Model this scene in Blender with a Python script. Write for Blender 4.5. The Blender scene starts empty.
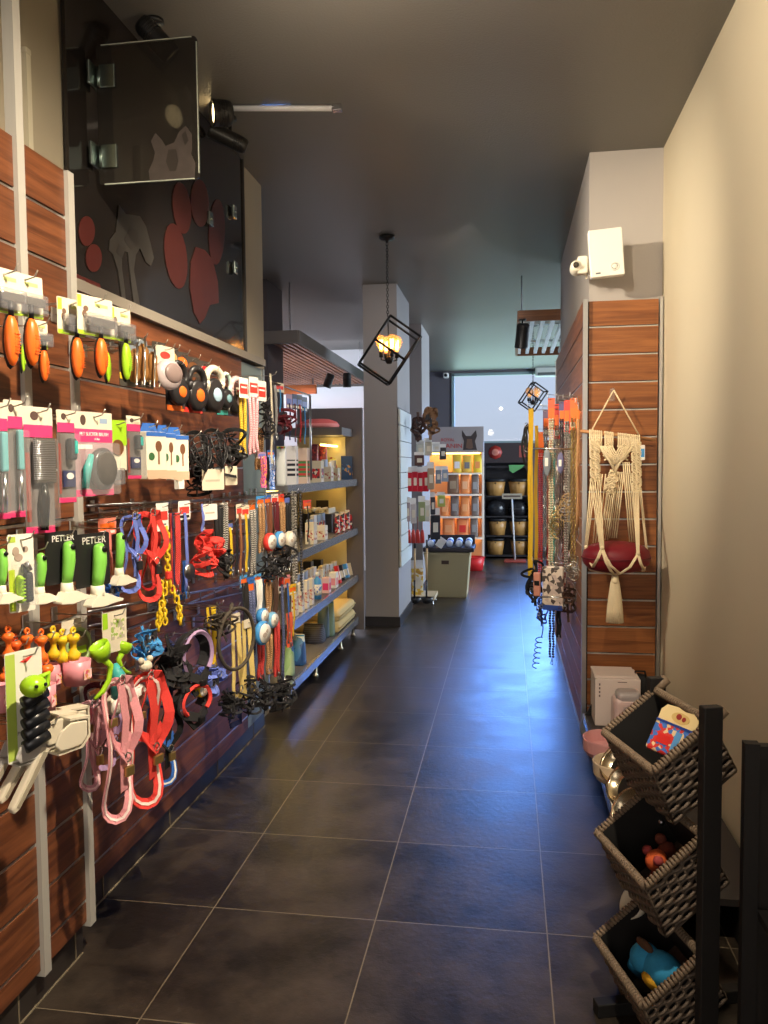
import bpy, bmesh, math, random
from mathutils import Vector, Matrix
random.seed(7)
sc = bpy.context.scene
COL = sc.collection
pi = math.pi
V = Vector

# ------------------------------------------------------------------ camera
H = 1.612
YAW, PIT, ROL, FOC = 0.154094629, 0.05663431, -0.00900524, 801.256
def cam_axes():
    f = V((-math.sin(YAW)*math.cos(PIT), math.cos(YAW)*math.cos(PIT), -math.sin(PIT)))
    r = V((math.cos(YAW), math.sin(YAW), 0)); u = r.cross(f)
    c, s = math.cos(ROL), math.sin(ROL)
    return c*r+s*u, -s*r+c*u, f
CR, CU, CF = cam_axes()
EYE = V((0, 0, H))
cd = bpy.data.cameras.new('camera'); cam = bpy.data.objects.new('camera', cd); COL.objects.link(cam)
m = Matrix((CR, CU, -CF)).transposed().to_4x4(); m.translation = EYE
cam.matrix_world = m
cd.sensor_fit = 'HORIZONTAL'; cd.sensor_width = 36; cd.lens = FOC/768*36; cd.clip_start = 0.05
sc.camera = cam
# survey helpers: where the sight line of an image point meets a real plane of the shop
def ray(x, y): return CF + CR*((x-384)/FOC) - CU*((y-512)/FOC)
def onX(x, y, c): d = ray(x, y); return EYE + d*(c/d.x)
def onY(x, y, c): d = ray(x, y); return EYE + d*(c/d.y)
def onZ(x, y, c): d = ray(x, y); return EYE + d*((c-H)/d.z)
def onP(x, y, p, n): d = ray(x, y); return EYE + d*((p-EYE).dot(n)/d.dot(n))

# ------------------------------------------------------------------ materials
def s2l(c): return c/12.92 if c <= .04045 else ((c+.055)/1.055)**2.4
def rgb(r, g, b): return (s2l(r/255), s2l(g/255), s2l(b/255), 1)
_M = {}
def mat(c, rough=.5, metal=0, alpha=1, emit=0, trans=0, noise=0, bump=0, scale=60, coat=0, ior=1.45, spec=.5):
    if isinstance(c, str): c = PAL[c]
    key = (c, rough, metal, alpha, emit, trans, noise, bump, scale, coat, ior, spec)
    if key in _M: return _M[key]
    m = bpy.data.materials.new('paint_%d' % len(_M)); m.use_nodes = True
    nt = m.node_tree; b = nt.nodes['Principled BSDF']
    C = rgb(*c)
    b.inputs['Base Color'].default_value = C
    b.inputs['Roughness'].default_value = rough; b.inputs['Metallic'].default_value = metal
    b.inputs['Alpha'].default_value = alpha; b.inputs['IOR'].default_value = ior
    b.inputs['Transmission Weight'].default_value = trans
    b.inputs['Coat Weight'].default_value = coat
    b.inputs['Specular IOR Level'].default_value = spec
    if emit:
        b.inputs['Emission Color'].default_value = C; b.inputs['Emission Strength'].default_value = emit
    if noise or bump:
        tc = nt.nodes.new('ShaderNodeTexCoord'); n = nt.nodes.new('ShaderNodeTexNoise')
        n.inputs['Scale'].default_value = scale; n.inputs['Detail'].default_value = 4
        nt.links.new(tc.outputs['Object'], n.inputs['Vector'])
        if noise:
            mx = nt.nodes.new('ShaderNodeMix'); mx.data_type = 'RGBA'
            mx.inputs[6].default_value = tuple(v*(1-noise) for v in C[:3])+(1,)
            mx.inputs[7].default_value = tuple(min(1, v*(1+noise)) for v in C[:3])+(1,)
            nt.links.new(n.outputs['Fac'], mx.inputs[0]); nt.links.new(mx.outputs[2], b.inputs['Base Color'])
        if bump:
            bp = nt.nodes.new('ShaderNodeBump'); bp.inputs['Strength'].default_value = bump; bp.inputs['Distance'].default_value = .01
            nt.links.new(n.outputs['Fac'], bp.inputs['Height']); nt.links.new(bp.outputs['Normal'], b.inputs['Normal'])
    _M[key] = m
    return m
PAL = dict(white=(236, 233, 226), cream=(224, 214, 192), black=(22, 22, 24), soft_black=(34, 33, 35), grey=(120, 120, 122), dark=(48, 46, 46),
    orange=(240, 112, 38), red=(205, 40, 42), coral=(226, 66, 58), pink=(226, 150, 160), hot=(222, 62, 118), rose=(196, 120, 128), lime=(160, 208, 40), green=(132, 208, 84),
    yellow=(228, 190, 40), blue=(52, 106, 190), sky=(72, 150, 214), peri=(108, 126, 206), navy=(34, 42, 84), teal=(70, 178, 172), tan=(190, 150, 96), brown=(110, 70, 42),
    beige=(214, 202, 180), lilac=(172, 142, 180), maroon=(96, 26, 38), gold=(196, 164, 84), straw=(222, 196, 120))
PLASTIC = dict(rough=.35)
def P(c, **k): return mat(c, **({'rough': .38} | k))
def F(c, **k): return mat(c, **({'rough': .85, 'noise': .18, 'scale': 180} | k))     # woven cloth
def METAL(c=(200, 200, 204), rough=.25): return mat(c, rough=rough, metal=1)
CLEAR = mat((225, 228, 230), rough=.08, alpha=.09, coat=1)
SMOKE = mat((150, 150, 155), rough=.12, alpha=.34, coat=.8)
GLASS = mat((225, 240, 236), rough=.05, alpha=.25, coat=1)

def nodes_mat(name):
    m = bpy.data.materials.new(name); m.use_nodes = True
    nt = m.node_tree; return m, nt, nt.nodes['Principled BSDF']
def N(nt, t, **kw):
    n = nt.nodes.new(t)
    for k, v in kw.items():
        if k.startswith('i_'):
            k = k[2:]; n.inputs[int(k) if k.isdigit() else k.replace('_', ' ')].default_value = v
        else: setattr(n, k, v)
    return n
def math_n(nt, op, a, b=None):
    n = nt.nodes.new('ShaderNodeMath'); n.operation = op
    for i, x in enumerate((a, b)):
        if x is None: continue
        if isinstance(x, (int, float)): n.inputs[i].default_value = x
        else: nt.links.new(x, n.inputs[i])
    return n.outputs[0]

def tile_floor():
    m, nt, b = nodes_mat('dark_stone_tile'); L = nt.links.new
    tc = N(nt, 'ShaderNodeTexCoord'); sx = N(nt, 'ShaderNodeSeparateXYZ'); L(tc.outputs['Object'], sx.inputs[0])
    def line(o, off):
        f = math_n(nt, 'FRACT', math_n(nt, 'DIVIDE', math_n(nt, 'SUBTRACT', o, off-6), .6))
        d = math_n(nt, 'ABSOLUTE', math_n(nt, 'SUBTRACT', f, .5))
        return math_n(nt, 'GREATER_THAN', d, .4965)
    g = math_n(nt, 'MAXIMUM', line(sx.outputs[0], -1.068), line(sx.outputs[1], 2.127))
    def cell(o, off): return math_n(nt, 'FLOOR', math_n(nt, 'DIVIDE', math_n(nt, 'SUBTRACT', o, off-6), .6))
    cx = N(nt, 'ShaderNodeCombineXYZ'); L(cell(sx.outputs[0], -1.068), cx.inputs[0]); L(cell(sx.outputs[1], 2.127), cx.inputs[1])
    wn = N(nt, 'ShaderNodeTexWhiteNoise'); L(cx.outputs[0], wn.inputs['Vector'])
    off = N(nt, 'ShaderNodeVectorMath', operation='MULTIPLY_ADD'); L(wn.outputs['Color'], off.inputs[0]); off.inputs[1].default_value = (5, 5, 5); L(tc.outputs['Object'], off.inputs[2])
    n1 = N(nt, 'ShaderNodeTexNoise', i_Scale=3.2, i_Detail=9, i_Roughness=.66); L(off.outputs[0], n1.inputs['Vector'])
    n2 = N(nt, 'ShaderNodeTexNoise', i_Scale=38, i_Detail=5, i_Roughness=.7); L(off.outputs[0], n2.inputs['Vector'])
    cr = N(nt, 'ShaderNodeValToRGB'); e = cr.color_ramp.elements
    e[0].position = .40; e[0].color = rgb(30, 25, 21); e[1].position = .64; e[1].color = rgb(66, 56, 46)
    L(n1.outputs['Fac'], cr.inputs[0])
    mx = N(nt, 'ShaderNodeMix', data_type='RGBA'); L(g, mx.inputs[0]); L(cr.outputs[0], mx.inputs[6]); mx.inputs[7].default_value = rgb(120, 108, 88)
    L(mx.outputs[2], b.inputs['Base Color'])
    r1 = N(nt, 'ShaderNodeMapRange', i_3=.3, i_4=.43); r1.inputs[1].default_value = .3; r1.inputs[2].default_value = .75
    L(n1.outputs['Fac'], r1.inputs[0]); L(r1.outputs[0], b.inputs['Roughness'])
    h = math_n(nt, 'ADD', math_n(nt, 'MULTIPLY', n2.outputs['Fac'], .8), math_n(nt, 'MULTIPLY', n1.outputs['Fac'], 1.0))
    h = math_n(nt, 'SUBTRACT', h, math_n(nt, 'MULTIPLY', g, .6))
    bp = N(nt, 'ShaderNodeBump', i_Strength=.26, i_Distance=.006); L(h, bp.inputs['Height']); L(bp.outputs[0], b.inputs['Normal'])
    b.inputs['IOR'].default_value = 1.55; b.inputs['Specular Tint'].default_value = (.86, .94, 1, 1)
    return m
def wood(name, axis, dark, light, rough=.42):
    """laminate with grain stretched along one axis"""
    m, nt, b = nodes_mat(name); L = nt.links.new
    tc = N(nt, 'ShaderNodeTexCoord'); mp = N(nt, 'ShaderNodeMapping')
    s = [9, 9, 9]; s[axis] = 1.1; s[2] = 22 if axis != 2 else 1.1
    mp.inputs['Scale'].default_value = s; L(tc.outputs['Object'], mp.inputs[0])
    n = N(nt, 'ShaderNodeTexNoise', i_Scale=1.0, i_Detail=7, i_Roughness=.6, i_Distortion=1.6); L(mp.outputs[0], n.inputs['Vector'])
    n2 = N(nt, 'ShaderNodeTexNoise', i_Scale=7.0, i_Detail=3); L(mp.outputs[0], n2.inputs['Vector'])
    f = math_n(nt, 'ADD', math_n(nt, 'MULTIPLY', n.outputs['Fac'], .8), math_n(nt, 'MULTIPLY', n2.outputs['Fac'], .2))
    cr = N(nt, 'ShaderNodeValToRGB'); e = cr.color_ramp.elements
    e[0].position = .36; e[0].color = rgb(*dark); e[1].position = .64; e[1].color = rgb(*light)
    L(f, cr.inputs[0]); L(cr.outputs[0], b.inputs['Base Color']); b.inputs['Roughness'].default_value = rough
    return m
def plaster(name, c, rough=.8, bump=.12, spec=.5, amt=.06):
    m, nt, b = nodes_mat(name); L = nt.links.new
    tc = N(nt, 'ShaderNodeTexCoord'); n = N(nt, 'ShaderNodeTexNoise', i_Scale=90, i_Detail=6); L(tc.outputs['Object'], n.inputs['Vector'])
    n2 = N(nt, 'ShaderNodeTexNoise', i_Scale=1.4, i_Detail=4); L(tc.outputs['Object'], n2.inputs['Vector'])
    C = rgb(*c); mx = N(nt, 'ShaderNodeMix', data_type='RGBA'); L(n2.outputs['Fac'], mx.inputs[0])
    mx.inputs[6].default_value = tuple(v*(1-amt) for v in C[:3])+(1,); mx.inputs[7].default_value = tuple(min(1, v*(1+amt)) for v in C[:3])+(1,)
    L(mx.outputs[2], b.inputs['Base Color']); b.inputs['Roughness'].default_value = rough; b.inputs['Specular IOR Level'].default_value = spec
    bp = N(nt, 'ShaderNodeBump', i_Strength=bump, i_Distance=.004); L(n.outputs['Fac'], bp.inputs['Height']); L(bp.outputs[0], b.inputs['Normal'])
    return m
def wave_mat(c1, c2, scale, axis='Z', rough=.7, bump=.0, kind='BANDS', dist=0):
    m, nt, b = nodes_mat('striped'); L = nt.links.new
    tc = N(nt, 'ShaderNodeTexCoord'); w = N(nt, 'ShaderNodeTexWave', wave_type=kind, bands_direction=axis, i_Scale=scale, i_Distortion=dist)
    L(tc.outputs['Object'], w.inputs['Vector']); cr = N(nt, 'ShaderNodeValToRGB'); e = cr.color_ramp.elements
    e[0].position = .4; e[0].color = rgb(*c1); e[1].position = .6; e[1].color = rgb(*c2)
    L(w.outputs['Fac'], cr.inputs[0]); L(cr.outputs[0], b.inputs['Base Color']); b.inputs['Roughness'].default_value = rough
    return m
def print_mat(c1, c2, c3, scale=40, rough=.45):
    """small printed blotches, like the artwork on packaging"""
    m, nt, b = nodes_mat('printed_pack'); L = nt.links.new
    tc = N(nt, 'ShaderNodeTexCoord'); v = N(nt, 'ShaderNodeTexVoronoi', i_Scale=scale); L(tc.outputs['Object'], v.inputs['Vector'])
    sp = N(nt, 'ShaderNodeSeparateColor'); L(v.outputs['Color'], sp.inputs[0])
    cr = N(nt, 'ShaderNodeValToRGB'); cr.color_ramp.interpolation = 'CONSTANT'; e = cr.color_ramp.elements
    e[0].position = 0; e[0].color = rgb(*c1); e[1].position = .5; e[1].color = rgb(*c2); x = e.new(.78); x.color = rgb(*c3)
    L(sp.outputs[0], cr.inputs[0]); L(cr.outputs[0], b.inputs['Base Color']); b.inputs['Roughness'].default_value = rough
    return m

# ------------------------------------------------------------------ mesh building
class MB:
    def __init__(s): s.v = []; s.f = []; s.mi = []; s.sm = []; s.cur = 0
    def add(s, vs, fs, smooth=False):
        o = len(s.v); s.v += [tuple(v) for v in vs]
        for f in fs: s.f.append([i+o for i in f]); s.mi.append(s.cur); s.sm.append(smooth)
        return s
    def m(s, i): s.cur = i; return s
    def box(s, c, d, M=None):
        x, y, z = d[0]/2, d[1]/2, d[2]/2; c = V(c)
        vs = [V((a*x, b*y, e*z)) for e in (-1, 1) for b in (-1, 1) for a in (-1, 1)]
        vs = [c+(M@v if M else v) for v in vs]
        return s.add(vs, [(0, 2, 3, 1), (4, 5, 7, 6), (0, 1, 5, 4), (2, 6, 7, 3), (0, 4, 6, 2), (1, 3, 7, 5)])
    def rbox(s, c, d, r=.004, M=None, n=2):
        """box with rounded edges (all around)"""
        r = min(r, *(x*.49 for x in d)); bm = bmesh.new(); bmesh.ops.create_cube(bm, size=1)
        for v in bm.verts: v.co = V((v.co.x*d[0], v.co.y*d[1], v.co.z*d[2]))
        bmesh.ops.bevel(bm, geom=bm.edges[:], offset=r, segments=n, profile=.5, affect='EDGES')
        bm.verts.index_update(); c = V(c)
        s.add([c+(M@v.co if M else v.co) for v in bm.verts], [[v.index for v in f.verts] for f in bm.faces], False); bm.free(); return s
    def tube(s, pts, r, n=8, closed=False, cap=True, flat=1.0, up=None):
        pts = [V(p) for p in pts]; k = len(pts); rs = r if isinstance(r, (list, tuple)) else [r]*k
        T = []
        for i in range(k):
            a = pts[i-1] if (i or closed) else pts[0]; b = pts[(i+1) % k] if (i < k-1 or closed) else pts[-1]
            t = (b-a); T.append(t.normalized() if t.length > 1e-9 else V((0, 0, 1)))
        nrm = V(up) if up else (V((0, 0, 1)) if abs(T[0].z) < .9 else V((1, 0, 0)))
        vs = []
        for i in range(k):
            if up: nrm = V(up)
            nrm = nrm - T[i]*nrm.dot(T[i])
            if nrm.length < 1e-6: nrm = T[i].orthogonal()
            nrm.normalize(); bn = T[i].cross(nrm)
            for j in range(n):
                a = 2*pi*j/n; vs.append(pts[i]+nrm*(math.cos(a)*rs[i]*flat)+bn*(math.sin(a)*rs[i]))
        fs = []
        for i in range(k if closed else k-1):
            for j in range(n):
                a, b = i*n+j, i*n+(j+1) % n; c, d = ((i+1) % k)*n+(j+1) % n, ((i+1) % k)*n+j
                fs.append((a, b, c, d))
        if cap and not closed: fs += [tuple(range(n-1, -1, -1)), tuple(range((k-1)*n, k*n))]
        return s.add(vs, fs, True)
    def cyl(s, a, b, r0, r1=None, n=16):
        return s.tube([a, b], [r0, r0 if r1 is None else r1], n)
    def ribbon(s, pts, w, t=.002, side=(0, 1, 0), closed=False):
        """flat strap: width along `side`, thickness across"""
        pts = [V(p) for p in pts]; k = len(pts); sd = V(side).normalized(); vs = []
        for i in range(k):
            a = pts[i-1] if (i or closed) else pts[0]; b = pts[(i+1) % k] if (i < k-1 or closed) else pts[-1]
            tn = (b-a).normalized(); s2 = sd - tn*sd.dot(tn)
            s2 = s2.normalized() if s2.length > 1e-4 else tn.orthogonal().normalized()
            n = tn.cross(s2)
            for (q, e) in ((-1, -1), (1, -1), (1, 1), (-1, 1)): vs.append(pts[i]+s2*(q*w/2)+n*(e*t/2))
        fs = []
        for i in range(k if closed else k-1):
            for j in range(4):
                fs.append((i*4+j, i*4+(j+1) % 4, ((i+1) % k)*4+(j+1) % 4, ((i+1) % k)*4+j))
        if not closed: fs += [(3, 2, 1, 0), ((k-1)*4, (k-1)*4+1, (k-1)*4+2, (k-1)*4+3)]
        return s.add(vs, fs, False)
    def lathe(s, prof, c=(0, 0, 0), n=20, M=None, sx=1, sy=1, smooth=True):
        c = V(c); vs = []
        for (r, z) in prof:
            for j in range(n):
                a = 2*pi*j/n; p = V((r*math.cos(a)*sx, r*math.sin(a)*sy, z)); vs.append(c+(M@p if M else p))
        fs = []
        for i in range(len(prof)-1):
            for j in range(n): fs.append((i*n+j, i*n+(j+1) % n, (i+1)*n+(j+1) % n, (i+1)*n+j))
        if prof[0][0] > 1e-5: fs.append(tuple(range(n-1, -1, -1)))
        if prof[-1][0] > 1e-5: fs.append(tuple(range((len(prof)-1)*n, len(prof)*n)))
        return s.add(vs, fs, smooth)
    def ball(s, c, r, n=14, M=None):
        rx, ry, rz = (r, r, r) if isinstance(r, (int, float)) else r
        k = max(5, n//2)
        prof = [(max(1e-4, math.sin(pi*i/k)), -math.cos(pi*i/k)) for i in range(k+1)]
        c = V(c); vs = []
        for (q, z) in prof:
            for j in range(n):
                a = 2*pi*j/n; p = V((q*math.cos(a)*rx, q*math.sin(a)*ry, z*rz)); vs.append(c+(M@p if M else p))
        fs = [(i*n+j, i*n+(j+1) % n, (i+1)*n+(j+1) % n, (i+1)*n+j) for i in range(k) for j in range(n)]
        return s.add(vs, fs, True)
    def prism(s, poly, y0, y1):
        """outline in local x,z given depth from y0 (front) to y1"""
        k = len(poly); vs = [(x, y0, z) for x, z in poly]+[(x, y1, z) for x, z in poly]
        ar = sum(poly[i][0]*poly[(i+1) % k][1]-poly[(i+1) % k][0]*poly[i][1] for i in range(k))
        fr, bk = list(range(k)), list(range(2*k-1, k-1, -1))
        sd = [(i, i+k, (i+1) % k+k, (i+1) % k) for i in range(k)]
        if ar < 0: fr.reverse(); bk.reverse(); sd = [tuple(reversed(q)) for q in sd]
        return s.add(vs, [fr, bk]+sd)
    def slab(s, pts, off):
        """polygon of world points thickened by vector off"""
        k = len(pts); off = V(off); vs = [V(p) for p in pts]+[V(p)+off for p in pts]
        return s.add(vs, [list(range(k)), list(range(2*k-1, k-1, -1))]+[(i, i+k, (i+1) % k+k, (i+1) % k) for i in range(k)])
    def torus(s, c, R, r, M=None, n=16, k=6, sx=1, sz=1):
        pts = [V((R*math.cos(2*pi*i/n)*sx, 0, R*math.sin(2*pi*i/n)*sz)) for i in range(n)]
        c = V(c); return s.tube([c+(M@p if M else p) for p in pts], r, k, closed=True)
    def build(s, name, mats, parent=None, bevel=0):
        me = bpy.data.meshes.new(name); me.from_pydata(s.v, [], s.f); me.update()
        if not isinstance(mats, (list, tuple)): mats = [mats]
        for q in mats: me.materials.append(q)
        me.polygons.foreach_set('material_index', [min(i, len(mats)-1) for i in s.mi])
        me.polygons.foreach_set('use_smooth', s.sm)
        bm = bmesh.new(); bm.from_mesh(me); bmesh.ops.recalc_face_normals(bm, faces=bm.faces[:]); bm.to_mesh(me); bm.free()
        o = bpy.data.objects.new(name, me); COL.objects.link(o)
        if parent: o.parent = parent
        if bevel:
            bv = o.modifiers.new('bevel', 'BEVEL'); bv.width = bevel; bv.segments = 2; bv.limit_method = 'ANGLE'
        return o
def tag(o, label, cat, group=None, kind=None):
    o['label'] = label; o['category'] = cat
    if group: o['group'] = group
    if kind: o['kind'] = kind
    return o
def thing(name, label, cat, loc=(0, 0, 0), rz=0, group=None):
    o = bpy.data.objects.new(name, None); COL.objects.link(o); o.empty_display_size = .05
    o.location = loc; o.rotation_euler = (0, 0, rz); return tag(o, label, cat, group)
def struct(name, mb, m):
    o = mb.build(name, m); o['kind'] = 'structure'; return o
def text(s, size, m, parent, loc, rot=(pi/2, 0, 0), name='lettering', align='CENTER', ext=.0006, sx=1):
    cu = bpy.data.curves.new(name, 'FONT'); cu.body = s; cu.size = size; cu.align_x = align; cu.align_y = 'CENTER'; cu.extrude = ext
    cu.materials.append(m); tmp = bpy.data.objects.new(name, cu); me = bpy.data.meshes.new_from_object(tmp); bpy.data.objects.remove(tmp); me.name = name
    R = Matrix.Rotation(rot[0], 4, 'X') if rot[1] == rot[2] == 0 else Matrix.Identity(4); me.transform(R @ Matrix.Diagonal((sx, 1, 1, 1)))
    o = bpy.data.objects.new(name, me); COL.objects.link(o); o.parent = parent; o.location = loc
    return o
def arc(cx, cz, rx, rz, a0, a1, n, y=0): return [(cx+rx*math.cos(a0+(a1-a0)*i/n), y, cz+rz*math.sin(a0+(a1-a0)*i/n)) for i in range(n+1)]
def rrect(w, h, r, n=4, cx=0, cz=0):
    out = []
    for (sx, sz, a) in ((1, 1, 0), (-1, 1, pi/2), (-1, -1, pi), (1, -1, 3*pi/2)):
        for i in range(n+1):
            t = a+pi/2*i/n; out.append((cx+sx*(w/2-r)+r*math.cos(t), cz+sz*(h/2-r)+r*math.sin(t)))
    return out
def oval(cx, cz, rx, rz, n=20): return [(cx+rx*math.cos(2*pi*i/n), cz+rz*math.sin(2*pi*i/n)) for i in range(n)]
# ================================================================== the setting
def clear_pane():
    m = bpy.data.materials.new('clear_pane'); m.use_nodes = True; nt = m.node_tree; nt.nodes.remove(nt.nodes['Principled BSDF'])
    tr = nt.nodes.new('ShaderNodeBsdfTransparent'); gl = nt.nodes.new('ShaderNodeBsdfGlossy'); gl.inputs['Roughness'].default_value = .02; mx = nt.nodes.new('ShaderNodeMixShader'); mx.inputs[0].default_value = .012
    nt.links.new(tr.outputs[0], mx.inputs[1]); nt.links.new(gl.outputs[0], mx.inputs[2]); nt.links.new(mx.outputs[0], nt.nodes['Material Output'].inputs[0]); return m
CEIL = 3.41
M_FLOOR = tile_floor()
M_CEIL = plaster('dark_ceiling_paint', (112, 108, 102), .45, .4, .6)
M_BEIGE = plaster('beige_wall_paint', (206, 194, 168), .75, .15)
M_GREY = plaster('grey_wall_paint', (176, 170, 166), .75, .15)
M_DARKWALL = plaster('dark_grey_wall_paint', (92, 86, 90), .75, .15)
M_PILLAR = plaster('pillar_paint', (150, 146, 146), .7, .15)
M_PALE = plaster('pale_wall_paint', (226, 224, 228), .7, .1)
M_WOODL = wood('walnut_laminate', 1, (78, 41, 23), (132, 78, 46))
M_WOODR = wood('cherry_laminate', 0, (112, 62, 28), (158, 98, 52))
M_WOODS = wood('cherry_laminate_side', 1, (112, 62, 28), (158, 98, 52))
ALU = METAL((206, 206, 206), .32)
CHROME = METAL((225, 225, 228), .16)
STEEL = METAL((170, 170, 175), .3)
BLACKM = mat((24, 24, 26), rough=.5)
GREYM = mat((96, 93, 96), rough=.45)
WIRE = METAL((190, 186, 178), .28)

def bx(x0, x1, y0, y1, z0, z1): return MB().box(((x0+x1)/2, (y0+y1)/2, (z0+z1)/2), (x1-x0, y1-y0, z1-z0))
struct('floor', bx(-6, 4, -2, 16, -.1, 0), M_FLOOR)
struct('ceiling', bx(-6, 4, -2, 16, CEIL, CEIL+.1), M_CEIL)
struct('wall_right', bx(.875, 1.0, -2, 4.86, 0, CEIL), M_BEIGE)
struct('wall_left', bx(-1.8, -1.56, -2, 5.05, 0, CEIL), plaster('old_beige_paint', (158, 148, 128), .75, .15))
struct('wall_front', bx(-1.56, .875, -2.1, -2, 0, CEIL), M_GREY)
struct('wall_block', bx(.465, .875, 4.86, 7.45, 0, CEIL).box((.9375, 6.155, CEIL/2), (.125, 2.59, CEIL)), M_GREY)
struct('wall_far_left', bx(-6.1, -6, -2, 16, 0, CEIL), M_PALE)
struct('wall_far_right', bx(4, 4.1, 4.86, 16, 0, CEIL), M_PALE)
struct('wall_side_right', bx(1.0, 4, 7.3, 7.45, 0, CEIL), M_PALE)
struct('wall_side_left', bx(-6, -1.8, 4.9, 5.05, 0, CEIL), M_PALE)
# back wall round the big shop window
WX0, WX1, WZ0, WZ1, YB = -1.06, 1.9, 2.03, 3.36, 15.4
bw = bx(WX1, 4, YB, YB+.2, 0, CEIL).box(((WX0+WX1)/2, YB+.1, WZ0/2), (WX1-WX0, .2, WZ0)).box(((WX0+WX1)/2, YB+.1, (WZ1+CEIL)/2), (WX1-WX0, .2, CEIL-WZ1))
bw.box((-3.53, YB+.1, CEIL/2), (4.94, .2, CEIL))
struct('wall_back', bw, M_DARKWALL)
w1 = MB()
for z in (WZ0+.02, WZ1-.02): w1.box(((WX0+WX1)/2, YB+.02, z), (WX1-WX0, .1, .05))
for x in (WX0+.02, WX1-.02): w1.box((x, YB+.02, (WZ0+WZ1)/2), (.05, .1, WZ1-WZ0))
o = struct('window_1', w1, mat((130, 150, 150), rough=.5))
wp = bx(WX0+.03, WX1-.03, YB+.06, YB+.07, WZ0+.03, WZ1-.03).build('window_pane', clear_pane()); wp['kind'] = 'structure'; wp.parent = o
# partition far behind the shelving, bright wall of the next room
struct('wall_next_room', bx(-6, -1.75, 12.2, 12.3, 0, CEIL), M_PALE)
# pillars
def skirt(x0, x1, y0, y1, h=.1): return bx(x0-.012, x1+.012, y0-.012, y1+.012, 0, h)
for nm, a in (('pillar_near_shelves', (-1.425, -1.085, 7.92, 8.92)), ('pillar_far', (-1.32, -1.085, 10.2, 11.2)), ('pillar_behind_shelves', (-2.75, -2.28, 7.5, 8.03))):
    o = struct(nm, bx(*a, 0, CEIL), M_PILLAR if nm != 'pillar_behind_shelves' else M_DARKWALL)
    p = skirt(*a).build('pillar_skirting', mat((44, 42, 46), rough=.4)); p.parent = o; p['kind'] = 'structure'
# skirting tiles along the left wall
struct('baseboard_left', bx(-1.44, -1.405, -2, 2.405, 0, .118).box((-1.5325, 3.55, .055), (.055, 2.4, .11)), mat((52, 46, 42), rough=.35, noise=.3, scale=12))
struct('baseboard_right', bx(.43, .465, 4.9, 7.45, 0, .06), ALU)
gl = MB().box((-1.404, .2, .002), (.006, 4.4, .004)).box((-1.503, 3.55, .002), (.006, 2.4, .004))
for y in (1.45, 2.05, 2.36): gl.box((-1.4045, y, .058), (.003, .005, .114))
for y in (2.73, 3.33, 3.93, 4.53): gl.box((-1.5045, y, .054), (.003, .005, .106))
struct('trim_2', gl, mat((128, 116, 94), rough=.8))
struct('trim_1', bx(-1.56, -1.455, 2.5, 4.74, 2.225, 2.265), mat((136, 128, 117), rough=.5))

# ------------------------------------------------------------------ slatwalls
PITCH = .1583
def slats(mb, z0, z1, ax, fix0, fix1, a, b, face, grooves):
    """boards between groove heights; fix = wall side/face planes"""
    zs = [z0]+sorted(g for g in grooves if z0+.02 < g < z1-.02)+[z1]
    for i in range(len(zs)-1):
        lo, hi = zs[i]+(.006 if i else 0), zs[i+1]-(.006 if i < len(zs)-2 else 0)
        if ax == 'x': mb.box(((fix0+fix1)/2, (a+b)/2, (lo+hi)/2), (abs(fix1-fix0), b-a, hi-lo))
        else: mb.box(((a+b)/2, (fix0+fix1)/2, (lo+hi)/2), (b-a, abs(fix1-fix0), hi-lo))
    return zs
GR = [2.404-PITCH*i for i in range(-1, 16)]
def groove_mesh(ax, f0, f1, a, b, zs):
    mb = MB()
    for z in zs[1:-1]:
        if ax == 'x': mb.box(((f0+f1)/2, (a+b)/2, z-.002), (abs(f1-f0), b-a, .008))
        else: mb.box(((a+b)/2, (f0+f1)/2, z-.002), (b-a, abs(f1-f0), .008))
    return mb
def slatwall(name, label, ax, wall, face, a, b, z0, z1, wd, loc):
    t = thing(name, label, 'slatwall', loc); inv = -V(loc)
    mb = MB(); s = 1 if face > wall else -1; back = wall+s*.004
    mid = wall+(face-wall)*.45
    zs = slats(mb, z0, z1, ax, mid, face, a, b, face, GR)
    def fin(mb, nm, m):
        mb.v = [tuple(V(v)+inv) for v in mb.v]; return mb.build(nm, m, t)
    fin(mb, 'slat_board', wd)
    bk = MB()
    if ax == 'x': bk.box(((back+mid)/2, (a+b)/2, (z0+z1)/2), (abs(mid-back), b-a, z1-z0))
    else: bk.box(((a+b)/2, (back+mid)/2, (z0+z1)/2), (b-a, abs(mid-back), z1-z0))
    fin(bk, 'backing', mat((20, 17, 16), rough=.8))
    fin(groove_mesh(ax, mid+s*.001, face-s*.003, a, b, zs), 'groove_insert', ALU)
    return t, fin
# near panel with its two uprights
t, fin = slatwall('slatwall_panel', 'near walnut slatwall panel with grooves and two pale metal uprights, under the brushes and combs', 'x', -1.44, -1.38, -1.2, 2.40, .118, 2.55, M_WOODL, (-1.38, .6, .118))
for y0, y1, z1 in ((2.125, 2.16, 3.40), (2.39, 2.425, 2.55)):
    fin(bx(-1.4, -1.366, y0, y1, .1, z1), 'upright', mat((178, 174, 166), rough=.4))
fin(bx(-1.44, -1.385, 2.402, 2.408, .118, 2.55), 'end_cap', ALU)
fin(bx(-1.56, -1.44, -1.2, 2.40, .118, 2.5), 'carcass', mat((60, 50, 44), rough=.7))
t, fin = slatwall('slatwall_panel', 'long lower walnut slatwall panel under the dark glass poster, crowded with harnesses', 'x', -1.56, -1.48, 2.43, 4.36, .11, 2.222, M_WOODL, (-1.48, 3.4, .11))
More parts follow.
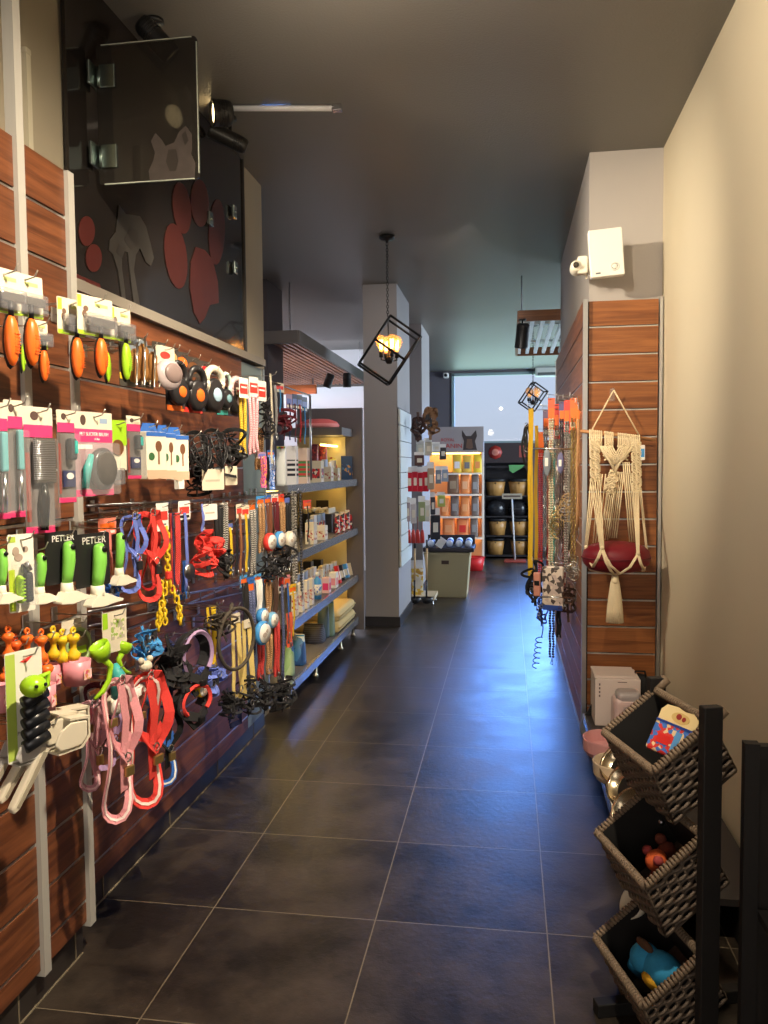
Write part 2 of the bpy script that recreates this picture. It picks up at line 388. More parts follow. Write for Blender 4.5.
# soft grey-teal reflection at the slatwall end, made as a flat coloured panel
t = thing('sheen_panel', 'grey-green panel standing in for a soft reflection on the walnut slatwall beside the shelves', 'panel', (-1.52, 4.56, .11))
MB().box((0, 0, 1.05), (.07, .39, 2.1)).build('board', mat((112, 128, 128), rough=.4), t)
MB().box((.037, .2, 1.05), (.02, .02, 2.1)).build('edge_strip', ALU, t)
# right column front
t, fin = slatwall('slatwall_panel', 'narrow cherry slatwall on the column front behind the macrame cat hammock', 'y', 4.86, 4.80, .455, .845, .02, 2.55, M_WOODR, (.65, 4.8, .02))
fin(bx(.425, .452, 4.775, 4.80, .02, 2.56), 'corner_strip', ALU)
fin(bx(.85, .868, 4.785, 4.81, .02, 2.56), 'edge_strip', ALU)
t, fin = slatwall('slatwall_panel', 'cherry slatwall along the aisle side of the column behind the chain leads', 'x', .465, .425, 4.80, 7.4, .06, 2.55, M_WOODS, (.43, 6.1, .06))
fin(bx(.42, .462, 7.4, 7.43, .06, 2.55), 'end_strip', ALU)

# conduit and old wiring on the wall above the near slatwall
t = thing('wall_conduit', 'white plastic conduit running up the beige wall above the near slatwall', 'conduit', (-1.53, 1.98, 2.55))
MB().box((0, 0, .43), (.05, .045, .86)).build('channel', P((214, 220, 226)), t)
MB().box((.03, .05, .43), (.012, .02, .86)).build('cover_strip', P((228, 226, 220)), t)
t = thing('wall_conduit', 'short beige cable cover beside the dark glass poster', 'conduit', (-1.545, 2.46, 2.55))
MB().box((0, 0, .2), (.03, .025, .4)).build('channel', P((190, 182, 160)), t)
MB().rbox((0, 0, .41), (.034, .03, .02), .004).build('cap', P((190, 182, 160)), t)

# ------------------------------------------------------------------ dark glass poster over the slatwall
GX = -1.53
def gp(x, y, c=GX): return onX(x, y, c)
a, b2 = gp(70, 150), gp(244, 250)
t = thing('glass_poster', 'large dark glass poster with red paw pads and a grey dog over the slatwall', 'poster', (GX, (a.y+b2.y)/2, 2.27)); inv = -t.location
def fin2(mb, nm, m, par=None, k=None):
    mb.v = [tuple(V(v)+inv) for v in mb.v]; o = mb.build(nm, m, par or t); return o
fin2(bx(GX-.02, GX-.004, a.y, b2.y, 2.27, CEIL-.004), 'panel', mat((36, 32, 30), rough=.12, coat=.3))
def flat(polys, c=GX, th=.002):
    mb = MB()
    for p in polys: mb.slab([V((c, q.y, q.z)) for q in p], (-th, 0, 0))
    return mb
def opx(cx, cy, rx, ry, tilt=0, n=22):
    q = []
    for i in range(n):
        a = 2*pi*i/n; x, y = rx*math.cos(a), ry*math.sin(a); q.append(gp(cx+x*math.cos(tilt)-y*math.sin(tilt), cy+x*math.sin(tilt)+y*math.cos(tilt)))
    return q
pads = [opx(182, 208, 9, 26, -.1), opx(200, 203, 9, 24, -.05), opx(217, 232, 8, 33, .03), opx(176, 256, 11, 33, -.12)]
big = [gp(x, y) for x, y in ((196, 247), (205, 250), (213, 260), (218, 282), (219, 303), (210, 305), (205, 318), (200, 324), (194, 312), (190, 288), (191, 262))]
fin2(flat(pads+[big]), 'paw_print', mat((70, 33, 29), rough=.3, noise=.3, scale=9))
fin2(flat([opx(87, 231, 8, 15), opx(94, 258, 8, 14), [gp(x, y) for x, y in ((75, 273), (100, 284), (102, 291), (76, 282))]]), 'red_print', mat((80, 34, 30), rough=.3))
dog = [[(119, 205), (126, 214), (140, 216), (146, 226), (151, 245), (154, 258), (151, 266), (146, 262), (140, 248), (136, 255), (134, 270), (139, 300), (140, 305), (134, 304), (130, 272), (128, 252), (122, 250), (122, 268), (125, 290), (126, 299), (122, 299), (118, 270), (113, 254), (109, 250), (110, 240), (116, 232), (118, 216)]]
fin2(flat([[gp(x, y) for x, y in p] for p in dog]), 'dog_print', mat((52, 49, 46), rough=.3, noise=.35, scale=14))
fin2(flat([[gp(x, y) for x, y in p] for p in (((130, 226), (137, 230), (139, 245), (131, 250), (124, 240)), ((118, 244), (126, 248), (122, 258), (116, 252)))], GX+.001), 'dog_shading', mat((46, 42, 39), rough=.3))
def clamp(par, x, y, s=1.0):
    q = gp(x, y); mb = MB(); loc = q-V(t.location)
    mb.rbox(loc+V((.012, 0, 0)), (.018, .05, .07*s), .004); mb.cyl(loc+V((.02, 0, 0)), loc+V((.025, 0, 0)), .008)
    return mb.build('glass_clamp', METAL((190, 205, 200), .2), par)
for x, y in ((208, 219), (232, 212), (233, 268)): clamp(t, x, y)
fin2(bx(GX-.02, GX+.006, b2.y, b2.y+.012, 2.27, CEIL-.004), 'edge_strip', mat((60, 56, 52), rough=.4))
# smoked glass leaf standing out from the poster
hl = gp(93, 110); LY = hl.y; p0 = onY(93, 42, LY); p1 = onY(197, 36, LY); p2 = onY(197, 179, LY)
LW, LH = p1.x-GX-.02, p1.z-p2.z
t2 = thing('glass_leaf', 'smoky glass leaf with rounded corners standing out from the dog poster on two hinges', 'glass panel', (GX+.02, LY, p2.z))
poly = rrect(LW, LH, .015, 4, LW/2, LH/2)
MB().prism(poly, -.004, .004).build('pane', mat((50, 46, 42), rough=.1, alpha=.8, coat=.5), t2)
MB().box((LW-.002, 0, LH/2), (.004, .0085, LH-.04)).box((LW/2, 0, .002), (LW-.04, .0085, .004)).box((LW/2, 0, LH-.002), (LW-.04, .0085, .004)).build('polished_edge', mat((200, 206, 190), rough=.15), t2)
for z in (LH*.2, LH*.77):
    MB().rbox((.045, -.008, z), (.06, .012, .085), .003).rbox((-.006, -.02, z), (.012, .075, .085), .003).cyl((.012, -.008, z-.04), (.012, -.008, z+.04), .008).build('hinge', METAL((170, 185, 180), .25), t2)
kx = lambda x: (x-93)/104*LW
kz = lambda y: (179-y)/143*LH
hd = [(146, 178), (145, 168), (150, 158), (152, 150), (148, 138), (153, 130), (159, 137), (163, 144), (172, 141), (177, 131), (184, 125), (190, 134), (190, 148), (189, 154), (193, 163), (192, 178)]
MB().prism([(kx(x), kz(y)) for x, y in hd], -.0055, -.0045).build('dog_head_reflection', mat((78, 70, 66), rough=.4, noise=.3, scale=22), t2)  # dog head mirrored in the glass, laid on the pane as flat colour
MB().prism([(kx(x), kz(y)) for x, y in ((166, 148), (174, 148), (176, 160), (173, 170), (167, 170), (163, 160))], -.0066, -.0056).prism([(kx(x), kz(y)) for x, y in ((180, 134), (184, 130), (187, 140), (183, 145))], -.0066, -.0056).build('dog_face_reflection', mat((58, 52, 48), rough=.4), t2)  # darker muzzle and ear of the same painted reflection

# ------------------------------------------------------------------ ceiling fittings
def spot_head(name, label, base, d, L=.2, r=.045, lit=None, stem=.08, house=(34, 33, 33), group=None):
    """track spotlight: stem from the ceiling, swivel, barrel pointing along d, lens"""
    base = V(base); d = V(d).normalized(); t = thing(name, label, 'spotlight', base, group=group)
    k = V((0, 0, -stem)); q = d.to_track_quat('Z', 'Y').to_matrix()
    MB().cyl((0, 0, 0), (0, 0, -.015), .035).cyl((0, 0, -.015), k, .009).ball(k, .016).build('swivel_stem', mat(house, rough=.4), t)
    c = k-d*L*.45
    mb = MB(); mb.lathe([(r*.75, 0), (r*.95, .012), (r, .03), (r, L-.012), (r*1.03, L-.01), (r*1.03, L), (r*.9, L), (r*.88, L-.02), (r*.3, L-.03)], c, 20, q)
    for i in range(4): mb.torus(c+d*(.03+.012*i), r*1.005, .0022, q @ Matrix.Rotation(pi/2, 3, 'X'), 20, 5)
    mb.build('barrel', mat(house, rough=.4), t)
    MB().lathe([(.001, 0), (r*.86, 0), (r*.86, .004), (.001, .006)], c+d*(L-.018), 20, q).build('lens', mat((255, 222, 160), emit=lit) if lit else mat((190, 190, 190), rough=.2), t)
    return t
a, b2 = onZ(213, 108, CEIL-.02), onZ(337, 108, CEIL-.02)
t = thing('lamp_track', 'thin white lamp track crossing the dark ceiling beside the lit spotlight', 'lamp track', (a+b2)/2); d = (b2-a)/2; d.z = 0
MB().tube([-d, d], .016, 4, up=(0, 0, 1)).build('rail', P((232, 232, 236)), t)
MB().rbox(d*1.0, (.05, .036, .034), .004).build('end_cap', CHROME, t)
q = onZ(203, 100, CEIL)
q2 = onZ(237, 150, 3.30)
spot_head('ceiling_spotlight', 'dark spotlight with a glowing face at the end of the white lamp track', (a.x+.05, a.y+.0, CEIL), (-.84, -.5, -.1), .1, .062, lit=9, stem=.05)
s0 = V((a.x+.03, a.y+.16, CEIL))
spot_head('ceiling_spotlight', 'long unlit black spotlight hanging below the white track, pointing down the aisle', s0, (-.8, -.35, .36), .2, .04, stem=.11)
q = onZ(150, 20, CEIL)
spot_head('ceiling_spotlight', 'dark spotlight on the ceiling above the smoky glass leaf', (q.x+.02, q.y, CEIL), (.55, .3, -.6), .17, .042, lit=.6, stem=.07)

def cube_lamp(label, lampc, size, cpos, rot, lit, bk=1.0):
    t = thing('cube_pendant_lamp', label, 'pendant lamp', (cpos.x, cpos.y, CEIL))
    O = V(t.location)
    MB().lathe([(.001, 0), (.062, 0), (.062, -.02), (.05, -.03), (.012, -.036), (.012, -.05), (.001, -.052)], n=24).build('ceiling_canopy', BLACKM, t)
    c = V(lampc)-O; hx, hy, hz = (q/2 for q in size); Rm = rot
    cs = {(i, j, k): c+Rm@V((i*hx, j*hy, k*hz)) for i in (-1, 1) for j in (-1, 1) for k in (-1, 1)}
    mb = MB()
    for A in cs:
        for ax in range(3):
            if A[ax] == -1:
                B = list(A); B[ax] = 1; mb.tube([cs[A], cs[tuple(B)]], .0095, 4)
    mb.tube([c+Rm@V((-hx, -hy, 0)), c+Rm@V((hx, -hy, 0))], .0095, 4)
    mb.build('cage', BLACKM, t)
    top = max(cs.values(), key=lambda v: v.z); top = V((top.x, top.y, top.z))
    ch = MB(); z = -.05; n = 0; L = .028
    while z-L*.8 > top.z:
        ch.torus((0, 0, z-L/2), L/2, .0028, Matrix.Rotation((n % 2)*pi/2, 3, 'Z'), 10, 5, .6, 1); z -= L*.78; n += 1
    ch.tube([(0, 0, z), top], .003, 6); ch.build('chain', BLACKM, t)
    ce = MB(); ce.tube([top, c+V((0, 0, -.01))], .005, 8); ce.lathe([(.001, -.10), (.02, -.1), (.035, -.075), (.035, -.055), (.02, -.05), (.008, -.03), (.008, .0), (.001, .0)], c, 16)
    n = 4
    for i in range(n):
        a = .5+2*pi*i/n; e = c+V((math.cos(a)*.066, math.sin(a)*.066, -.04))
        ce.tube([c+V((0, 0, -.065)), c+V((math.cos(a)*.04, math.sin(a)*.04, -.075)), e+V((0, 0, -.03)), e], .006, 8)
        ce.cyl(e+V((0, 0, -.012)), e+V((0, 0, .028)), .016, .016, 12)
    ce.build('lamp_holder', mat((40, 36, 34), rough=.35), t)
    for i in range(n):
        a = .5+2*pi*i/n; e = c+V((math.cos(a)*.066, math.sin(a)*.066, -.01))
        b = MB().lathe([(.014, 0), (.017, .02), (.034, .05), (.042, .08), (.037, .108), (.02, .128), (.001, .134)], e, 16).build('bulb', mat((255, 196, 110), rough=.05, alpha=.4, coat=.5, emit=.35 if lit else 0), t)
        f = MB()
        for k in range(4): f.tube([e+V((.008*math.cos(k*1.6), .008*math.sin(k*1.6), .02)), e+V((.014*math.cos(k*1.6+.5), .014*math.sin(k*1.6+.5), .095))], .0025, 5)
        f.build('filament', mat((255, 190, 100), emit=22 if lit else 1), b)
    return t
cz = onZ(387, 236, CEIL)
LAMPC = onY(389, 351, cz.y)
ang = math.radians(-31)
Rl = Matrix.Rotation(ang, 3, 'Y') @ Matrix.Rotation(math.radians(-28), 3, 'Z')
Rl = Matrix.Rotation(math.radians(15), 3, 'Z') @ Matrix.Rotation(math.radians(34), 3, 'Y') @ Matrix.Rotation(math.radians(4), 3, 'X')
cube_lamp('black wire cube pendant lamp with glowing bulbs hanging in front of the grey pillar', LAMPC, (.285, .26, .43), cz, Rl, True)
c2 = onY(533, 397, 10.5)
cube_lamp('distant black wire cube pendant lamp hanging before the bright back window', c2, (.2, .2, .3), c2, Rl, False)

# slatted wooden canopy with a steel sling, over the aisle beyond the column
def canopy(label, x0, x1, y0, y1, z, axis, n, ms, mf, sag=.07, cords=(), w=.03):
    t = thing('slatted_canopy', label, 'ceiling canopy', ((x0+x1)/2, (y0+y1)/2, z)); O = V(t.location)
    for i in range(n):
        f = i/(n-1)
        if axis == 'y': MB().box((x0+f*(x1-x0)-O.x, 0, 0), (w, y1-y0, .04)).build('slat', ms, t)
        else: MB().box((0, y0+f*(y1-y0)-O.y, 0), (x1-x0, w, .04)).build('slat', ms, t)
    fr = MB(); W, D = x1-x0+.06, y1-y0+.06
    fr.box((0, -D/2, .01), (W, .03, sag)).box((0, D/2, .01), (W, .03, sag)).box((-W/2, 0, .01), (.03, D, sag)).box((W/2, 0, .01), (.03, D, sag)); fr.build('frame', mf, t)
    for k in (-.25, .25):
        MB().box((0, k*(y1-y0), .045), (W, .05, .03) if axis == 'y' else (.05, D, .03)).build('crossbar', ms, t)
    for (x, y) in ((-.9, -.9), (.9, -.9), (-.9, .9), (.9, .9)):
        MB().tube([(x*W/2, y*D/2, .04), (x*W/2, y*D/2, CEIL-z-.002)], .006, 6).build('hanger', STEEL, t)
    return t
canopy('white slatted wooden canopy hung from the ceiling past the column', .13, .62, 7.75, 10.1, 3.0, 'y', 6, mat((232, 240, 236), rough=.5), M_WOODR, .1, w=.04)
canopy('brown slatted wooden canopy over the area behind the shelves', -4.6, -2.0, 7.5, 11.6, 2.84, 'y', 40, wood('canopy_wood', 1, (150, 92, 66), (204, 142, 106)), mat((118, 112, 108), rough=.6), .12)
spot_head('ceiling_spotlight', 'black spotlight hanging from the white slatted canopy', (.13, 7.6, 2.96), (-.1, .3, -.95), .22, .06, stem=.14)
t = thing('pelmet_board', 'orange lit wooden board under the brown slatted canopy', 'board', (-3.05, 10.4, 2.64))
MB().rbox((0, 0, 0), (1.1, .05, .12), .01).build('board', wood('pelmet_wood', 0, (196, 120, 70), (226, 150, 96)), t)
MB().box((-.5, 0, .1), (.02, .02, .1)).box((.5, 0, .1), (.02, .02, .1)).build('bracket', STEEL, t)
for i, (x, y) in enumerate(((329, 378), (347, 378))):
    q = onY(x, y, 9.6)
    spot_head('track_spotlight', ('tilted black spotlight under the brown canopy' if i == 0 else 'upright black spotlight under the brown canopy nearest the grey pillar'), (q.x, q.y, 2.72), ((-.35, .1, -.9) if i == 0 else (0, .05, -1)), .17, .05, lit=5, stem=.05)
# AC, alarm box, sensor, security camera
q = onY(551, 369, 15.0)
t = thing('air_conditioner', 'pale wall air conditioner high at the back beside the window', 'air conditioner', (q.x+.1, 15.3, q.z-.11))
MB().rbox((0, 0, .12), (.75, .2, .22), .03).build('housing', P((196, 200, 190)), t)
MB().box((0, -.102, .05), (.66, .01, .05)).build('vent_flap', mat((90, 96, 92)), t)
q = onY(446, 375, 15.3)
t = thing('security_camera', 'small white security camera on the dark wall beside the back window', 'camera', (q.x, YB, q.z))
MB().cyl((0, 0, 0), (0, -.05, 0), .04).rbox((0, -.09, -.01), (.1, .12, .1), .02).build('housing', P('white'), t)
MB().cyl((0, -.148, -.01), (0, -.155, -.01), .03).build('lens', BLACKM, t)
SY = 4.66
tl, tr, br, bl = onY(588, 231, SY), onY(622, 228, SY), onY(624, 275, SY), onY(590, 279, SY)
cc = (tl+tr+br+bl)/4; w, h = (tr.x-tl.x+br.x-bl.x)/2, (tl.z-bl.z+tr.z-br.z)/2
t = thing('alarm_siren', 'white square alarm box tilted on the column above the slatwall', 'alarm box', cc); t.rotation_euler = (0, math.radians(-4), 0)
poly = rrect(w, h, .008)
MB().prism(poly, -.02, .03).build('cover', P((240, 238, 230)), t, bevel=.005)
MB().rbox((0, .06, 0), (w*.8, .06, h*.8), .01).build('rear_housing', P((222, 220, 212)), t)
MB().torus((w*.22, -.021, -h*.31), .02, .004, None, 20, 6).lathe([(.001, 0), (.016, 0), (.012, .004), (.001, .005)], (w*.22, -.02, -h*.31), 16, Matrix.Rotation(pi/2, 3, 'X')).build('indicator', P((226, 224, 216)), t)
MB().box((-w*.28, -.021, -h*.42), (.026, .002, .008)).build('badge', P((120, 120, 120)), t)
MB().cyl((0, .09, 0), (0, .195, 0), .02).build('bracket', P('white'), t)
q = onY(576, 266, 4.72)
t = thing('motion_sensor', 'small white motion sensor on a bracket beside the alarm box', 'motion sensor', q)
MB().lathe([(.001, 0), (.026, .002), (.034, .02), (.034, .06), (.026, .085), (.001, .09)], (0, -.04, 0), 18, Matrix.Rotation(-pi/2-.3, 3, 'X') @ Matrix.Rotation(0, 3, 'Z')).rbox((.035, 0, 0), (.06, .06, .1), .012).build('housing', P((238, 232, 214)), t)
MB().ball((-.004, -.05, -.005), .017).build('lens', mat((70, 66, 60), rough=.1), t)
MB().box((.075, .05, 0), (.02, .12, .05)).cyl((.06, .02, -.05), (.06, .02, -.07), .006).build('bracket', P('cream'), t)
# ================================================================== goods on hooks
YV = V((0, 1, 0))
def strap(mb, pts, w, tw=.4, t=.0022, closed=False):
    """strap whose face leans by tw between facing the viewer (0) and edge-on (pi/2)"""
    pts = [V(p) for p in pts]; k = len(pts); vs = []
    for i in range(k):
        a = pts[i-1] if (i or closed) else pts[0]; b = pts[(i+1) % k] if (i < k-1 or closed) else pts[-1]
        tn = (b-a).normalized(); f = tn.cross(YV); f = f.normalized() if f.length > 1e-3 else V((1, 0, 0))
        s2 = (f*math.cos(tw)+YV*math.sin(tw)); s2 = (s2-tn*s2.dot(tn)).normalized()
        if i and s2.dot(prev) < 0: s2 = -s2
        if i and k > 6: s2 = (s2+prev*.8); s2 = (s2-tn*s2.dot(tn)).normalized()
        prev = s2; n = tn.cross(s2)
        for (q, e) in ((-1, -1), (1, -1), (1, 1), (-1, 1)): vs.append(pts[i]+s2*(q*w/2)+n*(e*t/2))
    fs = []
    for i in range(k if closed else k-1):
        for j in range(4): fs.append((i*4+j, i*4+(j+1) % 4, ((i+1) % k)*4+(j+1) % 4, ((i+1) % k)*4+j))
    if not closed: fs += [(3, 2, 1, 0), ((k-1)*4, (k-1)*4+1, (k-1)*4+2, (k-1)*4+3)]
    return mb.add(vs, fs)
def hang(name, label, cat, box, X, a=16, side=1, group=None, Y=None):
    x0, y0, x1, y1 = box; xc, yc = (x0+x1)/2, (y0+y1)/2; a = math.radians(a)
    n = V((side*math.cos(a), -math.sin(a), 0)); p = onX(xc, yc, X) if Y is None else onY(xc, yc, Y)
    L, R, T, B = onP(x0, yc, p, n), onP(x1, yc, p, n), onP(xc, y0, p, n), onP(xc, y1, p, n)
    t = thing(name, label, cat, T, side*(pi/2-a), group)
    return t, (R-L).length, T.z-B.z
HOOKS = []
def hook(t, what, wall=-1.48, dz=.012, out=.035, side=1, tagc=None):
    """wire hook from the slatwall out to the thing t hangs on"""
    p = V(t.location); z = p.z-dz; L = (p.x-wall)*side+out
    o = thing('wire_hook', 'wire display hook carrying the '+what, 'hook', (wall+side*.001, p.y, z), pi/2*side, 'wire hooks on the slatwalls')
    mb = MB(); mb.rbox((0, -.004, .0), (.03, .006, .045), .002)
    mb.tube([(0, -.005, 0), (0, -L+.03, -.002), (0, -L+.008, .004), (0, -L, .02)], .0019, 6)
    mb.build('hook_wire', WIRE, o)
    if tagc:
        MB().tube([(0, -.005, .02), (0, -L+.0, .035)], .0018, 6).build('tag_arm', WIRE, o)
        MB().rbox((0, -L-.004, .035), (.04, .002, .026), .0008).build('price_tag', P(tagc), o)
    return o
def card(t, x0, x1, z0, z1, c, y=0, th=.0014, name='card', hole=True, r=.004):
    w, h = x1-x0, z1-z0
    return MB().prism(rrect(w, h, min(r, w*.2, h*.2), 3, (x0+x1)/2, (z0+z1)/2), y-th/2, y+th/2).build(name, P(c) if not hasattr(c, 'node_tree') else c, t)
def stripe(t, x0, x1, z0, z1, c, y, name='print'):
    return MB().box(((x0+x1)/2, y, (z0+z1)/2), (x1-x0, .0006, z1-z0)).build(name, P(c) if not hasattr(c, 'node_tree') else c, t)
def euro(t, z=-.012): pass

def deshedder(t, w, h, c, cf=.46, hx=0, full=True):
    if full:
        card(t, -w/2, w/2, -h*cf, 0, 'cream'); stripe(t, -w/2+.002, -w/2+.016, -h*.16, -.003, (176, 204, 70), -.0012, 'green_print'); stripe(t, -w/2+.001, w/2-.001, -h*cf+.001, -h*cf+.012, (168, 204, 50), -.0012, 'green_print')
        MB().prism(oval(-w*.26, -h*.17, w*.07, h*.035), -.0018, -.001).prism(oval(-w*.3, -h*.24, w*.06, h*.05), -.0018, -.001).build('pet_photo', P((122, 92, 76)), t)
        stripe(t, 0, w*.36, -h*.12, -h*.08, (196, 206, 130), -.0012, 'text_print')
        MB().rbox((w*.04, -.016, -h*cf*.72), (w*.8, .028, h*cf*.5), .006).build('blister', SMOKE, t)
        MB().rbox((w*.04, -.018, -h*cf*.66), (w*.68, .016, h*cf*.2), .003).build('blade_head', STEEL, t)
        MB().cyl((hx, -.02, -h*cf*.75), (hx, -.02, -h*cf*1.1), .006).build('neck', P('black'), t)
    r = min(w*.2, .019); zc = -h*(1+cf)/2-.004 if full else -h/2; hz = h*(1-cf)/2*.98 if full else h/2
    MB().ball((hx, -.012, zc), (r*.9, r*.7, hz*1.08), 14).build('handle_back', P('soft_black'), t)
    MB().ball((hx, -.02, zc+.002), (r, r*.8, hz), 16).build('handle_grip', P(c, rough=.32), t)
    g = MB()
    for i in range(7): g.box((hx+r*.2, -.02-r*.76, zc-hz*.45+hz*.12*i), (r*.8, .003, .0016))
    g.build('grip_ribs', P(c, rough=.5), t)
def comb_pack(t, w, h, kind='comb', hd=.16, glaze=CLEAR):
    card(t, -w/2, w/2, -h*hd, 0, 'cream'); card(t, -w/2, w/2, -h, -h*hd, (104, 94, 90), .001)
    stripe(t, -w/2+.002, w/2-.002, -h*.24, -h*hd+.006, 'hot', -.001, 'pink_band'); stripe(t, -w/2+.001, w/2-.001, -h+.001, -h+h*.06, 'hot', -.0005, 'pink_foot')
    stripe(t, -w*.44, -w*.3, -h*.9, -h*.36, (150, 70, 60), -.0004, 'side_print')
    MB().prism(oval(-w*.12, -h*.07, w*.13, h*.035), -.0016, -.0008).build('pet_photo', P((90, 70, 64)), t)
    if kind == 'comb':
        MB().rbox((w*.12, -.012, -h*.42), (w*.3, .012, h*.34), .004).build('comb_spine', mat((120, 190, 196), rough=.15, alpha=.85), t)
        MB().cyl((w*.1, -.012, -h*.6), (w*.06, -.012, -h*.94), w*.12, w*.1, 12).build('handle', METAL((210, 216, 220), .2), t)
    elif kind == 'rake':
        mb = MB(); n = 22
        for i in range(n): mb.cyl((-w*.3, -.014, -h*(.27+.31*i/n)), (w*.42, -.014, -h*(.27+.31*i/n)), .0016, n=5)
        mb.build('teeth', STEEL, t); MB().rbox((w*.1, -.012, -h*.42), (w*.72, .006, h*.36), .004).build('comb_plate', mat((96, 90, 84), rough=.3, metal=.6), t)
        MB().tube([(w*.05, -.012, -h*.6), (w*.02, -.014, -h*.72), (0, -.012, -h*.97)], [w*.07, w*.14, w*.11], 12).build('handle', P('soft_black', rough=.25), t)
    elif kind == 'clipper':
        MB().rbox((w*.1, -.014, -h*.42), (w*.36, .022, h*.24), .006).build('tool_body', P((60, 64, 70)), t)
        MB().rbox((w*.16, -.026, -h*.4), (w*.16, .006, h*.14), .002).build('teal_tip', P('teal'), t)
        MB().rbox((w*.05, -.004, -h*.74), (w*.7, .004, h*.18), .001).build('blue_label', P('navy'), t)
        MB().prism(oval(w*.08, -h*.71, w*.2, h*.035), -.0074, -.006).build('white_pet_print', P('white'), t)
    MB().rbox((w*.02, -.014, -h*.6), (w*.9, .026, h*.7), .006).build('blister', CLEAR, t)
def slicker_pack(t, w, h):
    card(t, -w/2, w/2, -h*.98, 0, (170, 140, 144)); stripe(t, -w/2+.001, w/2-.001, -h*.2, -.001, 'cream', -.001, 'header')
    stripe(t, -w/2+.001, w/2-.002, -h*.35, -h*.2, 'hot', -.0014, 'pink_band'); stripe(t, -w/2+.001, w/2-.001, -h*.975, -h*.9, 'hot', -.001, 'pink_foot')
    text('PET SLICKER BRUSH', w*.1, P('white'), t, (0, -.0022, -h*.26), sx=.85)
    text('slicker', w*.06, P('white'), t, (.01, -.0022, -h*.315))
    stripe(t, -w*.46, -w*.05, -h*.43, -h*.38, (224, 220, 214), -.0012, 'small_print')
    MB().prism(oval(-w*.28, -h*.1, w*.07, h*.06), -.002, -.001).build('pet_photo', P((86, 66, 60)), t)
    stripe(t, w*.16, w*.36, -h*.13, -h*.07, (150, 170, 196), -.0014, 'award_print')
    q = Matrix.Rotation(pi/2, 3, 'X')
    MB().lathe([(.001, 0), (w*.3, 0), (w*.34, .008), (w*.34, .02), (w*.29, .028), (.001, .028)], (w*.12, 0, -h*.66), 28, q, 1, h/w*.72).build('brush_body', P((66, 62, 64), rough=.3), t)
    MB().lathe([(.001, 0), (w*.27, 0), (w*.26, .004), (.001, .006)], (w*.12, -.028, -h*.66), 28, q, 1, h/w*.72).build('pin_pad', mat((92, 84, 78), rough=.9, bump=1, scale=400), t)
    MB().tube([(-w*.16, -.012, -h*.5), (-w*.3, -.016, -h*.66), (-w*.34, -.012, -h*.88)], [.008, .012, .01], 10).build('handle', P('teal', rough=.25), t)
    MB().prism(rrect(w*.92, h*.6, .01, 4, .0, -h*.66), -.034, -.031).build('blister', CLEAR, t)
def trimmer(t, w, h, ch=.72, brand=True):
    if brand:
        card(t, -w*.5, w*.42, -h*ch, 0, 'soft_black', r=.006); text('PETLER', w*.2, P('white'), t, (0, -.001, -h*.1), name='brand_lettering')
    tp = Matrix.Rotation(pi/2, 3, 'X')
    MB().tube([(w*.02, -.014, -h*.15), (w*.02, -.018, -h*.2), (w*.0, -.02, -h*.4), (-w*.03, -.018, -h*.58), (-w*.05, -.016, -h*.72)], [w*.08, w*.13, w*.14, w*.125, w*.11], 16).build('green_handle', P('green', rough=.3), t)
    MB().lathe([(.001, 0), (w*.07, 0), (w*.06, .004), (.001, .004)], (w*.02, -.016-w*.15, -h*.21), 14, tp).build('hanging_hole', P('black'), t)
    mb = MB().tube([(-w*.05, -.016, -h*.7), (-w*.05, -.016, -h*.78), (-w*.04, -.016, -h*.84)], [w*.13, w*.14, w*.15], 14)
    mb.prism([(-w*.36, -h*.94), (-w*.2, -h*.82), (w*.1, -h*.82), (w*.3, -h*.88), (w*.52, -h*.93), (w*.5, -h*.955), (w*.2, -h*.965), (-w*.02, -h*.985), (-w*.36, -h*.965)], -.036, -.004)
    mb.build('white_head', P((240, 234, 214)), t); MB().prism([(-w*.3, -h*.965), (w*.5, -h*.95), (w*.5, -h*.965), (-w*.02, -h*1.0), (-w*.3, -h*.975)], -.03, -.012).build('blade', STEEL, t)
def clippers(t, w, h):
    card(t, -w/2, w/2, -h, 0, (236, 232, 216)); stripe(t, -w/2+.001, -w/2+w*.24, -h*.98, -h*.45, (186, 208, 60), -.0012, 'green_print')
    stripe(t, -w*.46, -w*.2, -h*.1, -h*.03, (182, 206, 80), -.0012, 'green_print'); MB().prism(oval(-w*.2, -h*.22, w*.13, h*.06), -.0018, -.001).prism(oval(-w*.1, -h*.3, w*.16, h*.05), -.0018, -.001).prism(oval(w*.18, -h*.2, w*.1, h*.04), -.0018, -.001).build('pet_photo', P((176, 156, 140)), t)
    mb = MB().rbox((w*.14, -.012, -h*.68), (w*.3, .022, h*.4), .008); mb.rbox((w*.02, -.012, -h*.44), (w*.2, .016, h*.12), .004); mb.build('clipper_body', P((62, 66, 74)), t)
    g = MB().rbox((-w*.18, -.012, -h*.7), (w*.2, .022, h*.36), .008)
    for i in range(7): g.box((-w*.18, -.025, -h*(.56+.045*i)), (w*.16, .004, h*.018))
    g.build('lime_grip', P('lime'), t); MB().cyl((.0, -.02, -h*.36), (.01, -.02, -h*.46), .006).build('blade', STEEL, t)
    MB().rbox((0, -.014, -h*.62), (w*.8, .03, h*.58), .006).build('blister', CLEAR, t)
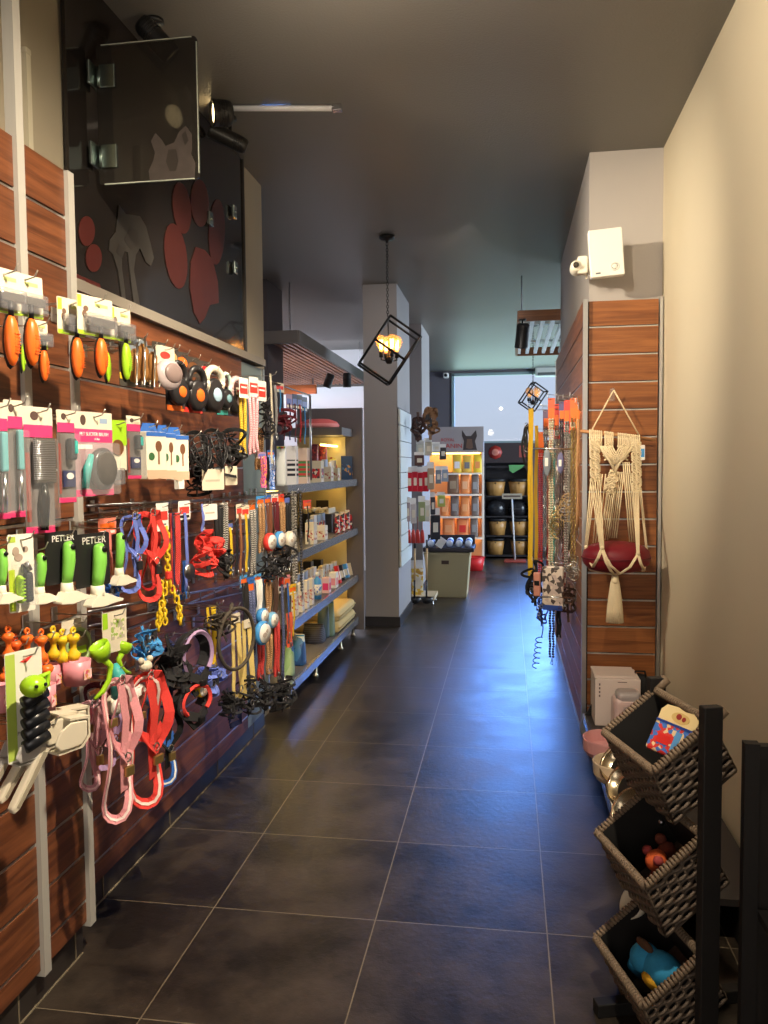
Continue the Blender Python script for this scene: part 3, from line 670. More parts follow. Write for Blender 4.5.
def bone(t, w, h, c):
    """squeaky bone shape with hanging loop"""
    r = w*.46
    MB().lathe([(.001, 0), (r*.7, -.02*h), (r, -.13*h), (r*.85, -.24*h), (r*.45, -.34*h), (r*.4, -.5*h), (r*.5, -.6*h), (r*.9, -.72*h), (r*.95, -.85*h), (r*.6, -.96*h), (.001, -h)], (0, 0, -h*.02), 16).build('body', P(c, rough=.3), t)
    MB().torus((0, 0, h*.1), h*.09, .0035, None, 14, 6).build('loop', P(c), t)
    MB().cyl((-r*.25, 0, -h*.02), (r*.25, 0, -h*.02), .004).build('clip', STEEL, t)
def cup(t, w, h):
    r = w*.3
    MB().lathe([(.001, -h), (r*.86, -h), (r, 0), (r*.93, 0), (r*.8, -h*.94), (.001, -h*.94)], n=22).build('cup_body', P('pink', rough=.3), t)
    MB().tube([(r*.9, 0, -h*.15), (r*1.25, 0, -h*.3), (r*1.25, 0, -h*.6), (r*.85, 0, -h*.8)], r*.13, 8).build('handle', P('pink', rough=.3), t)
    stripe(t, -r*.4, r*.4, -h*.75, -h*.35, print_mat((240, 200, 200), (220, 170, 90), (210, 90, 110), 160), -r*.97, 'label')
def lime_scoop(t, w, h, flip=1):
    mb = MB(); q = Matrix.Rotation(math.radians(-24*flip), 3, 'Y')
    mb.lathe([(.001, -h*.2), (w*.18, -h*.17), (w*.27, 0), (w*.25, h*.1), (w*.23, h*.1), (w*.22, 0), (.001, -h*.12)], (-w*.18*flip, 0, -h*.2), 20, q, 1, .7)
    mb.build('scoop_bowl', P('lime', rough=.28), t)
    MB().tube([(-w*.1*flip, 0, -h*.36), (w*.08*flip, -.004, -h*.5), (0, -.006, -h*.72), (-w*.18*flip, -.004, -h*.88), (-w*.4*flip, 0, -h*.97)], [w*.09, w*.07, w*.06, w*.06, w*.04], 10).build('handle', P('lime', rough=.28), t)
def litter_scoop(t, w, h, c, k=0):
    """shovel head at the upper right, long handle running down to the lower left"""
    hx, hz = w*.26, -h*.22
    mb = MB(); mb.prism([(-w*.0, -h*.1), (w*.2, 0), (w*.5, -h*.04), (w*.5, -h*.3), (w*.38, -h*.42), (w*.02, -h*.42), (-w*.1, -h*.28)], -.004, .0)
    mb.prism([(w*.2, 0), (w*.5, -h*.04), (w*.49, -h*.07), (w*.2, -h*.03)], -.045, 0).prism([(w*.47, -h*.04), (w*.5, -h*.04), (w*.5, -h*.3), (w*.38, -h*.42), (w*.35, -h*.4), (w*.47, -h*.28)], -.045, 0).prism([(w*.38, -h*.42), (w*.02, -h*.42), (w*.02, -h*.395), (w*.37, -h*.395)], -.045, 0)
    mb.build('shovel', P(c, rough=.45), t)
    MB().prism([(w*.04, -h*.12), (w*.2, -h*.05), (w*.44, -h*.08), (w*.44, -h*.28), (w*.34, -h*.37), (w*.04, -h*.37), (-w*.04, -h*.28)], -.05, -.044).build('shovel_back', P(c, rough=.45), t, bevel=.004)
    hd = MB().prism([(-w*.1, -h*.28), (w*.04, -h*.34), (-w*.14, -h*.6), (-w*.42, -h*.96), (-w*.5, -h), (-w*.53, -h*.93), (-w*.3, -h*.6)], -.016, .004)
    hd.build('handle', P(c, rough=.4), t, bevel=.004)
    MB().prism([(-w*.08, -h*.36), (-w*.02, -h*.38), (-w*.2, -h*.64), (-w*.44, -h*.94), (-w*.46, -h*.91), (-w*.25, -h*.62)], -.0175, -.0155).build('grip_inlay', P((158, 148, 128)), t)
    MB().box((w*.3, -.0056, -h*.3), (w*.1, .001, h*.08)).build('sticker', P((234, 230, 214)), t)
def harness(t, w, h, c, trim=None, bw=.022, two=None, loop2=True, seed=0):
    rnd = random.Random(seed); R = rnd.random
    cm = F(c); long = arc(0, -h*.52, w*.36, h*.48, pi/2, pi/2+2*pi, 26)[:-1]
    long = [(x+w*.08*math.sin(z*9+seed), .02*math.sin(3*i/26*2*pi), z) for i, (x, y, z) in enumerate(long)]
    strap(MB(), long, bw, .35, .003, True).build('girth_strap', cm, t)
    up = arc(w*.1, -h*.3, w*.32, h*.28, pi/2, pi/2+2*pi, 22)[:-1]; up = [(x, -.025+.012*math.cos(i), z) for i, (x, y, z) in enumerate(up)]
    strap(MB(), up, bw*.95, .6, .003, True).build('neck_strap', F(two or c), t)
    strap(MB(), [(-w*.34, -.01, -h*.42), (0, -.036, -h*.5), (w*.36, -.012, -h*.44)], bw*.9, .1).build('chest_strap', cm, t)
    strap(MB(), [(-w*.05, -.03, -h*.04), (w*.06, -.034, -h*.3), (-w*.02, -.03, -h*.58), (w*.05, -.02, -h*.8)], bw*1.1, .1).build('back_strap', F(two or c), t)
    if trim:
        strap(MB(), [(x*1.02, y-.0045, z) for x, y, z in long], bw*.28, .35, .0022, True).build('piping', F(trim), t)
    MB().torus((0, -.03, -h*.02), .012, .0026, None, 14, 6).build('ring', CHROME, t); MB().torus((w*.06, -.036, -h*.56), .013, .0028, None, 14, 6).build('ring', CHROME, t)
    for bp, bs in (((w*.1, -.036, -h*.66), (bw*1.2, .012, .03)), ((-w*.2, -.02, -h*.3), (bw*1.1, .01, .024))): MB().rbox(bp, bs, .003).build('buckle', mat((190, 160, 100) if trim else (40, 40, 42), rough=.3, metal=.8 if trim else 0), t)
def lead(t, w, h, style, c, c2=None, header=None, n=2, clip=True, hh=.12):
    """folded lead: strands hanging from a header card, snap hook at the end"""
    top = -h*hh if header else -.004
    if header:
        card(t, -w/2, w/2, -h*hh*1.6, 0, header); stripe(t, -w*.4, w*.4, -h*hh*1.1, -h*hh*.5, 'coral' if header in ('white', 'cream') else 'peri' if header in ('lilac', 'navy', 'soft_black') else 'orange', -.001, 'print'); stripe(t, -w*.4, w*.4, -h*hh*1.45, -h*hh*1.2, 'soft_black' if header == 'white' else 'white', -.001, 'print')
    bot = -h*(.93 if clip else 1)
    xs = [(-.5+(i+.5)/n)*w*.8 for i in range(n)]
    mb = MB()
    if style in ('strap', 'rope'):
        pts = []
        for i, x in enumerate(xs):
            seg = [(x+.003*math.sin(k*1.7+i), -.006+.004*math.cos(k+i), top+(bot-top)*k/7) for k in range(8)]
            if i % 2: seg.reverse()
            pts += seg
        pts = [(x, y, z) for x, y, z in pts]
        if style == 'strap': strap(mb, pts, min(w*.62/n*1.4, .024), .25, .0024)
        else: mb.tube(pts, min(w/n*.42, .009), 8)
        mb.build('webbing' if style == 'strap' else 'rope', c if hasattr(c, 'node_tree') else F(c), t)
    elif style in ('chain', 'beads'):
        r = min(w/n*.42, .010)
        for i, x in enumerate(xs):
            z = top; k = 0; cnt = 0
            step = max(r*1.7, (top-bot)/60)
            while z-step > bot:
                if style == 'chain': mb.torus((x+.002*math.sin(k), -.008, z-step/2), step*.62, r*.32, Matrix.Rotation(pi/4+(k % 2)*pi/2, 3, 'Z'), 8, 5, .62, 1)
                else: mb.ball((x+.002*math.sin(k), -.008, z-step/2), (r, r, step*.5), 8)
                z -= step; k += 1
        mb.build('chain' if style == 'chain' else 'bead_string', c if hasattr(c, 'node_tree') else P(c), t)
    if c2:
        strap(MB(), [(xs[0], -.011, top), (xs[0]+.002, -.0115, bot*.5), (xs[0], -.011, bot)], min(w/n*.4, .008), .2, .0015).build('accent_stripe', F(c2), t)
    if clip:
        r = min(w*.3, .012); q = MB().torus((xs[-1]*.3, -.012, -h+r*.9), r*.9, r*.22, None, 12, 6, .7, 1.1)
        q.cyl((xs[-1]*.3, -.012, -h+r*1.7), (xs[-1]*.3, -.012, bot+r*1.6), r*.32, n=8); q.build('snap_hook', STEEL, t)
def retract(t, w, h, loopc, badge, foot, body=(40, 38, 40)):
    card(t, -w*.42, w*.46, -h*.98, -h*.3, (44, 42, 44), .012, r=.006)
    lp = arc(0, -h*.26, w*.34, h*.24, -.2, pi+.2, 18, -.012)
    MB().tube([lp[0]]+lp+[lp[-1]], [w*.1]*(len(lp)+2), 10).tube([(lp[0][0], -.012, lp[0][2]), (w*.26, -.012, -h*.44)], w*.11, 10).tube([(lp[-1][0], -.012, lp[-1][2]), (-w*.3, -.012, -h*.5)], w*.1, 10).build('handle_loop', P(loopc, rough=.3), t)
    MB().lathe([(.001, 0), (w*.36, 0), (w*.4, .008), (w*.4, .026), (w*.34, .034), (.001, .034)], (0, .006, -h*.6), 24, Matrix.Rotation(pi/2, 3, 'X'), 1, 1.1).build('reel_case', P(body, rough=.3), t)
    MB().lathe([(.001, 0), (w*.19, 0), (w*.17, .003), (.001, .003)], (w*.02, -.028, -h*.6), 20, Matrix.Rotation(pi/2, 3, 'X')).build('round_badge', P(badge), t)
    stripe(t, -w*.4, w*.44, -h*.97, -h*.86, foot, .0105, 'foot_band'); MB().cyl((w*.2, -.012, -h*.78), (w*.2, -.012, -h*.93), .005).build('snap_hook', STEEL, t)
def boxcard(t, w, h, hd, pic, d=.035):
    MB().rbox((0, -d/2, -h*.58), (w, d, h*.84), .002).build('carton_body', P((238, 230, 212)), t)
    MB().prism([(-w*.48, -h*.2), (-w*.3, -.001), (w*.3, 0), (w*.48, -h*.2)], -.003, -.001).build('hang_tab', P(hd), t)
    stripe(t, -w*.495, w*.495, -h*.999, -h*.84, (214, 180, 152), -d-.0008, 'tan_band'); stripe(t, -w*.495, w*.495, -h*.24, -h*.165, hd, -d-.0008, 'blue_band')
    MB().prism(oval(w*.1, -h*.42, w*.16, h*.1), -d-.0012, -d).build('brush_photo', P((120, 80, 56)), t)
    MB().box((w*.1, -d-.0008, -h*.62), (w*.09, .0008, h*.24)).build('brush_stem_photo', P((150, 110, 80)), t)
    MB().prism(oval(-w*.26, -h*.6, w*.14, h*.07), -d-.0012, -d).build('green_seal', P((64, 110, 70)), t)
def tangle(t, w, h, c='black', n=7, seed=1, bw=.016, tags=0):
    """bundle of harness straps and basket wires"""
    rd = random.Random(seed); mats_ = F(c); dp = min(.035, w*.28); jt = min(.01, w*.08)
    for i in range(n):
        cx, cz = (rd.random()-.5)*w*.5, -h*(.18+.6*rd.random()); rx, rz = w*(.14+.26*rd.random()), h*(.1+.16*rd.random()); ph = rd.random()*6
        pts = [(cx+rx*math.cos(a+ph)+jt*math.sin(3*a), -dp*.6+dp*math.sin(2*a+ph), cz+rz*math.sin(a+ph)) for a in [2*pi*k/28 for k in range(28)]]
        strap(MB(), pts, bw*(.7+.5*rd.random()), rd.random()*1.2, .0026, True).build('strap', mats_, t)
    strap(MB(), [(0, -.005, 0), (w*.05, -.01, -h*.2), (-w*.05, -.02, -h*.5), (0, -.01, -h)], bw, .3).build('hanging_strap', mats_, t)
    for i in range(3): MB().rbox(((rd.random()-.5)*w*.6, -dp-.01, -h*(.2+.6*rd.random())), (bw*1.3, .01, bw*1.7), .003).build('buckle', P((54, 54, 58)), t)
    for rp in ((w*.1, -dp-.014, -h*.36), (-w*.15, -dp-.014, -h*.6)): MB().torus(rp, min(.012, w*.14), .0026, None, 12, 6).build('ring', STEEL, t)
def wire_muzzle(t, w, h, c='black'):
    mb = MB()
    for i in range(5):
        r = w*.42*(1-.1*i); mb.torus((0, -.03-.0*i, -h*(.3+.13*i)), r, .003, Matrix.Rotation(.4, 3, 'X'), 20, 6, 1, .7)
    for i in range(8):
        a = pi*2*i/8; mb.tube([(w*.42*math.cos(a), -.03, -h*.3+w*.3*math.sin(a)), (w*.3*math.cos(a), -.05, -h*.6+w*.2*math.sin(a)), (0, -.06, -h*.86)], .003, 6)
    mb.build('basket', P((42, 42, 44)), t)
    strap(MB(), arc(0, -h*.2, w*.4, h*.2, 0, 2*pi, 20, -.01)[:-1], .016, .5, .0026, True).build('strap', F(c), t)
def swing_tag(t, w, h, c='cream'):
    card(t, -w/2, w/2, -h, 0, c); stripe(t, -w*.35, w*.3, -h*.6, -h*.5, (190, 180, 160), -.001, 'print')
    MB().tube([(0, 0, 0), (.004, 0, .02), (0, .004, .04)], .0012, 5).build('string', P('black'), t)
# ------------------------------------------------------------------ near slatwall, top row
XA = -1.16
def put(fn, name, label, cat, box, X, *args, a=16, group=None, hk=None, wall=None, side=1, Y=None, tagc=None, hdz=.012, **kw):
    t, w, h = hang(name, label, cat, box, X, a, side, group, Y)
    fn(t, w, h, *args, **kw)
    if hk: hook(t, hk, wall if wall is not None else (-1.38 if t.location.y < 2.42 else -1.48), side=side, tagc=tagc, dz=hdz)
    return t
G1 = 'grooming tools with bright handles on the top row'
put(deshedder, 'deshedding_brush', 'orange deshedding brush on cream card at the frame edge, topmost on the near slatwall', 'grooming brush', (-14, 268, 20, 366), XA+.05, 'orange', group=G1, hk='outermost orange deshedding brush')
put(deshedder, 'deshedding_brush', 'orange deshedding brush on a cream card with wide grey blister, before the first metal upright', 'grooming brush', (6, 274, 42, 366), XA+.01, 'orange', group=G1, hk='wide cream card before the first upright', hx=.0)
put(deshedder, 'deshedding_brush', 'lime handled brush peeping out behind the orange one before the first upright', 'grooming brush', (12, 345, 22, 373), XA-.05, 'lime', full=False, group=G1)
put(deshedder, 'deshedding_brush', 'smaller orange handled brush hanging just right of the first metal upright', 'grooming brush', (28, 320, 47, 381), XA-.07, 'orange', group=G1, hk='smaller orange brush beside the first upright')
put(deshedder, 'deshedding_brush', 'narrow cream card with orange brush beside the second metal upright', 'grooming brush', (57, 299, 84, 378), XA-.03, 'orange', group=G1, hk='narrow cream card at the second upright')
put(deshedder, 'deshedding_brush', 'broad cream card with orange brush just past the second metal upright', 'grooming brush', (77, 297, 112, 376), XA+.02, 'orange', group=G1, hk='broad cream card with the orange brush', cf=.5)
put(deshedder, 'deshedding_brush', 'lime brush with black back hanging between orange and lime ones on the top row', 'grooming brush', (97, 353, 108, 383), XA-.02, 'lime', full=False, group=G1)
put(deshedder, 'deshedding_brush', 'cream card with lime handled brush, the last bright handle of the top row', 'grooming brush', (110, 308, 130, 380), XA, 'lime', group=G1, hk='last lime handled brush')
def brown_brush(t, w, h):
    card(t, -w/2, w/2, -h, 0, (70, 66, 60), .01)
    MB().tube([(0, -.015, -h*.18), (0, -.02, -h*.3), (-w*.03, -.022, -h*.55), (w*.02, -.02, -h*.8), (0, -.015, -h*.92)], [w*.14, w*.24, w*.2, w*.24, w*.16], 12).build('wooden_handle', wood('turned_wood', 2, (120, 76, 36), (176, 124, 66)), t)
    stripe(t, -w*.48, w*.48, -h*.84, -h*.7, 'yellow', .0088, 'yellow_band'); MB().rbox((0, -.01, -h*.16), (w*.6, .02, h*.14), .004).build('brush_head', mat((120, 130, 140), rough=.5), t)
    MB().tube([(-w*.2, -.045, -h*.05), (-w*.3, -.05, -h*.6), (-w*.3, -.045, -h*1.0), (-w*.05, -.05, -h*1.02), (-w*.02, -.05, -h*.9)], .003, 6).build('wire_leg', WIRE, t)
G2 = 'wooden handled brushes on the top row'
put(brown_brush, 'wooden_brush', 'brown wooden handled brush with yellow band right after the lime brushes', 'grooming brush', (121, 342, 137, 386), XA-.02, group=G2, hk='wooden brush beside the lime brushes')
put(brown_brush, 'wooden_brush', 'brown wooden handled brush with bright yellow band and bent wire leg, middle of three', 'grooming brush', (129, 336, 146, 386), XA-.04, group=G2, hk='middle wooden brush')
put(brown_brush, 'wooden_brush', 'brown wooden handled brush partly hidden beside the round paw pack', 'grooming brush', (140, 345, 155, 388), XA-.08, group=G2, hk='wooden brush beside the paw pack')
def clam(t, w, h, c=(206, 190, 190)):
    card(t, -w*.4, w*.4, -h*.4, 0, 'cream', .006); MB().prism(oval(0, -h*.2, w*.2, h*.08), .004, .0052).build('red_print', P('coral'), t)
    MB().ball((0, -.01, -h*.62), (w*.5, .03, h*.34), 18).build('round_shell', P(c, rough=.25), t); MB().ball((0, -.032, -h*.6), (w*.36, .014, h*.22), 16).build('photo_disc', P((150, 130, 126)), t)
    MB().torus((0, -.01, -h*.62), 1, .07, None, 24, 6, w*.5, h*.34) if 0 else None
put(clam, 'round_pack', 'round pinkish clam pack with a paw photo between wooden brushes and black leads', 'pet accessory', (154, 346, 178, 392), XA-.06, hk='round paw pack')
G3 = 'retractable leads on dark cards along the top row'
put(retract, 'retractable_lead', 'black retractable lead with orange badge, first on the row after the round pack', 'retractable lead', (166, 362, 186, 412), XA-.1, (40, 38, 40), 'orange', 'orange', group=G3, hk='first black retractable lead')
put(retract, 'retractable_lead', 'black retractable lead with bright orange badge and orange foot band, middle of the dark pair', 'retractable lead', (183, 368, 205, 414), XA-.1, (38, 36, 38), 'orange', 'coral', group=G3, hk='second black retractable lead')
put(retract, 'retractable_lead', 'retractable lead with a white loop handle and pale blue badge', 'retractable lead', (200, 368, 223, 413), XA-.11, 'cream', (170, 200, 220), (60, 66, 74), group=G3, hk='white loop retractable lead')
put(retract, 'retractable_lead', 'narrow mint green retractable lead seen edge on beside the white one', 'retractable lead', (217, 373, 230, 416), XA-.12, (190, 214, 204), (120, 160, 170), 'teal', group=G3, hk='mint retractable lead')
put(retract, 'retractable_lead', 'retractable lead with a pale pink loop handle next to the yellow rope', 'retractable lead', (226, 378, 243, 417), XA-.13, (226, 190, 190), (220, 200, 200), (70, 80, 100), group=G3, hk='pink loop retractable lead')
for i, (x, y, c, s) in enumerate(((158, 342, 'brown', 'brown'), (171, 347, 'tan', 'tan'), (181, 352, 'orange', 'orange'), (192, 357, 'brown', 'dark brown'), (203, 361, 'red', 'red'))):
    def tg(t, w, h, c=c):
        card(t, -w/2, w/2, -h, 0, (60, 54, 50)); MB().prism(oval(0, -h*.55, w*.4, h*.3), -.0024, -.0008).build('round_print', P(c), t)
    put(tg, 'header_card', ('small dark hang card with a %s disc, %s from the wooden brushes' % (s, ('first', 'second', 'third', 'fourth', 'last')[i])), 'hang card', (x-6, y, x+7, y+20), XA-.13, group='small hang cards above the retractable leads', hk='%s disc card above the retractable leads' % s)
RY = wave_mat((206, 160, 30), (244, 206, 70), 60, 'DIAGONAL'); RP = wave_mat((222, 140, 150), (244, 196, 200), 60, 'DIAGONAL'); RW = wave_mat((196, 186, 160), (240, 232, 212), 60, 'DIAGONAL')
RR = wave_mat((150, 24, 36), (226, 80, 70), 90, 'DIAGONAL'); RBr = wave_mat((110, 74, 44), (206, 160, 110), 80, 'DIAGONAL'); RN = wave_mat((26, 32, 66), (110, 120, 160), 80, 'DIAGONAL'); RK = wave_mat((18, 18, 20), (190, 184, 176), 70, 'DIAGONAL')
XB = -1.26
put(lead, 'rope_lead', 'thick yellow rope lead hanging in a long loop on the top row', 'lead', (236, 388, 246, 460), XB, 'rope', RY, n=2, header='cream', hh=.06, hk='yellow rope lead')
put(lead, 'rope_lead', 'thick pale pink rope lead hanging in a long loop beside the yellow one', 'lead', (246, 396, 258, 458), XB+.02, 'rope', RP, n=3, hk='pink rope lead')
for i, (x, y) in enumerate(((243, 378), (253, 377), (261, 381))):
    put(lambda t, w, h: (card(t, -w/2, w/2, -h, 0, 'white'), stripe(t, -w*.42, w*.42, -h*.8, -h*.3, 'coral', -.001, 'red_print'), stripe(t, -w*.3, w*.3, -h*.5, -h*.42, 'white', -.0016, 'print')), 'price_card', 'white card with red print above the %s' % ('yellow rope lead', 'pink rope lead', 'black charm lead')[i], 'hang card', (x-4, y, x+5, y+20), XB+.03, group='red and white cards over the rope leads')
put(tangle, 'black_collar', 'black collar with a round cream charm hanging below the white cards', 'collar', (257, 399, 268, 440), XB, 'black', 5, 4, .012, hk='black collar with the cream charm')
put(lead, 'slim_lead', 'pair of thin tan cords hanging under the black charm collar', 'lead', (253, 428, 263, 472), XB-.04, 'rope', RBr, n=3)
put(lead, 'flat_lead', 'long cream lead with printed dots hanging at the end of the top row', 'lead', (266, 373, 274, 470), XB+.03, 'strap', RW, n=1, hk='cream dotted lead')
put(lead, 'slim_lead', 'thin grey cord beside the long cream dotted lead', 'lead', (272, 385, 277, 440), XB-.02, 'rope', 'grey', n=1)
# ------------------------------------------------------------------ second row
G4 = 'combs on pink and cream cards in the second row'
put(comb_pack, 'grooming_comb', 'pink carded comb cut by the frame edge in the second row', 'comb pack', (-16, 402, 7, 520), XA+.07, 'comb', group=G4, hk='comb pack at the frame edge')
put(comb_pack, 'grooming_comb', 'pink carded comb with teal spine and silver handle hanging before the big rake comb', 'comb pack', (3, 400, 22, 518), XA+.04, 'comb', group=G4, hk='teal and silver comb pack')
put(comb_pack, 'rake_comb', 'big metal toothed rake comb in a pink and cream blister pack', 'comb pack', (22, 407, 52, 534), XA, 'rake', group=G4, hk='big rake comb pack')
put(comb_pack, 'nail_clipper', 'slim pink pack of pet clippers with a dark blue label beside the oval slicker brush', 'clipper pack', (56, 410, 74, 503), XA, 'clipper', group=G4, hk='slim clipper pack')
put(slicker_pack, 'slicker_brush', 'oval slicker brush on a pink card lettered pet slicker brush', 'brush pack', (74, 412, 112, 498), XA+.02, hk='oval slicker brush')
put(comb_pack, 'nail_clipper', 'narrow pink pack with blue clippers beside the white cartons', 'clipper pack', (126, 416, 140, 479), XA-.06, 'clipper', group=G4, hk='narrow pack with blue clippers')
put(lambda t, w, h: (card(t, -w/2, w/2, -h*.5, 0, 'lime'), card(t, -w/2, w/2, -h, -h*.3, 'cream', .002), MB().prism(oval(0, -h*.55, w*.3, h*.16), -.004, -.001).build('pet_photo', P('brown'), t)), 'header_card', 'yellow green and cream card behind the slicker brush', 'hang card', (107, 420, 126, 470), XA-.06, hk='yellow green card')
put(lambda t, w, h: (card(t, -w/2, w/2, -h*.25, 0, 'cream'), MB().rbox((0, -.01, -h*.6), (w*.8, .02, h*.7), .004).build('clear_box', SMOKE, t), MB().rbox((0, -.01, -h*.55), (w*.4, .012, h*.4), .004).build('steel_tool', STEEL, t)), 'grooming_tool', 'small clear pack with a steel tool behind the slicker brush', 'grooming tool', (108, 462, 122, 486), XA-.03)
G5 = 'white cartons with blue tabs in the second row'
for i, (b, s) in enumerate((((138, 423, 158, 479), 'nearest carton with the oval brush photo'), ((155, 425, 168, 479), 'middle carton, seen past the first'), ((165, 427, 181, 480), 'last carton, beside the black muzzles'))):
    put(boxcard, 'brush_carton', 'white brush carton with blue hanging tab, '+s, 'carton', b, XA-.08-.005*i, 'blue', 1, group=G5, hk='white '+s.split(',')[0])
# black muzzles and harness tangle
put(wire_muzzle, 'dog_muzzle', 'black wire dog muzzle with straps hanging right after the white cartons', 'dog muzzle', (180, 432, 206, 478), XB, hk='first black muzzle')
put(wire_muzzle, 'dog_muzzle', 'black wire dog muzzle with star shaped front over the white swing tag', 'dog muzzle', (198, 430, 222, 474), XB+.02, hk='second black muzzle')
put(tangle, 'dog_harness', 'tangled black strap harness hanging beside the teal panel in the second row', 'dog harness', (214, 432, 240, 476), XB, 'black', 8, 11, .014, hk='black harness beside the teal sheen panel')
put(tangle, 'dog_harness', 'black strap harness hanging low between the cartons and the white swing tag', 'dog harness', (184, 452, 204, 496), XB-.03, 'black', 7, 5, .014, hk='low black harness')
put(swing_tag, 'swing_tag', 'square cream swing tag hanging from the black muzzles', 'swing tag', (202, 469, 224, 490), XB+.05)
put(swing_tag, 'swing_tag', 'narrow cream swing tag hanging beside the teal sheen panel', 'swing tag', (225, 466, 237, 485), XB+.03)
put(swing_tag, 'swing_tag', 'thin white swing tag tilted below the white cartons', 'swing tag', (174, 470, 184, 489), XB-.02, 'white')
# toys and packs hung in front of the first shelf
put(lead, 'toy_strip', 'purple and pink printed pack hanging near the shelf end', 'pet toy', (258, 452, 266, 486), XB, 'strap', print_mat((150, 70, 160), (230, 90, 140), (250, 170, 60), 200), n=2, clip=False, header='lilac')
put(lead, 'toy_strip', 'blue printed strip toy hanging near the shelf end', 'pet toy', (267, 450, 274, 488), XB-.02, 'strap', print_mat((60, 110, 200), (130, 170, 230), (230, 230, 240), 200), n=2, clip=False, header='blue')
# ------------------------------------------------------------------ third row
G6 = 'green handled trimmers in the third row'
put(trimmer, 'pet_trimmer', 'green handled trimmer with white head on a black card, nearest the first upright', 'pet trimmer', (45, 531, 80, 604), XA+.0, group=G6, hk='green trimmer nearest the first upright')
put(trimmer, 'pet_trimmer', 'green handled trimmer with white head on a black card, beside the pink strap', 'pet trimmer', (75, 533, 112, 607), XA+.01, group=G6, hk='green trimmer beside the pink strap')
put(trimmer, 'pet_trimmer', 'green trimmer without card hanging against the pink strap', 'pet trimmer', (103, 524, 127, 586), XA-.07, group=G6, brand=False, hk='cardless green trimmer')
put(trimmer, 'pet_trimmer', 'green trimmer half hidden behind the lime clippers card', 'pet trimmer', (20, 545, 50, 604), XA-.04, group=G6, brand=False, hk='half hidden green trimmer')
put(trimmer, 'pet_trimmer', 'green trimmer cut off by the frame edge in the third row', 'pet trimmer', (-18, 540, 10, 604), XA+.04, group=G6, brand=False, hk='green trimmer at the frame edge')
put(clippers, 'nail_clipper', 'lime and grey pet clippers on a tall white card in the third row', 'clipper pack', (7, 534, 33, 612), XA+.06, a=26, hk='lime clippers card')
put(lead, 'collar', 'flat salmon pink strap hanging behind the cardless green trimmer', 'collar', (98, 518, 116, 584), XA-.12, 'strap', (226, 130, 120), n=1, clip=False, header=(230, 130, 110), hh=.16, hk='salmon strap')
put(harness, 'dog_harness', 'periwinkle blue strap harness hanging between green trimmer and red harness', 'dog harness', (117, 514, 139, 592), XB+.02, 'peri', None, .016, seed=2, hk='periwinkle harness')
put(tangle, 'dog_harness', 'small royal blue harness bundled under the salmon strap', 'dog harness', (94, 582, 114, 606), XA-.1, 'blue', 5, 21, .014, hk='small royal blue harness')
put(harness, 'dog_harness', 'bright red strap harness hanging left of the yellow chain', 'dog harness', (132, 510, 160, 601), XB+.04, 'coral', None, .02, seed=5, hk='bright red harness')
put(harness, 'dog_harness', 'thin orange red strap lead behind the bright red harness', 'dog harness', (140, 512, 152, 590), XB-.04, 'red', None, .012, seed=9, hk='orange red lead')
put(lambda t, w, h: (card(t, -w/2, w/2, -h, 0, 'white'), stripe(t, -w*.42, w*.42, -h*.62, -h*.3, 'coral', -.001, 'red_print'), stripe(t, -w*.3, w*.3, -h*.8, -h*.74, 'grey', -.001, 'print')), 'price_card', 'white card with red band on top of the yellow chain lead', 'hang card', (156, 503, 168, 531), XB+.05, hk='yellow chain card')
def yellow_chain(t, w, h):
    mb = MB(); k = 0
    def run(pts, n):
        nonlocal k
        for i in range(n):
            f = i/n*(len(pts)-1); j = int(f); u = f-j; p = V(pts[j]).lerp(V(pts[j+1]), u)
            mb.torus(p, .014, .0042, Matrix.Rotation(pi/4+(k % 2)*pi/2+.3*math.sin(i), 3, 'Z'), 10, 6, .62, 1); k += 1
    run([(0, -.01, 0), (0, -.01, -h*.5)], 9); run([(0, -.01, -h*.5), (-w*.4, -.02, -h*.8), (-w*.5, -.02, -h)], 10); run([(0, -.01, -h*.5), (w*.3, -.02, -h*.78), (w*.35, -.02, -h)], 10); run([(-w*.1, .01, -h*.55), (-w*.05, .0, -h*.98)], 9)
    mb.build('chain', P('yellow', rough=.3), t); MB().rbox((0, -.014, -h*.46), (.024, .018, .03), .005).build('red_clasp', P('coral'), t)
put(yellow_chain, 'chain_lead', 'bright yellow plastic chain lead with a red clasp', 'chain lead', (151, 530, 178, 628), XB+.05)
put(lead, 'flat_lead', 'dark red and navy striped lead hanging right of the yellow chain', 'lead', (166, 512, 180, 596), XB-.02, 'strap', RR, 'navy', n=2, hk='dark red striped lead')
put(lead, 'flat_lead', 'slate blue strap lead with white and red card and a silver disc', 'lead', (178, 501, 190, 598), XB+.0, 'strap', 'peri', None, 'white', n=1, hk='slate blue lead')
put(lambda t, w, h: MB().lathe([(.001, 0), (w*.5, 0), (w*.5, .004), (.001, .004)], (0, 0, -h*.5), 20, Matrix.Rotation(pi/2, 3, 'X')).build('disc', STEEL, t), 'identity_tag', 'round silver tag hanging at the slate blue lead', 'identity tag', (184, 564, 194, 579), XB+.05)
put(lambda t, w, h: tangle(t, w, h, 'coral', 9, 33, .018), 'dog_harness', 'bundled coral red harness hanging under a blue clip in the third row', 'dog harness', (192, 530, 217, 578), XB+.04, hk='coral harness bundle')
put(lead, 'flat_lead', 'short periwinkle strap with white swing card over the coral harness bundle', 'lead', (197, 503, 206, 534), XB+.03, 'strap', 'peri', n=1, hk='periwinkle strap')
put(swing_tag, 'swing_tag', 'white swing tag tilted in front of the black cords', 'swing tag', (203, 504, 217, 520), XB+.05, 'white')
put(lead, 'flat_lead', 'blue strap lead dangling low behind the silver disc', 'lead', (172, 560, 188, 600), XB-.03, 'strap', 'blue', n=2)
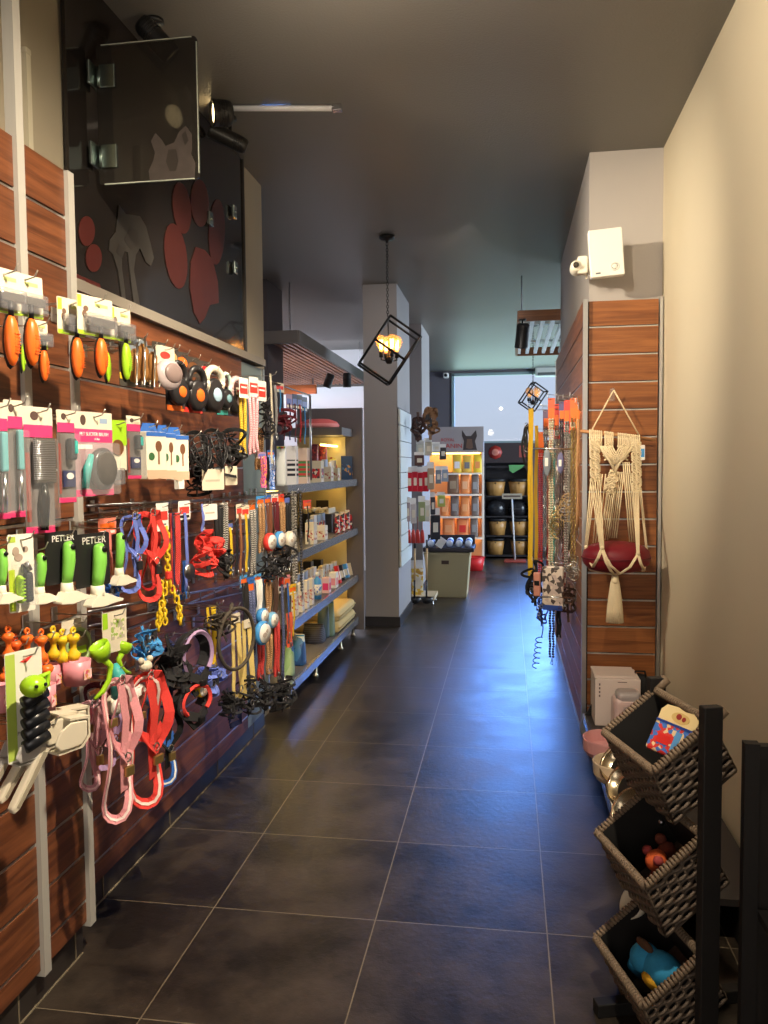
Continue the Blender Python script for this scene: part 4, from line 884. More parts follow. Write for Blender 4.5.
rows = [ # x0,y0,x1,y1,style,colour,accent,header,n,label
 (212, 505, 222, 565, 'rope', 'soft_black', None, None, 3, 'bundle of thin black cords beside the coral harness'),
 (219, 502, 227, 570, 'rope', RK, None, None, 2, 'black and white flecked cord beside the thin black cords'),
 (226, 520, 233, 578, 'strap', 'yellow', None, 'soft_black', 1, 'narrow yellow strap lead under a black header card'),
 (232, 505, 238, 580, 'strap', 'soft_black', None, None, 1, 'plain black strap between the yellow and brown leads'),
 (236, 504, 242, 578, 'strap', (150, 96, 60), None, 'cream', 1, 'brown leather lead between two yellow ones'),
 (241, 505, 249, 577, 'strap', 'yellow', None, 'cream', 1, 'bright yellow lead under a cream header card'),
 (248, 500, 255, 580, 'rope', RK, None, 'brown', 2, 'grey speckled rope lead before the blue header cards'),
 (256, 496, 264, 556, 'rope', RBr, None, 'sky', 2, 'tan lead under the first bright blue header card'),
 (264, 495, 271, 556, 'strap', (120, 70, 48), None, 'blue', 2, 'brown strap lead under a dark blue header card'),
 (271, 494, 278, 558, 'strap', 'maroon', None, 'white', 2, 'dark red lead under a white header beside the round reels'),
 (278, 494, 284, 560, 'rope', RBr, None, 'coral', 2, 'brown twisted lead under a red header card'),
 (284, 493, 290, 572, 'rope', 'soft_black', None, 'soft_black', 2, 'black twisted lead next to the checked one'),
 (289, 490, 296, 592, 'beads', RK, None, None, 2, 'black and white checked lead hanging by the shelf edge'),
 (296, 490, 302, 600, 'beads', mat((60, 58, 60), rough=.4), None, None, 1, 'dark grey beaded lead outermost by the shelf edge'),
 (303, 500, 311, 545, 'strap', 'soft_black', None, 'coral', 1, 'black strap with a coral card touching the shelf'),
]
for r in rows:
    put(lead, 'dog_lead', r[9], 'lead', r[:4], XB+.02+.03*random.random(), r[4], r[5], r[6], r[7], r[8], group='leads hanging side by side in the third row', hk=r[9].split(' beside')[0].split(' under')[0].split(' between')[0].split(' before')[0].split(' next')[0].split(' hanging')[0])
def reel(t, w, h, ring='sky'):
    q = Matrix.Rotation(pi/2, 3, 'X'); r = min(w, h)*.5
    MB().lathe([(.001, 0), (r*.9, 0), (r, .006), (r, .022), (r*.9, .028), (.001, .028)], (0, .01, -h*.5), 24, q).build('reel_case', P(ring, rough=.3), t)
    MB().lathe([(.001, 0), (r*.82, 0), (r*.8, .004), (.001, .004)], (0, -.018, -h*.5), 24, q).build('white_disc', P('white'), t)
    MB().prism(oval(-r*.12, -h*.56, r*.3, r*.2), -.0235, -.0215).prism(oval(r*.24, -h*.42, r*.14, r*.16), -.0235, -.0215).build('pet_print', P((186, 172, 160)), t)
for i, (b, c, s) in enumerate((((264, 532, 274, 552), 'coral', 'red rimmed round reel in front of the blue header leads'), ((274, 531, 284, 548), 'sky', 'blue rimmed round reel with white disc over the black clips'), ((284, 531, 294, 548), 'cream', 'cream rimmed round reel nearest the checked lead'))):
    put(reel, 'lead_reel', s, 'lead reel', b, XB+.07, c, group='round reels in the third row', hk=s.split(' in front')[0].split(' with')[0].split(' nearest')[0])
G7 = 'black clip bundles'
for i, (b, s) in enumerate((((256, 548, 274, 584), 'black clip bundle under the red rimmed reel'), ((270, 546, 288, 582), 'black clip bundle under the cream rimmed reel'), ((216, 548, 228, 580), 'small black clip bundle beside the yellow strap lead'))):
    put(tangle, 'clip_bundle', s, 'lead clips', b, XB+.05, 'soft_black', 6, 40+i, .012, group=G7)
# double wire rails the lower rows hang from
def rail(name, label, x0, y0, x1, y1, X):
    a, b = onX(x0, y0, X), onX(x1, y1, X); t = thing(name, label, 'display rail', a)
    d = b-a; d.x = 0
    MB().tube([(0, 0, 0), d], .006, 6).tube([(0, 0, -.05), d-V((0, 0, .05))], .004, 6).build('rail_wire', STEEL, t)
    for i in range(9):
        p = d*(i+.5)/9; br = MB().tube([p, p-V((0, 0, .05))], .003, 6)
        if i % 4 == 0: br.tube([p-V((0, 0, .025)), p+V((-1.478-X, 0, -.025))], .005, 6)
        br.build('rail_bracket', STEEL, t)
    return t
rail('hook_rail', 'double wire rail above the blue and red harnesses of the third row', 87, 506, 228, 499, -1.44)
rail('hook_rail', 'double wire rail above the black harnesses and yellow straps of the lowest row', 88, 612, 245, 583, -1.44)
# ------------------------------------------------------------------ lowest row
G8 = 'squeaky bones on loops in the lowest row'
for i, (x, y, c, s) in enumerate(((8, 632, 'orange', 'orange bone shaped toy at the frame edge'), (15, 640, (232, 96, 34), 'deep orange bone shaped toy, second from the frame edge'), (27, 634, 'orange', 'orange bone shaped toy under the first metal upright'), (41, 635, 'orange', 'orange bone shaped toy before the first yellow one'), (53, 632, 'yellow', 'yellow bone shaped toy, first of the three yellow ones'), (62, 635, (236, 200, 40), 'yellow bone shaped toy in the middle of the yellow three'), (73, 633, 'yellow', 'yellow bone shaped toy nearest the round olive disc pack'))):
    put(bone, 'bone_toy', s, 'dog toy', (x-5.5, y, x+5.5, y+28), XA+.03-.012*(i % 3), c, a=12, group=G8, hk=s.split(',')[0])
for i, (x, y, c, s) in enumerate(((6, 672, 'orange', 'orange bone toy hanging low behind the tall white card'), (46, 664, 'orange', 'orange bone toy hanging low above the pink cup'), (14, 666, 'orange', 'orange bone toy hanging low against the upright'))):
    put(bone, 'bone_toy', s, 'dog toy', (x-6, y, x+6, y+28), XA+.02, c, a=12, group=G8)
G9 = 'pink cups in the lowest row'
for i, (b, s) in enumerate((((60, 660, 92, 684), 'pink cup under the yellow bone toys'), ((36, 684, 57, 713), 'pink cup with printed label beside the tall white card'), ((40, 664, 62, 690), 'pink cup half hidden behind the orange bone toy'), ((-10, 684, 10, 712), 'pink cup at the frame edge under the orange toys'))):
    put(cup, 'pink_cup', s, 'cup', b, XA+(.03, .05, -.02, .04)[i], group=G9, a=10)
def mirror(t, w, h):
    card(t, -w*.35, w*.2, -h*.5, 0, 'cream', .006); MB().torus((w*.06, 0, -h*.62), w*.34, .006, None, 24, 8, 1, 1.1).build('green_rim', P((150, 170, 110)), t)
    MB().lathe([(.001, 0), (w*.33, 0), (.001, .002)], (w*.06, 0, -h*.62), 24, Matrix.Rotation(pi/2, 3, 'X'), 1, 1.1).build('disc', P((150, 140, 110), rough=.3), t); MB().box((w*.0, -.004, -h*.7), (w*.5, .001, h*.16)).build('lime_band', P('lime'), t)
put(mirror, 'round_pack', 'round olive disc pack with lime band behind the yellow bone toys', 'pet toy', (58, 619, 93, 664), XA-.06, hk='round olive pack')
put(lambda t, w, h: (card(t, -w/2, w/2, -h, 0, 'cream'), stripe(t, -w*.48, -w*.28, -h*.4, -.002, 'lime', -.001, 'green_print'), stripe(t, -w*.15, w*.4, -h*.7, -h*.2, print_mat((230, 220, 196), (190, 180, 160), (160, 190, 90), 120), -.001, 'photo_print')), 'header_card', 'white backing card with pale print above the two lime scoops', 'hang card', (102, 611, 126, 652), XA-.02, hk='white card above the lime scoops')
put(lime_scoop, 'lime_scoop', 'lime green scoop with curved handle, the one turned towards the orange toys', 'pet scoop', (90, 636, 122, 697), XA+.04, 1)
put(lime_scoop, 'lime_scoop', 'lime green scoop half hidden behind the first lime scoop', 'pet scoop', (106, 640, 132, 678), XA-.02, -1)
put(lambda t, w, h: MB().tube([(0, 0, 0), (w*.1, -.01, -h*.3), (0, -.012, -h*.8), (-w*.1, 0, -h)], [w*.2, w*.4, w*.42, w*.2], 12).build('grip', P('teal'), t), 'scoop_grip', 'smooth teal grip hanging under the lime scoops', 'pet scoop', (108, 664, 120, 698), XA+.0, hk='teal grip')
def tubes_card(t, w, h):
    card(t, -w/2, w/2, -h, 0, (232, 230, 214)); stripe(t, -w*.49, -w*.24, -h*.98, -h*.02, (182, 204, 90), -.001, 'green_print'); MB().prism([(-w*.1, -h*.1), (w*.3, -h*.05), (w*.05, -h*.12)], -.002, -.001).build('bird_print', P('coral'), t)
    for i in range(5):
        z = -h*(.44+.1*i); MB().cyl((-w*.2, -.024, z-.004), (w*.4, -.024, z+.012), .015, .015, 14).build('black_roll', P((26, 28, 33), rough=.3), t)
put(tubes_card, 'waste_bag_rolls', 'tall white and green card of black rolls with a lime dispenser', 'waste bags', (5, 650, 41, 760), XA+.1, a=24, hk='tall card of black rolls', wall=-1.38)
put(lambda t, w, h: (MB().ball((0, -.02, -h*.5), (w*.46, .028, h*.46), 18).build('dispenser', P('lime', rough=.25), t), MB().tube([(w*.2, -.02, -h*.2), (w*.6, -.02, -h*.1), (w*.55, -.02, -h*.6), (w*.3, -.02, -h*.7)], w*.1, 8).build('ear', P('lime'), t), MB().ball((-.01, -.046, -h*.4), .004).ball((.012, -.046, -h*.4), .004).build('eyes', P('black'), t)), 'bag_dispenser', 'round lime bag dispenser clipped on the tall card of black rolls', 'bag dispenser', (15, 673, 40, 697), XA+.13, a=24)
G10 = 'beige litter scoops hanging in the lowest row'
for i, (b, x, s) in enumerate((((10, 720, 77, 800), .12, 'front beige litter scoop with its handle pointing down and out'), ((-2, 716, 66, 790), .09, 'second beige litter scoop tucked behind the front one'), ((2, 712, 78, 780), .03, 'rear beige litter scoop with only its shovel showing'), ((-28, 735, 36, 806), .06, 'grey beige litter scoop cut by the frame edge'))):
    put(litter_scoop, 'litter_scoop', s, 'litter scoop', b, XA+x, (212, 202, 180) if i < 3 else (180, 176, 170), group=G10, a=22, hk=s.split(' with')[0].split(' tucked')[0].split(' cut')[0])
put(harness, 'dog_harness', 'pink strap harness with pale piping hanging low on the slatwall', 'dog harness', (97, 676, 131, 821), XA+.02, (222, 150, 156), (246, 220, 214), .028, seed=3, hk='pink harness')
put(harness, 'dog_harness', 'bright red padded harness with brass buckles beside the pink one', 'dog harness', (124, 672, 163, 806), XA-.02, 'coral', (250, 220, 210), .036, seed=7, hk='red padded harness')
put(harness, 'dog_harness', 'royal blue harness with black inside hanging behind the red padded one', 'dog harness', (146, 700, 174, 786), XA-.06, 'blue', 'white', .024, two='black', seed=4, hk='royal blue harness')
put(harness, 'dog_harness', 'mauve pink collar pair hanging in front of the second upright', 'dog harness', (79, 700, 96, 790), XA-.08, (196, 140, 150), (228, 190, 190), .02, seed=8, hk='mauve collars')
put(harness, 'dog_harness', 'maroon harness half hidden behind the teal grip', 'dog harness', (84, 682, 108, 742), XA-.14, 'maroon', None, .02, seed=12, hk='maroon harness')
put(harness, 'dog_harness', 'lilac grey harness half hidden behind the pink one', 'dog harness', (92, 700, 116, 768), XA-.12, 'lilac', None, .018, seed=13, hk='lilac grey harness')
for i, (b, s) in enumerate((((103, 694, 124, 715), 'white disc reel with pet photo on the pink harness'), ((126, 684, 146, 706), 'white disc reel peeping out left of the red harness'), ((144, 682, 165, 708), 'white disc reel with blue rim right of the red harness'))):
    put(reel, 'lead_reel', s, 'lead reel', b, XA-.05, ('cream', 'white', 'sky')[i], group='disc reels among the low harnesses')
put(tangle, 'dog_harness', 'small sky blue printed harness hanging under the yellow chain', 'dog harness', (131, 626, 150, 662), XB+.04, 'sky', 6, 51, .016, hk='sky blue printed harness')
put(lambda t, w, h: (MB().ball((0, -.01, -h*.6), (w*.36, .02, h*.34), 14).build('head', P('cream'), t), MB().ball((-w*.3, -.01, -h*.2), (w*.16, .012, h*.2), 10).ball((w*.3, -.01, -h*.2), (w*.16, .012, h*.2), 10).build('ears', P('cream'), t)), 'plush_charm', 'small cream animal head charm under the sky blue harness', 'charm', (136, 656, 150, 672), XB+.08)
put(tangle, 'dog_harness', 'wide black padded harness with grey stripes beside the sky blue one', 'dog harness', (150, 634, 180, 712), XB+.06, 'soft_black', 9, 61, .022, hk='wide black padded harness')
put(tangle, 'dog_harness', 'navy and black harness hanging behind the black padded one', 'dog harness', (160, 640, 176, 700), XB+.0, 'navy', 6, 62, .02, hk='navy and black harness')
def hood(t, w, h, c, lin):
    lp = arc(0, -h*.36, w*.4, h*.34, -.25*pi, 1.25*pi, 20, -.01)
    mb = MB(); strap(mb, lp, .05, 1.1, .008); mb.build('padded_arch', F(c), t)
    mb = MB(); strap(mb, [(x*.9, y-.03, z) for x, y, z in lp], .014, .6, .01); mb.build('lining_edge', F(lin), t)
    strap(MB(), [(-w*.3, -.03, -h*.6), (0, -.05, -h*.75), (w*.3, -.03, -h*.66)], .034, .2, .006).build('chest_pad', F(c), t)
    strap(MB(), [(-w*.25, -.02, -h*.65), (-w*.1, -.04, -h*.95), (w*.2, -.03, -h*.9), (w*.34, -.02, -h*.6)], .02, .3, .004).build('belly_strap', F('black'), t)
    MB().rbox((0, -.06, -h*.78), (.03, .014, .022), .004).build('buckle', P('black'), t)
put(hood, 'dog_harness', 'big black padded harness with a lilac lined arch', 'dog harness', (170, 630, 208, 696), XB+.1, 'soft_black', 'lilac', hk='lilac lined harness')
put(hood, 'dog_harness', 'black padded harness with red edging hanging lowest under the lilac lined one', 'dog harness', (170, 684, 206, 727), XB+.1, 'soft_black', 'coral', hk='red edged harness')
put(tangle, 'dog_harness', 'periwinkle blue cloth harness beside the lilac lined arch', 'dog harness', (194, 664, 220, 692), XB+.08, 'peri', 5, 71, .03, hk='periwinkle cloth harness')
put(reel, 'lead_reel', 'yellow disc reel hanging against the periwinkle cloth harness', 'lead reel', (193, 683, 206, 697), XB+.13, 'yellow')
put(lead, 'flat_lead', 'soft yellow strap coil hanging behind the black loop lead', 'lead', (203, 606, 216, 668), XB+.02, 'strap', 'yellow', n=2, clip=False, hk='soft yellow coil')
def long_strap(t, w, h, c):
    pts = [(-w*.2, -.004, 0), (-w*.24, -.008, -h*.3), (-w*.26, -.01, -h*.75)]+arc(0, -h*.84, w*.34, h*.15, pi, 2*pi, 12, -.012)+[(w*.24, -.012, -h*.6), (w*.2, -.006, -h*.02)]
    strap(MB(), pts, w*.3, .15, .003).build('webbing', F(c), t); MB().torus((0, -.03, -h*.87), w*.16, .003, None, 14, 6).build('ring', STEEL, t); card(t, -w*.3, w*.3, -h*.1, .005, 'cream', -.012)
put(long_strap, 'flat_lead', 'long straw yellow webbing lead with rounded end, beside the black loop lead', 'lead', (228, 614, 240, 700), XB+.06, 'straw', hk='straw yellow lead beside the loop')
put(long_strap, 'flat_lead', 'long straw yellow webbing lead with rounded end, beside the disc reels', 'lead', (239, 620, 252, 697), XB+.08, 'straw', hk='straw yellow lead beside the reels')
def ring_lead(t, w, h):
    pts = [(0, 0, 0)]+arc(0, -h*.52, w*.46, h*.46, pi*.6, pi*.6-2*pi, 30, -.02)
    MB().tube(pts, .008, 8).build('loop', F((70, 62, 52)), t); strap(MB(), [(-w*.1, -.01, -.01), (-w*.2, -.03, -h*.3), (-w*.45, -.02, -h*.2), (-w*.3, -.03, -h*.5)], .016, .3).build('strap_end', F((60, 54, 46)), t)
    MB().torus((-w*.3, -.04, -h*.3), .012, .003, None, 12, 6).build('ring', STEEL, t)
put(ring_lead, 'loop_lead', 'stiff dark loop lead standing out as a large ring before the straw yellow leads', 'lead', (213, 604, 251, 670), XB+.14, hk='stiff dark loop lead')
put(tangle, 'dog_collar', 'dark collar bundle at the top left of the big loop lead', 'collar', (205, 602, 226, 640), XB+.06, (70, 62, 52), 6, 81, .012, hk='dark collar bundle')
rows = [
 (240, 575, 247, 640, 'strap', 'soft_black', None, 'sky', 2, 'black lead under a sky blue header in the lowest row'),
 (247, 577, 254, 690, 'rope', RN, None, 'blue', 2, 'navy flecked rope lead hanging past the straw yellow leads'),
 (254, 574, 261, 620, 'strap', 'white', None, 'sky', 2, 'white lead under a sky blue header over the big reel'),
 (255, 638, 264, 682, 'rope', RR, None, None, 2, 'thick red knit rope lead below the big white reel'),
 (263, 576, 271, 622, 'rope', RBr, None, 'blue', 2, 'tan lead under a dark blue header in the lowest row'),
 (264, 634, 272, 676, 'rope', RBr, None, None, 2, 'tan knit rope lead beside the red knit one'),
 (271, 572, 277, 620, 'strap', (84, 60, 50), None, 'sky', 2, 'dark brown lead under a sky blue header in the lowest row'),
 (272, 620, 279, 680, 'rope', RR, None, None, 2, 'slim red knit rope lead beside the tan knit one'),
 (278, 570, 284, 690, 'rope', RN, None, 'white', 1, 'blue flecked rope lead reaching down to the black clips'),
 (284, 575, 290, 640, 'strap', 'blue', None, 'pink', 1, 'royal blue strap lead by the shelf edge'),
 (289, 584, 296, 640, 'strap', 'yellow', None, 'yellow', 1, 'yellow strap lead by the lowest shelf edge'),
 (284, 612, 292, 648, 'strap', (206, 90, 60), None, None, 2, 'rust orange strap bundle against the lowest shelf'),
]
for r in rows:
    put(lead, 'dog_lead', r[9], 'lead', r[:4], XB+.04+.04*random.random(), r[4], r[5], r[6], r[7], r[8], group='leads hanging side by side in the lowest row', hk=r[9].split(' under')[0].split(' below')[0].split(' beside')[0].split(' hanging')[0].split(' reaching')[0].split(' by')[0].split(' against')[0]+' in the lowest row' if r[7] else None)
for i, (b, c, s) in enumerate((((252, 621, 271, 645), 'sky', 'large white disc reel with blue rim above the red knit rope'), ((256, 608, 267, 624), 'sky', 'small white disc reel just above the large one'), ((266, 612, 277, 628), (120, 180, 220), 'small white disc reel above the slim red knit rope'))):
    put(reel, 'lead_reel', s, 'lead reel', b, XB+.12-.02*i, c, group='disc reels in the lowest row', hk=s.split(' with')[0])
for i, (b, s) in enumerate((((236, 676, 256, 716), 'black clip bundle hanging below the straw yellow leads'), ((252, 674, 272, 714), 'black clip bundle hanging below the red knit rope'), ((268, 674, 292, 712), 'black clip bundle hanging by the lowest shelf corner'), ((218, 688, 234, 720), 'dark clip bundle hanging beside the red edged harness'))):
    put(tangle, 'clip_bundle', s, 'lead clips', b, XB+.08, 'soft_black', 6, 90+i, .013, group=G7)
put(lead, 'flat_lead', 'navy blue cloth strap hanging lowest under the clip bundles', 'lead', (222, 690, 246, 724), XB-.02, 'strap', 'navy', n=2, clip=False)
# leads in front of the shelf bay
rows = [
 (275, 383, 284, 412, 'strap', 'sky', None, 'cream', 1, 'sky blue header strip nearest the dark pillar', 'lead'),
 (286, 394, 292, 440, 'strap', 'navy', None, 'lilac', 1, 'navy lead under a lilac card before the bright wall', 'lead'),
 (292, 394, 297, 442, 'strap', 'maroon', None, 'navy', 1, 'maroon lead with white card before the bright wall', 'lead'),
 (297, 395, 302, 442, 'strap', 'red', None, 'soft_black', 1, 'red and white lead before the bright wall', 'lead'),
 (301, 397, 307, 444, 'strap', 'sky', None, 'navy', 1, 'blue banded lead, last before the open view', 'lead'),
]
for r in rows: put(lead, 'dog_lead', r[9], 'lead', r[:4], -1.44, r[4], r[5], r[6], r[7], r[8], group='leads before the bright wall', clip=False, hh=.2)
put(tangle, 'dog_collar', 'coiled dark maroon collar hanging under the sky blue header strip', 'collar', (275, 408, 290, 440), -1.43, 'maroon', 6, 101, .02)
def hbar():
    a, b = onX(272, 384, -1.44), onX(310, 394, -1.44); a.z = b.z = (a.z+b.z)/2
    t = thing('hook_rail', 'wire rail over the shelf bay carrying the leads before the bright wall', 'display rail', a); d = b-a
    MB().tube([(0, 0, 0), d], .006, 6).build('rail_wire', STEEL, t); MB().tube([(0, 0, 0), (0, 0, -.62)], .008, 6).tube([d, d+V((0, 0, -.62))], .008, 6).build('rail_post', STEEL, t)
hbar()
# ================================================================== shelf unit
SX0, SX1, SY0, SY1 = -2.0, -1.43, 5.08, 7.5
t = thing('shelf_unit', 'grey metal shelf unit with four lit shelves between the hung leads and the grey pillar', 'shelf unit', (-1.7, 6.3, 0)); inv = -V(t.location)
def fin3(mb, nm, m, par=None, bevel=0):
    mb.v = [tuple(V(v)+inv) for v in mb.v]; return mb.build(nm, m, par or t, bevel)
SHZ = (.17, .575, 1.025, 1.49)
for i, z in enumerate(SHZ):
    s = fin3(bx(SX0, SX1-.01, SY0, SY1, z-.03, z), 'shelf', GREYM)
    fin3(bx(SX1-.012, SX1+.012, SY0-.02, SY1, z-.055, z+.006), 'price_rail', mat((150, 152, 158), rough=.25, metal=.6), s)
    if i: fin3(bx(SX1-.2, SX1-.17, SY0+.1, SY1-.04, z-.042, z-.031), 'light_strip', mat((255, 206, 110), emit=8), s)
fin3(bx(SX0, SX1-.03, SY1-.5, SY1, 1.895, 1.965), 'top_shelf', GREYM)
fin3(bx(SX1-.2, SX1-.17, SY1-.62, SY1-.03, 1.80, 1.815), 'light_strip', mat((255, 214, 120), emit=9))
fin3(bx(SX0, SX1+.062, SY1, SY1+.06, .05, 2.17), 'end_upright', mat((104, 98, 100), rough=.5))
fin3(bx(SX0, SX1-.1, SY1-.008, SY1, .05, 1.9), 'side_liner', mat((220, 206, 160), rough=.5))
fin3(bx(SX0-.02, SX0, SY0, SY1, .1, 1.5), 'back_panel', mat((120, 116, 112), rough=.6))
for y in (SY0+.05, 5.95, 6.88, 7.46):
    f = MB().lathe([(.022, 0), (.022, .012), (.012, .02), (.012, .115), (.001, .115)], (SX1-.04, y, 0), 14); fin3(f, 'foot', METAL((200, 190, 160), .3))
def sbox(name, label, cat, x0, x1, y0, shelf, kind, c1, c2=None, d=.14, group=None, xr=-1.455, tilt=0, top=None):
    z0 = SHZ[shelf]; p = onX(x1, y0+8, xr); Yf = max(p.y, SY0+.02); L = onY(x0, y0+8, Yf).x; R = onY(x1, y0+8, Yf).x
    w = max(.03, R-L); h = max(.03, onY((x0+x1)/2, y0, Yf).z-z0); d = min(d, SY1-.02-Yf)
    t = thing(name, label, cat, ((L+R)/2, Yf, z0+.001), 0, group); t.rotation_euler.y = math.radians(tilt)
    m1 = c1 if hasattr(c1, 'node_tree') else P(c1); m2 = (c2 if hasattr(c2, 'node_tree') else P(c2)) if c2 else m1
    if kind == 'box':
        MB().rbox((0, d/2, h/2), (w, d, h), .002).build('carton_body', m1, t)
        MB().box((0, -.0006, h*.42), (w*.8, .0012, h*.45)).box((w/2+.0006, d/2, h*.42), (.0012, d*.8, h*.45)).build('print', m2, t)
        MB().box((0, d/2, h+.0006), (w*.98, .004, .0008)).build('flap_seam', P('tan'), t)
    elif kind == 'bottle':
        r = min(w, d)/2
        MB().lathe([(.001, 0), (r, 0), (r, h*.62), (r*.9, h*.72), (r*.4, h*.8), (r*.4, h*.86), (.001, h*.86)], (0, d/2, 0), 16).build('bottle_body', m1, t)
        MB().lathe([(r*1.01, h*.15), (r*1.01, h*.55)], (0, d/2, 0), 16).build('label', m2, t)
        MB().lathe([(.001, h*.85), (r*.48, h*.85), (r*.48, h), (.001, h)], (0, d/2, 0), 14).build('cap', P('white') if c2 else m2, t)
    elif kind == 'bag':
        vs = [(-w*.5, 0), (w*.5, 0), (w*.47, h*.5), (w*.42, h*.92), (w*.44, h), (-w*.44, h), (-w*.42, h*.92), (-w*.47, h*.5)]
        b = MB(); k = 7
        lv = [(0, .5), (.08, .52), (.3, .5), (.6, .4), (.85, .16), (.93, .05), (1, .04)]
        ring = []
        for f, dd in lv:
            for j in range(12):
                a = 2*pi*j/12; x = math.copysign(abs(math.cos(a))**.5, math.cos(a)); y = math.copysign(abs(math.sin(a))**.6, math.sin(a))
                ring.append((x*w*.5*(1-.1*f), d/2+y*dd*d, f*h))
        b.add(ring, [(i*12+j, i*12+(j+1) % 12, (i+1)*12+(j+1) % 12, (i+1)*12+j) for i in range(len(lv)-1) for j in range(12)]+[tuple(range(11, -1, -1)), tuple(range(len(ring)-12, len(ring)))], True)
        b.build('pouch', m1, t); MB().box((0, d/2, h*.96), (w*.86, d*.1, h*.05)).build('sealed_top', m2, t)
    elif kind == 'cushion':
        MB().rbox((0, d/2, h/2), (w, d, h), h*.45, None, 4).build('pad', m1, t); MB().tube([(-w/2, 0, h/2), (w/2, 0, h/2), (w/2, d, h/2), (-w/2, d, h/2)], .006, 6, True).build('piping', m2, t)
    elif kind == 'tray':
        MB().rbox((0, d/2, h*.35), (w, d, h*.7), .006).build('tray_body', m1, t)
        for i in range(4): MB().box((-w*.36+w*.24*i, d/2, h*.75), (w*.06, d*.96, h*.3)).build('divider', m2, t)
    return t
pr1 = print_mat((236, 226, 206), (214, 190, 160), (180, 60, 60), 60); pr2 = print_mat((240, 236, 228), (70, 110, 180), (230, 230, 226), 60); pr3 = print_mat((200, 40, 50), (236, 226, 210), (60, 60, 70), 50)
pr4 = print_mat((120, 30, 40), (170, 60, 50), (90, 20, 30), 50); pr5 = print_mat((206, 196, 90), (224, 214, 130), (170, 40, 50), 40); pr6 = print_mat((40, 70, 120), (60, 110, 170), (200, 150, 80), 40)
pr7 = print_mat((60, 160, 70), (220, 60, 60), (240, 230, 120), 50)
G = 'goods on the top lit shelf'
T3, T2, T1, T0 = 3, 2, 1, 0
sbox('toy_pack', 'white and green toy pack with red stripe, nearest on the top shelf', 'pet toy', 275, 285, 446, T3, 'bag', (226, 232, 236), pr7, .05, G)
sbox('striped_carton', 'white carton with navy stripes on the top shelf', 'carton', 286, 296, 446, T3, 'box', (226, 226, 232), wave_mat((30, 34, 50), (226, 226, 230), 9, 'Z'), .06, G)
sbox('striped_carton', 'peach carton with red and green striped foot on the top shelf', 'carton', 296, 307, 448, T3, 'box', (232, 206, 190), wave_mat((200, 60, 60), (70, 140, 80), 9, 'Z'), .08, G)
sbox('carton', 'cream carton with red print in front of the dark red pouches', 'carton', 308, 321, 461, T3, 'box', 'cream', pr3, .1, G)
sbox('carton', 'second cream carton with printed picture, mid top shelf', 'carton', 322, 331, 467, T3, 'box', 'cream', pr1, .1, G)
sbox('carton', 'small cream carton nearest the dark blue box on the top shelf', 'carton', 332, 338, 468, T3, 'box', (226, 214, 180), pr1, .1, G)
sbox('food_pouch', 'dark red food pouch standing behind the cream cartons', 'food pouch', 308, 317, 444, T3, 'bag', pr4, 'maroon', .1, G, -1.64)
sbox('food_pouch', 'second dark red food pouch behind the cream cartons', 'food pouch', 317, 326, 444, T3, 'bag', pr4, 'maroon', .1, G, -1.63)
sbox('food_pouch', 'yellow and red food pouch standing behind the small cartons', 'food pouch', 327, 340, 444, T3, 'bag', pr5, 'yellow', .1, G, -1.6)
sbox('carton', 'dark blue carton with a golden picture at the far end of the top shelf', 'carton', 341, 352, 456, T3, 'box', (44, 74, 120), pr6, .12, G, -1.46)
G = 'goods on the second lit shelf'
sbox('display_tray', 'long cream and black divided tray on the second shelf', 'tray', 300, 332, 506, T2, 'tray', 'soft_black', 'cream', .3, G, -1.56)
sbox('carton', 'big cream carton by the shelf front on the second shelf', 'carton', 305, 314, 523, T2, 'box', 'cream', pr1, .1, G)
sbox('carton', 'small cream carton in front of the blue cups', 'carton', 316, 325, 526, T2, 'box', (232, 224, 208), pr1, .1, G)
sbox('jar', 'dark glass jar behind the cream cartons', 'jar', 308, 316, 508, T2, 'bottle', (44, 36, 34), (70, 60, 54), .1, G, -1.66)
sbox('tumbler', 'pale blue tumbler on the second shelf, first of two', 'tumbler', 317, 325, 511, T2, 'bottle', (120, 150, 200), (160, 180, 220), .1, G, -1.62)
sbox('tumbler', 'pale blue tumbler on the second shelf beside the red bags', 'tumbler', 326, 333, 512, T2, 'bottle', (120, 150, 200), (160, 180, 220), .1, G, -1.58)
for i, (x0, x1, y, s) in enumerate(((334, 339, 514, 'first'), (339, 344, 512, 'second'), (344, 349, 510, 'third'), (349, 354, 508, 'last'))):
    sbox('treat_bag', '%s of the four red and white treat bags on the second shelf' % s, 'treat bag', x0, x1, y, T2, 'bag', pr3, 'white', .08, 'red and white treat bags', -1.47)
sbox('carton', 'tilted black and gold carton above the red and white treat bags', 'carton', 335, 346, 497, T2, 'box', (60, 50, 44), (196, 150, 80), .1, G, -1.7)
G = 'goods on the third lit shelf'
for i, (x0, x1, y, s) in enumerate(((291, 296, 586, 'nearest the yellow lead'), (297, 302, 583, 'second from the yellow lead'), (302, 307, 581, 'third from the yellow lead'), (307, 312, 579, 'beside the blue bottle'))):
    sbox('carton', 'slim cream carton standing on the third shelf, '+s, 'carton', x0, x1, y, T1, 'box', 'cream', pr1, .07, 'slim cartons on the third shelf')
sbox('bottle', 'blue and white bottle on the third shelf', 'bottle', 312, 320, 573, T1, 'bottle', 'sky', pr2, .08, G)
sbox('carton', 'white and blue carton behind the bottle on the third shelf', 'carton', 315, 323, 570, T1, 'box', 'white', pr2, .08, G, -1.6)
sbox('carton', 'pale pink carton in the middle of the third shelf', 'carton', 322, 329, 578, T1, 'box', (230, 190, 190), 'hot', .08, G)
sbox('carton', 'white carton with pink edge on the third shelf', 'carton', 329, 336, 573, T1, 'box', 'white', (230, 150, 160), .1, G)
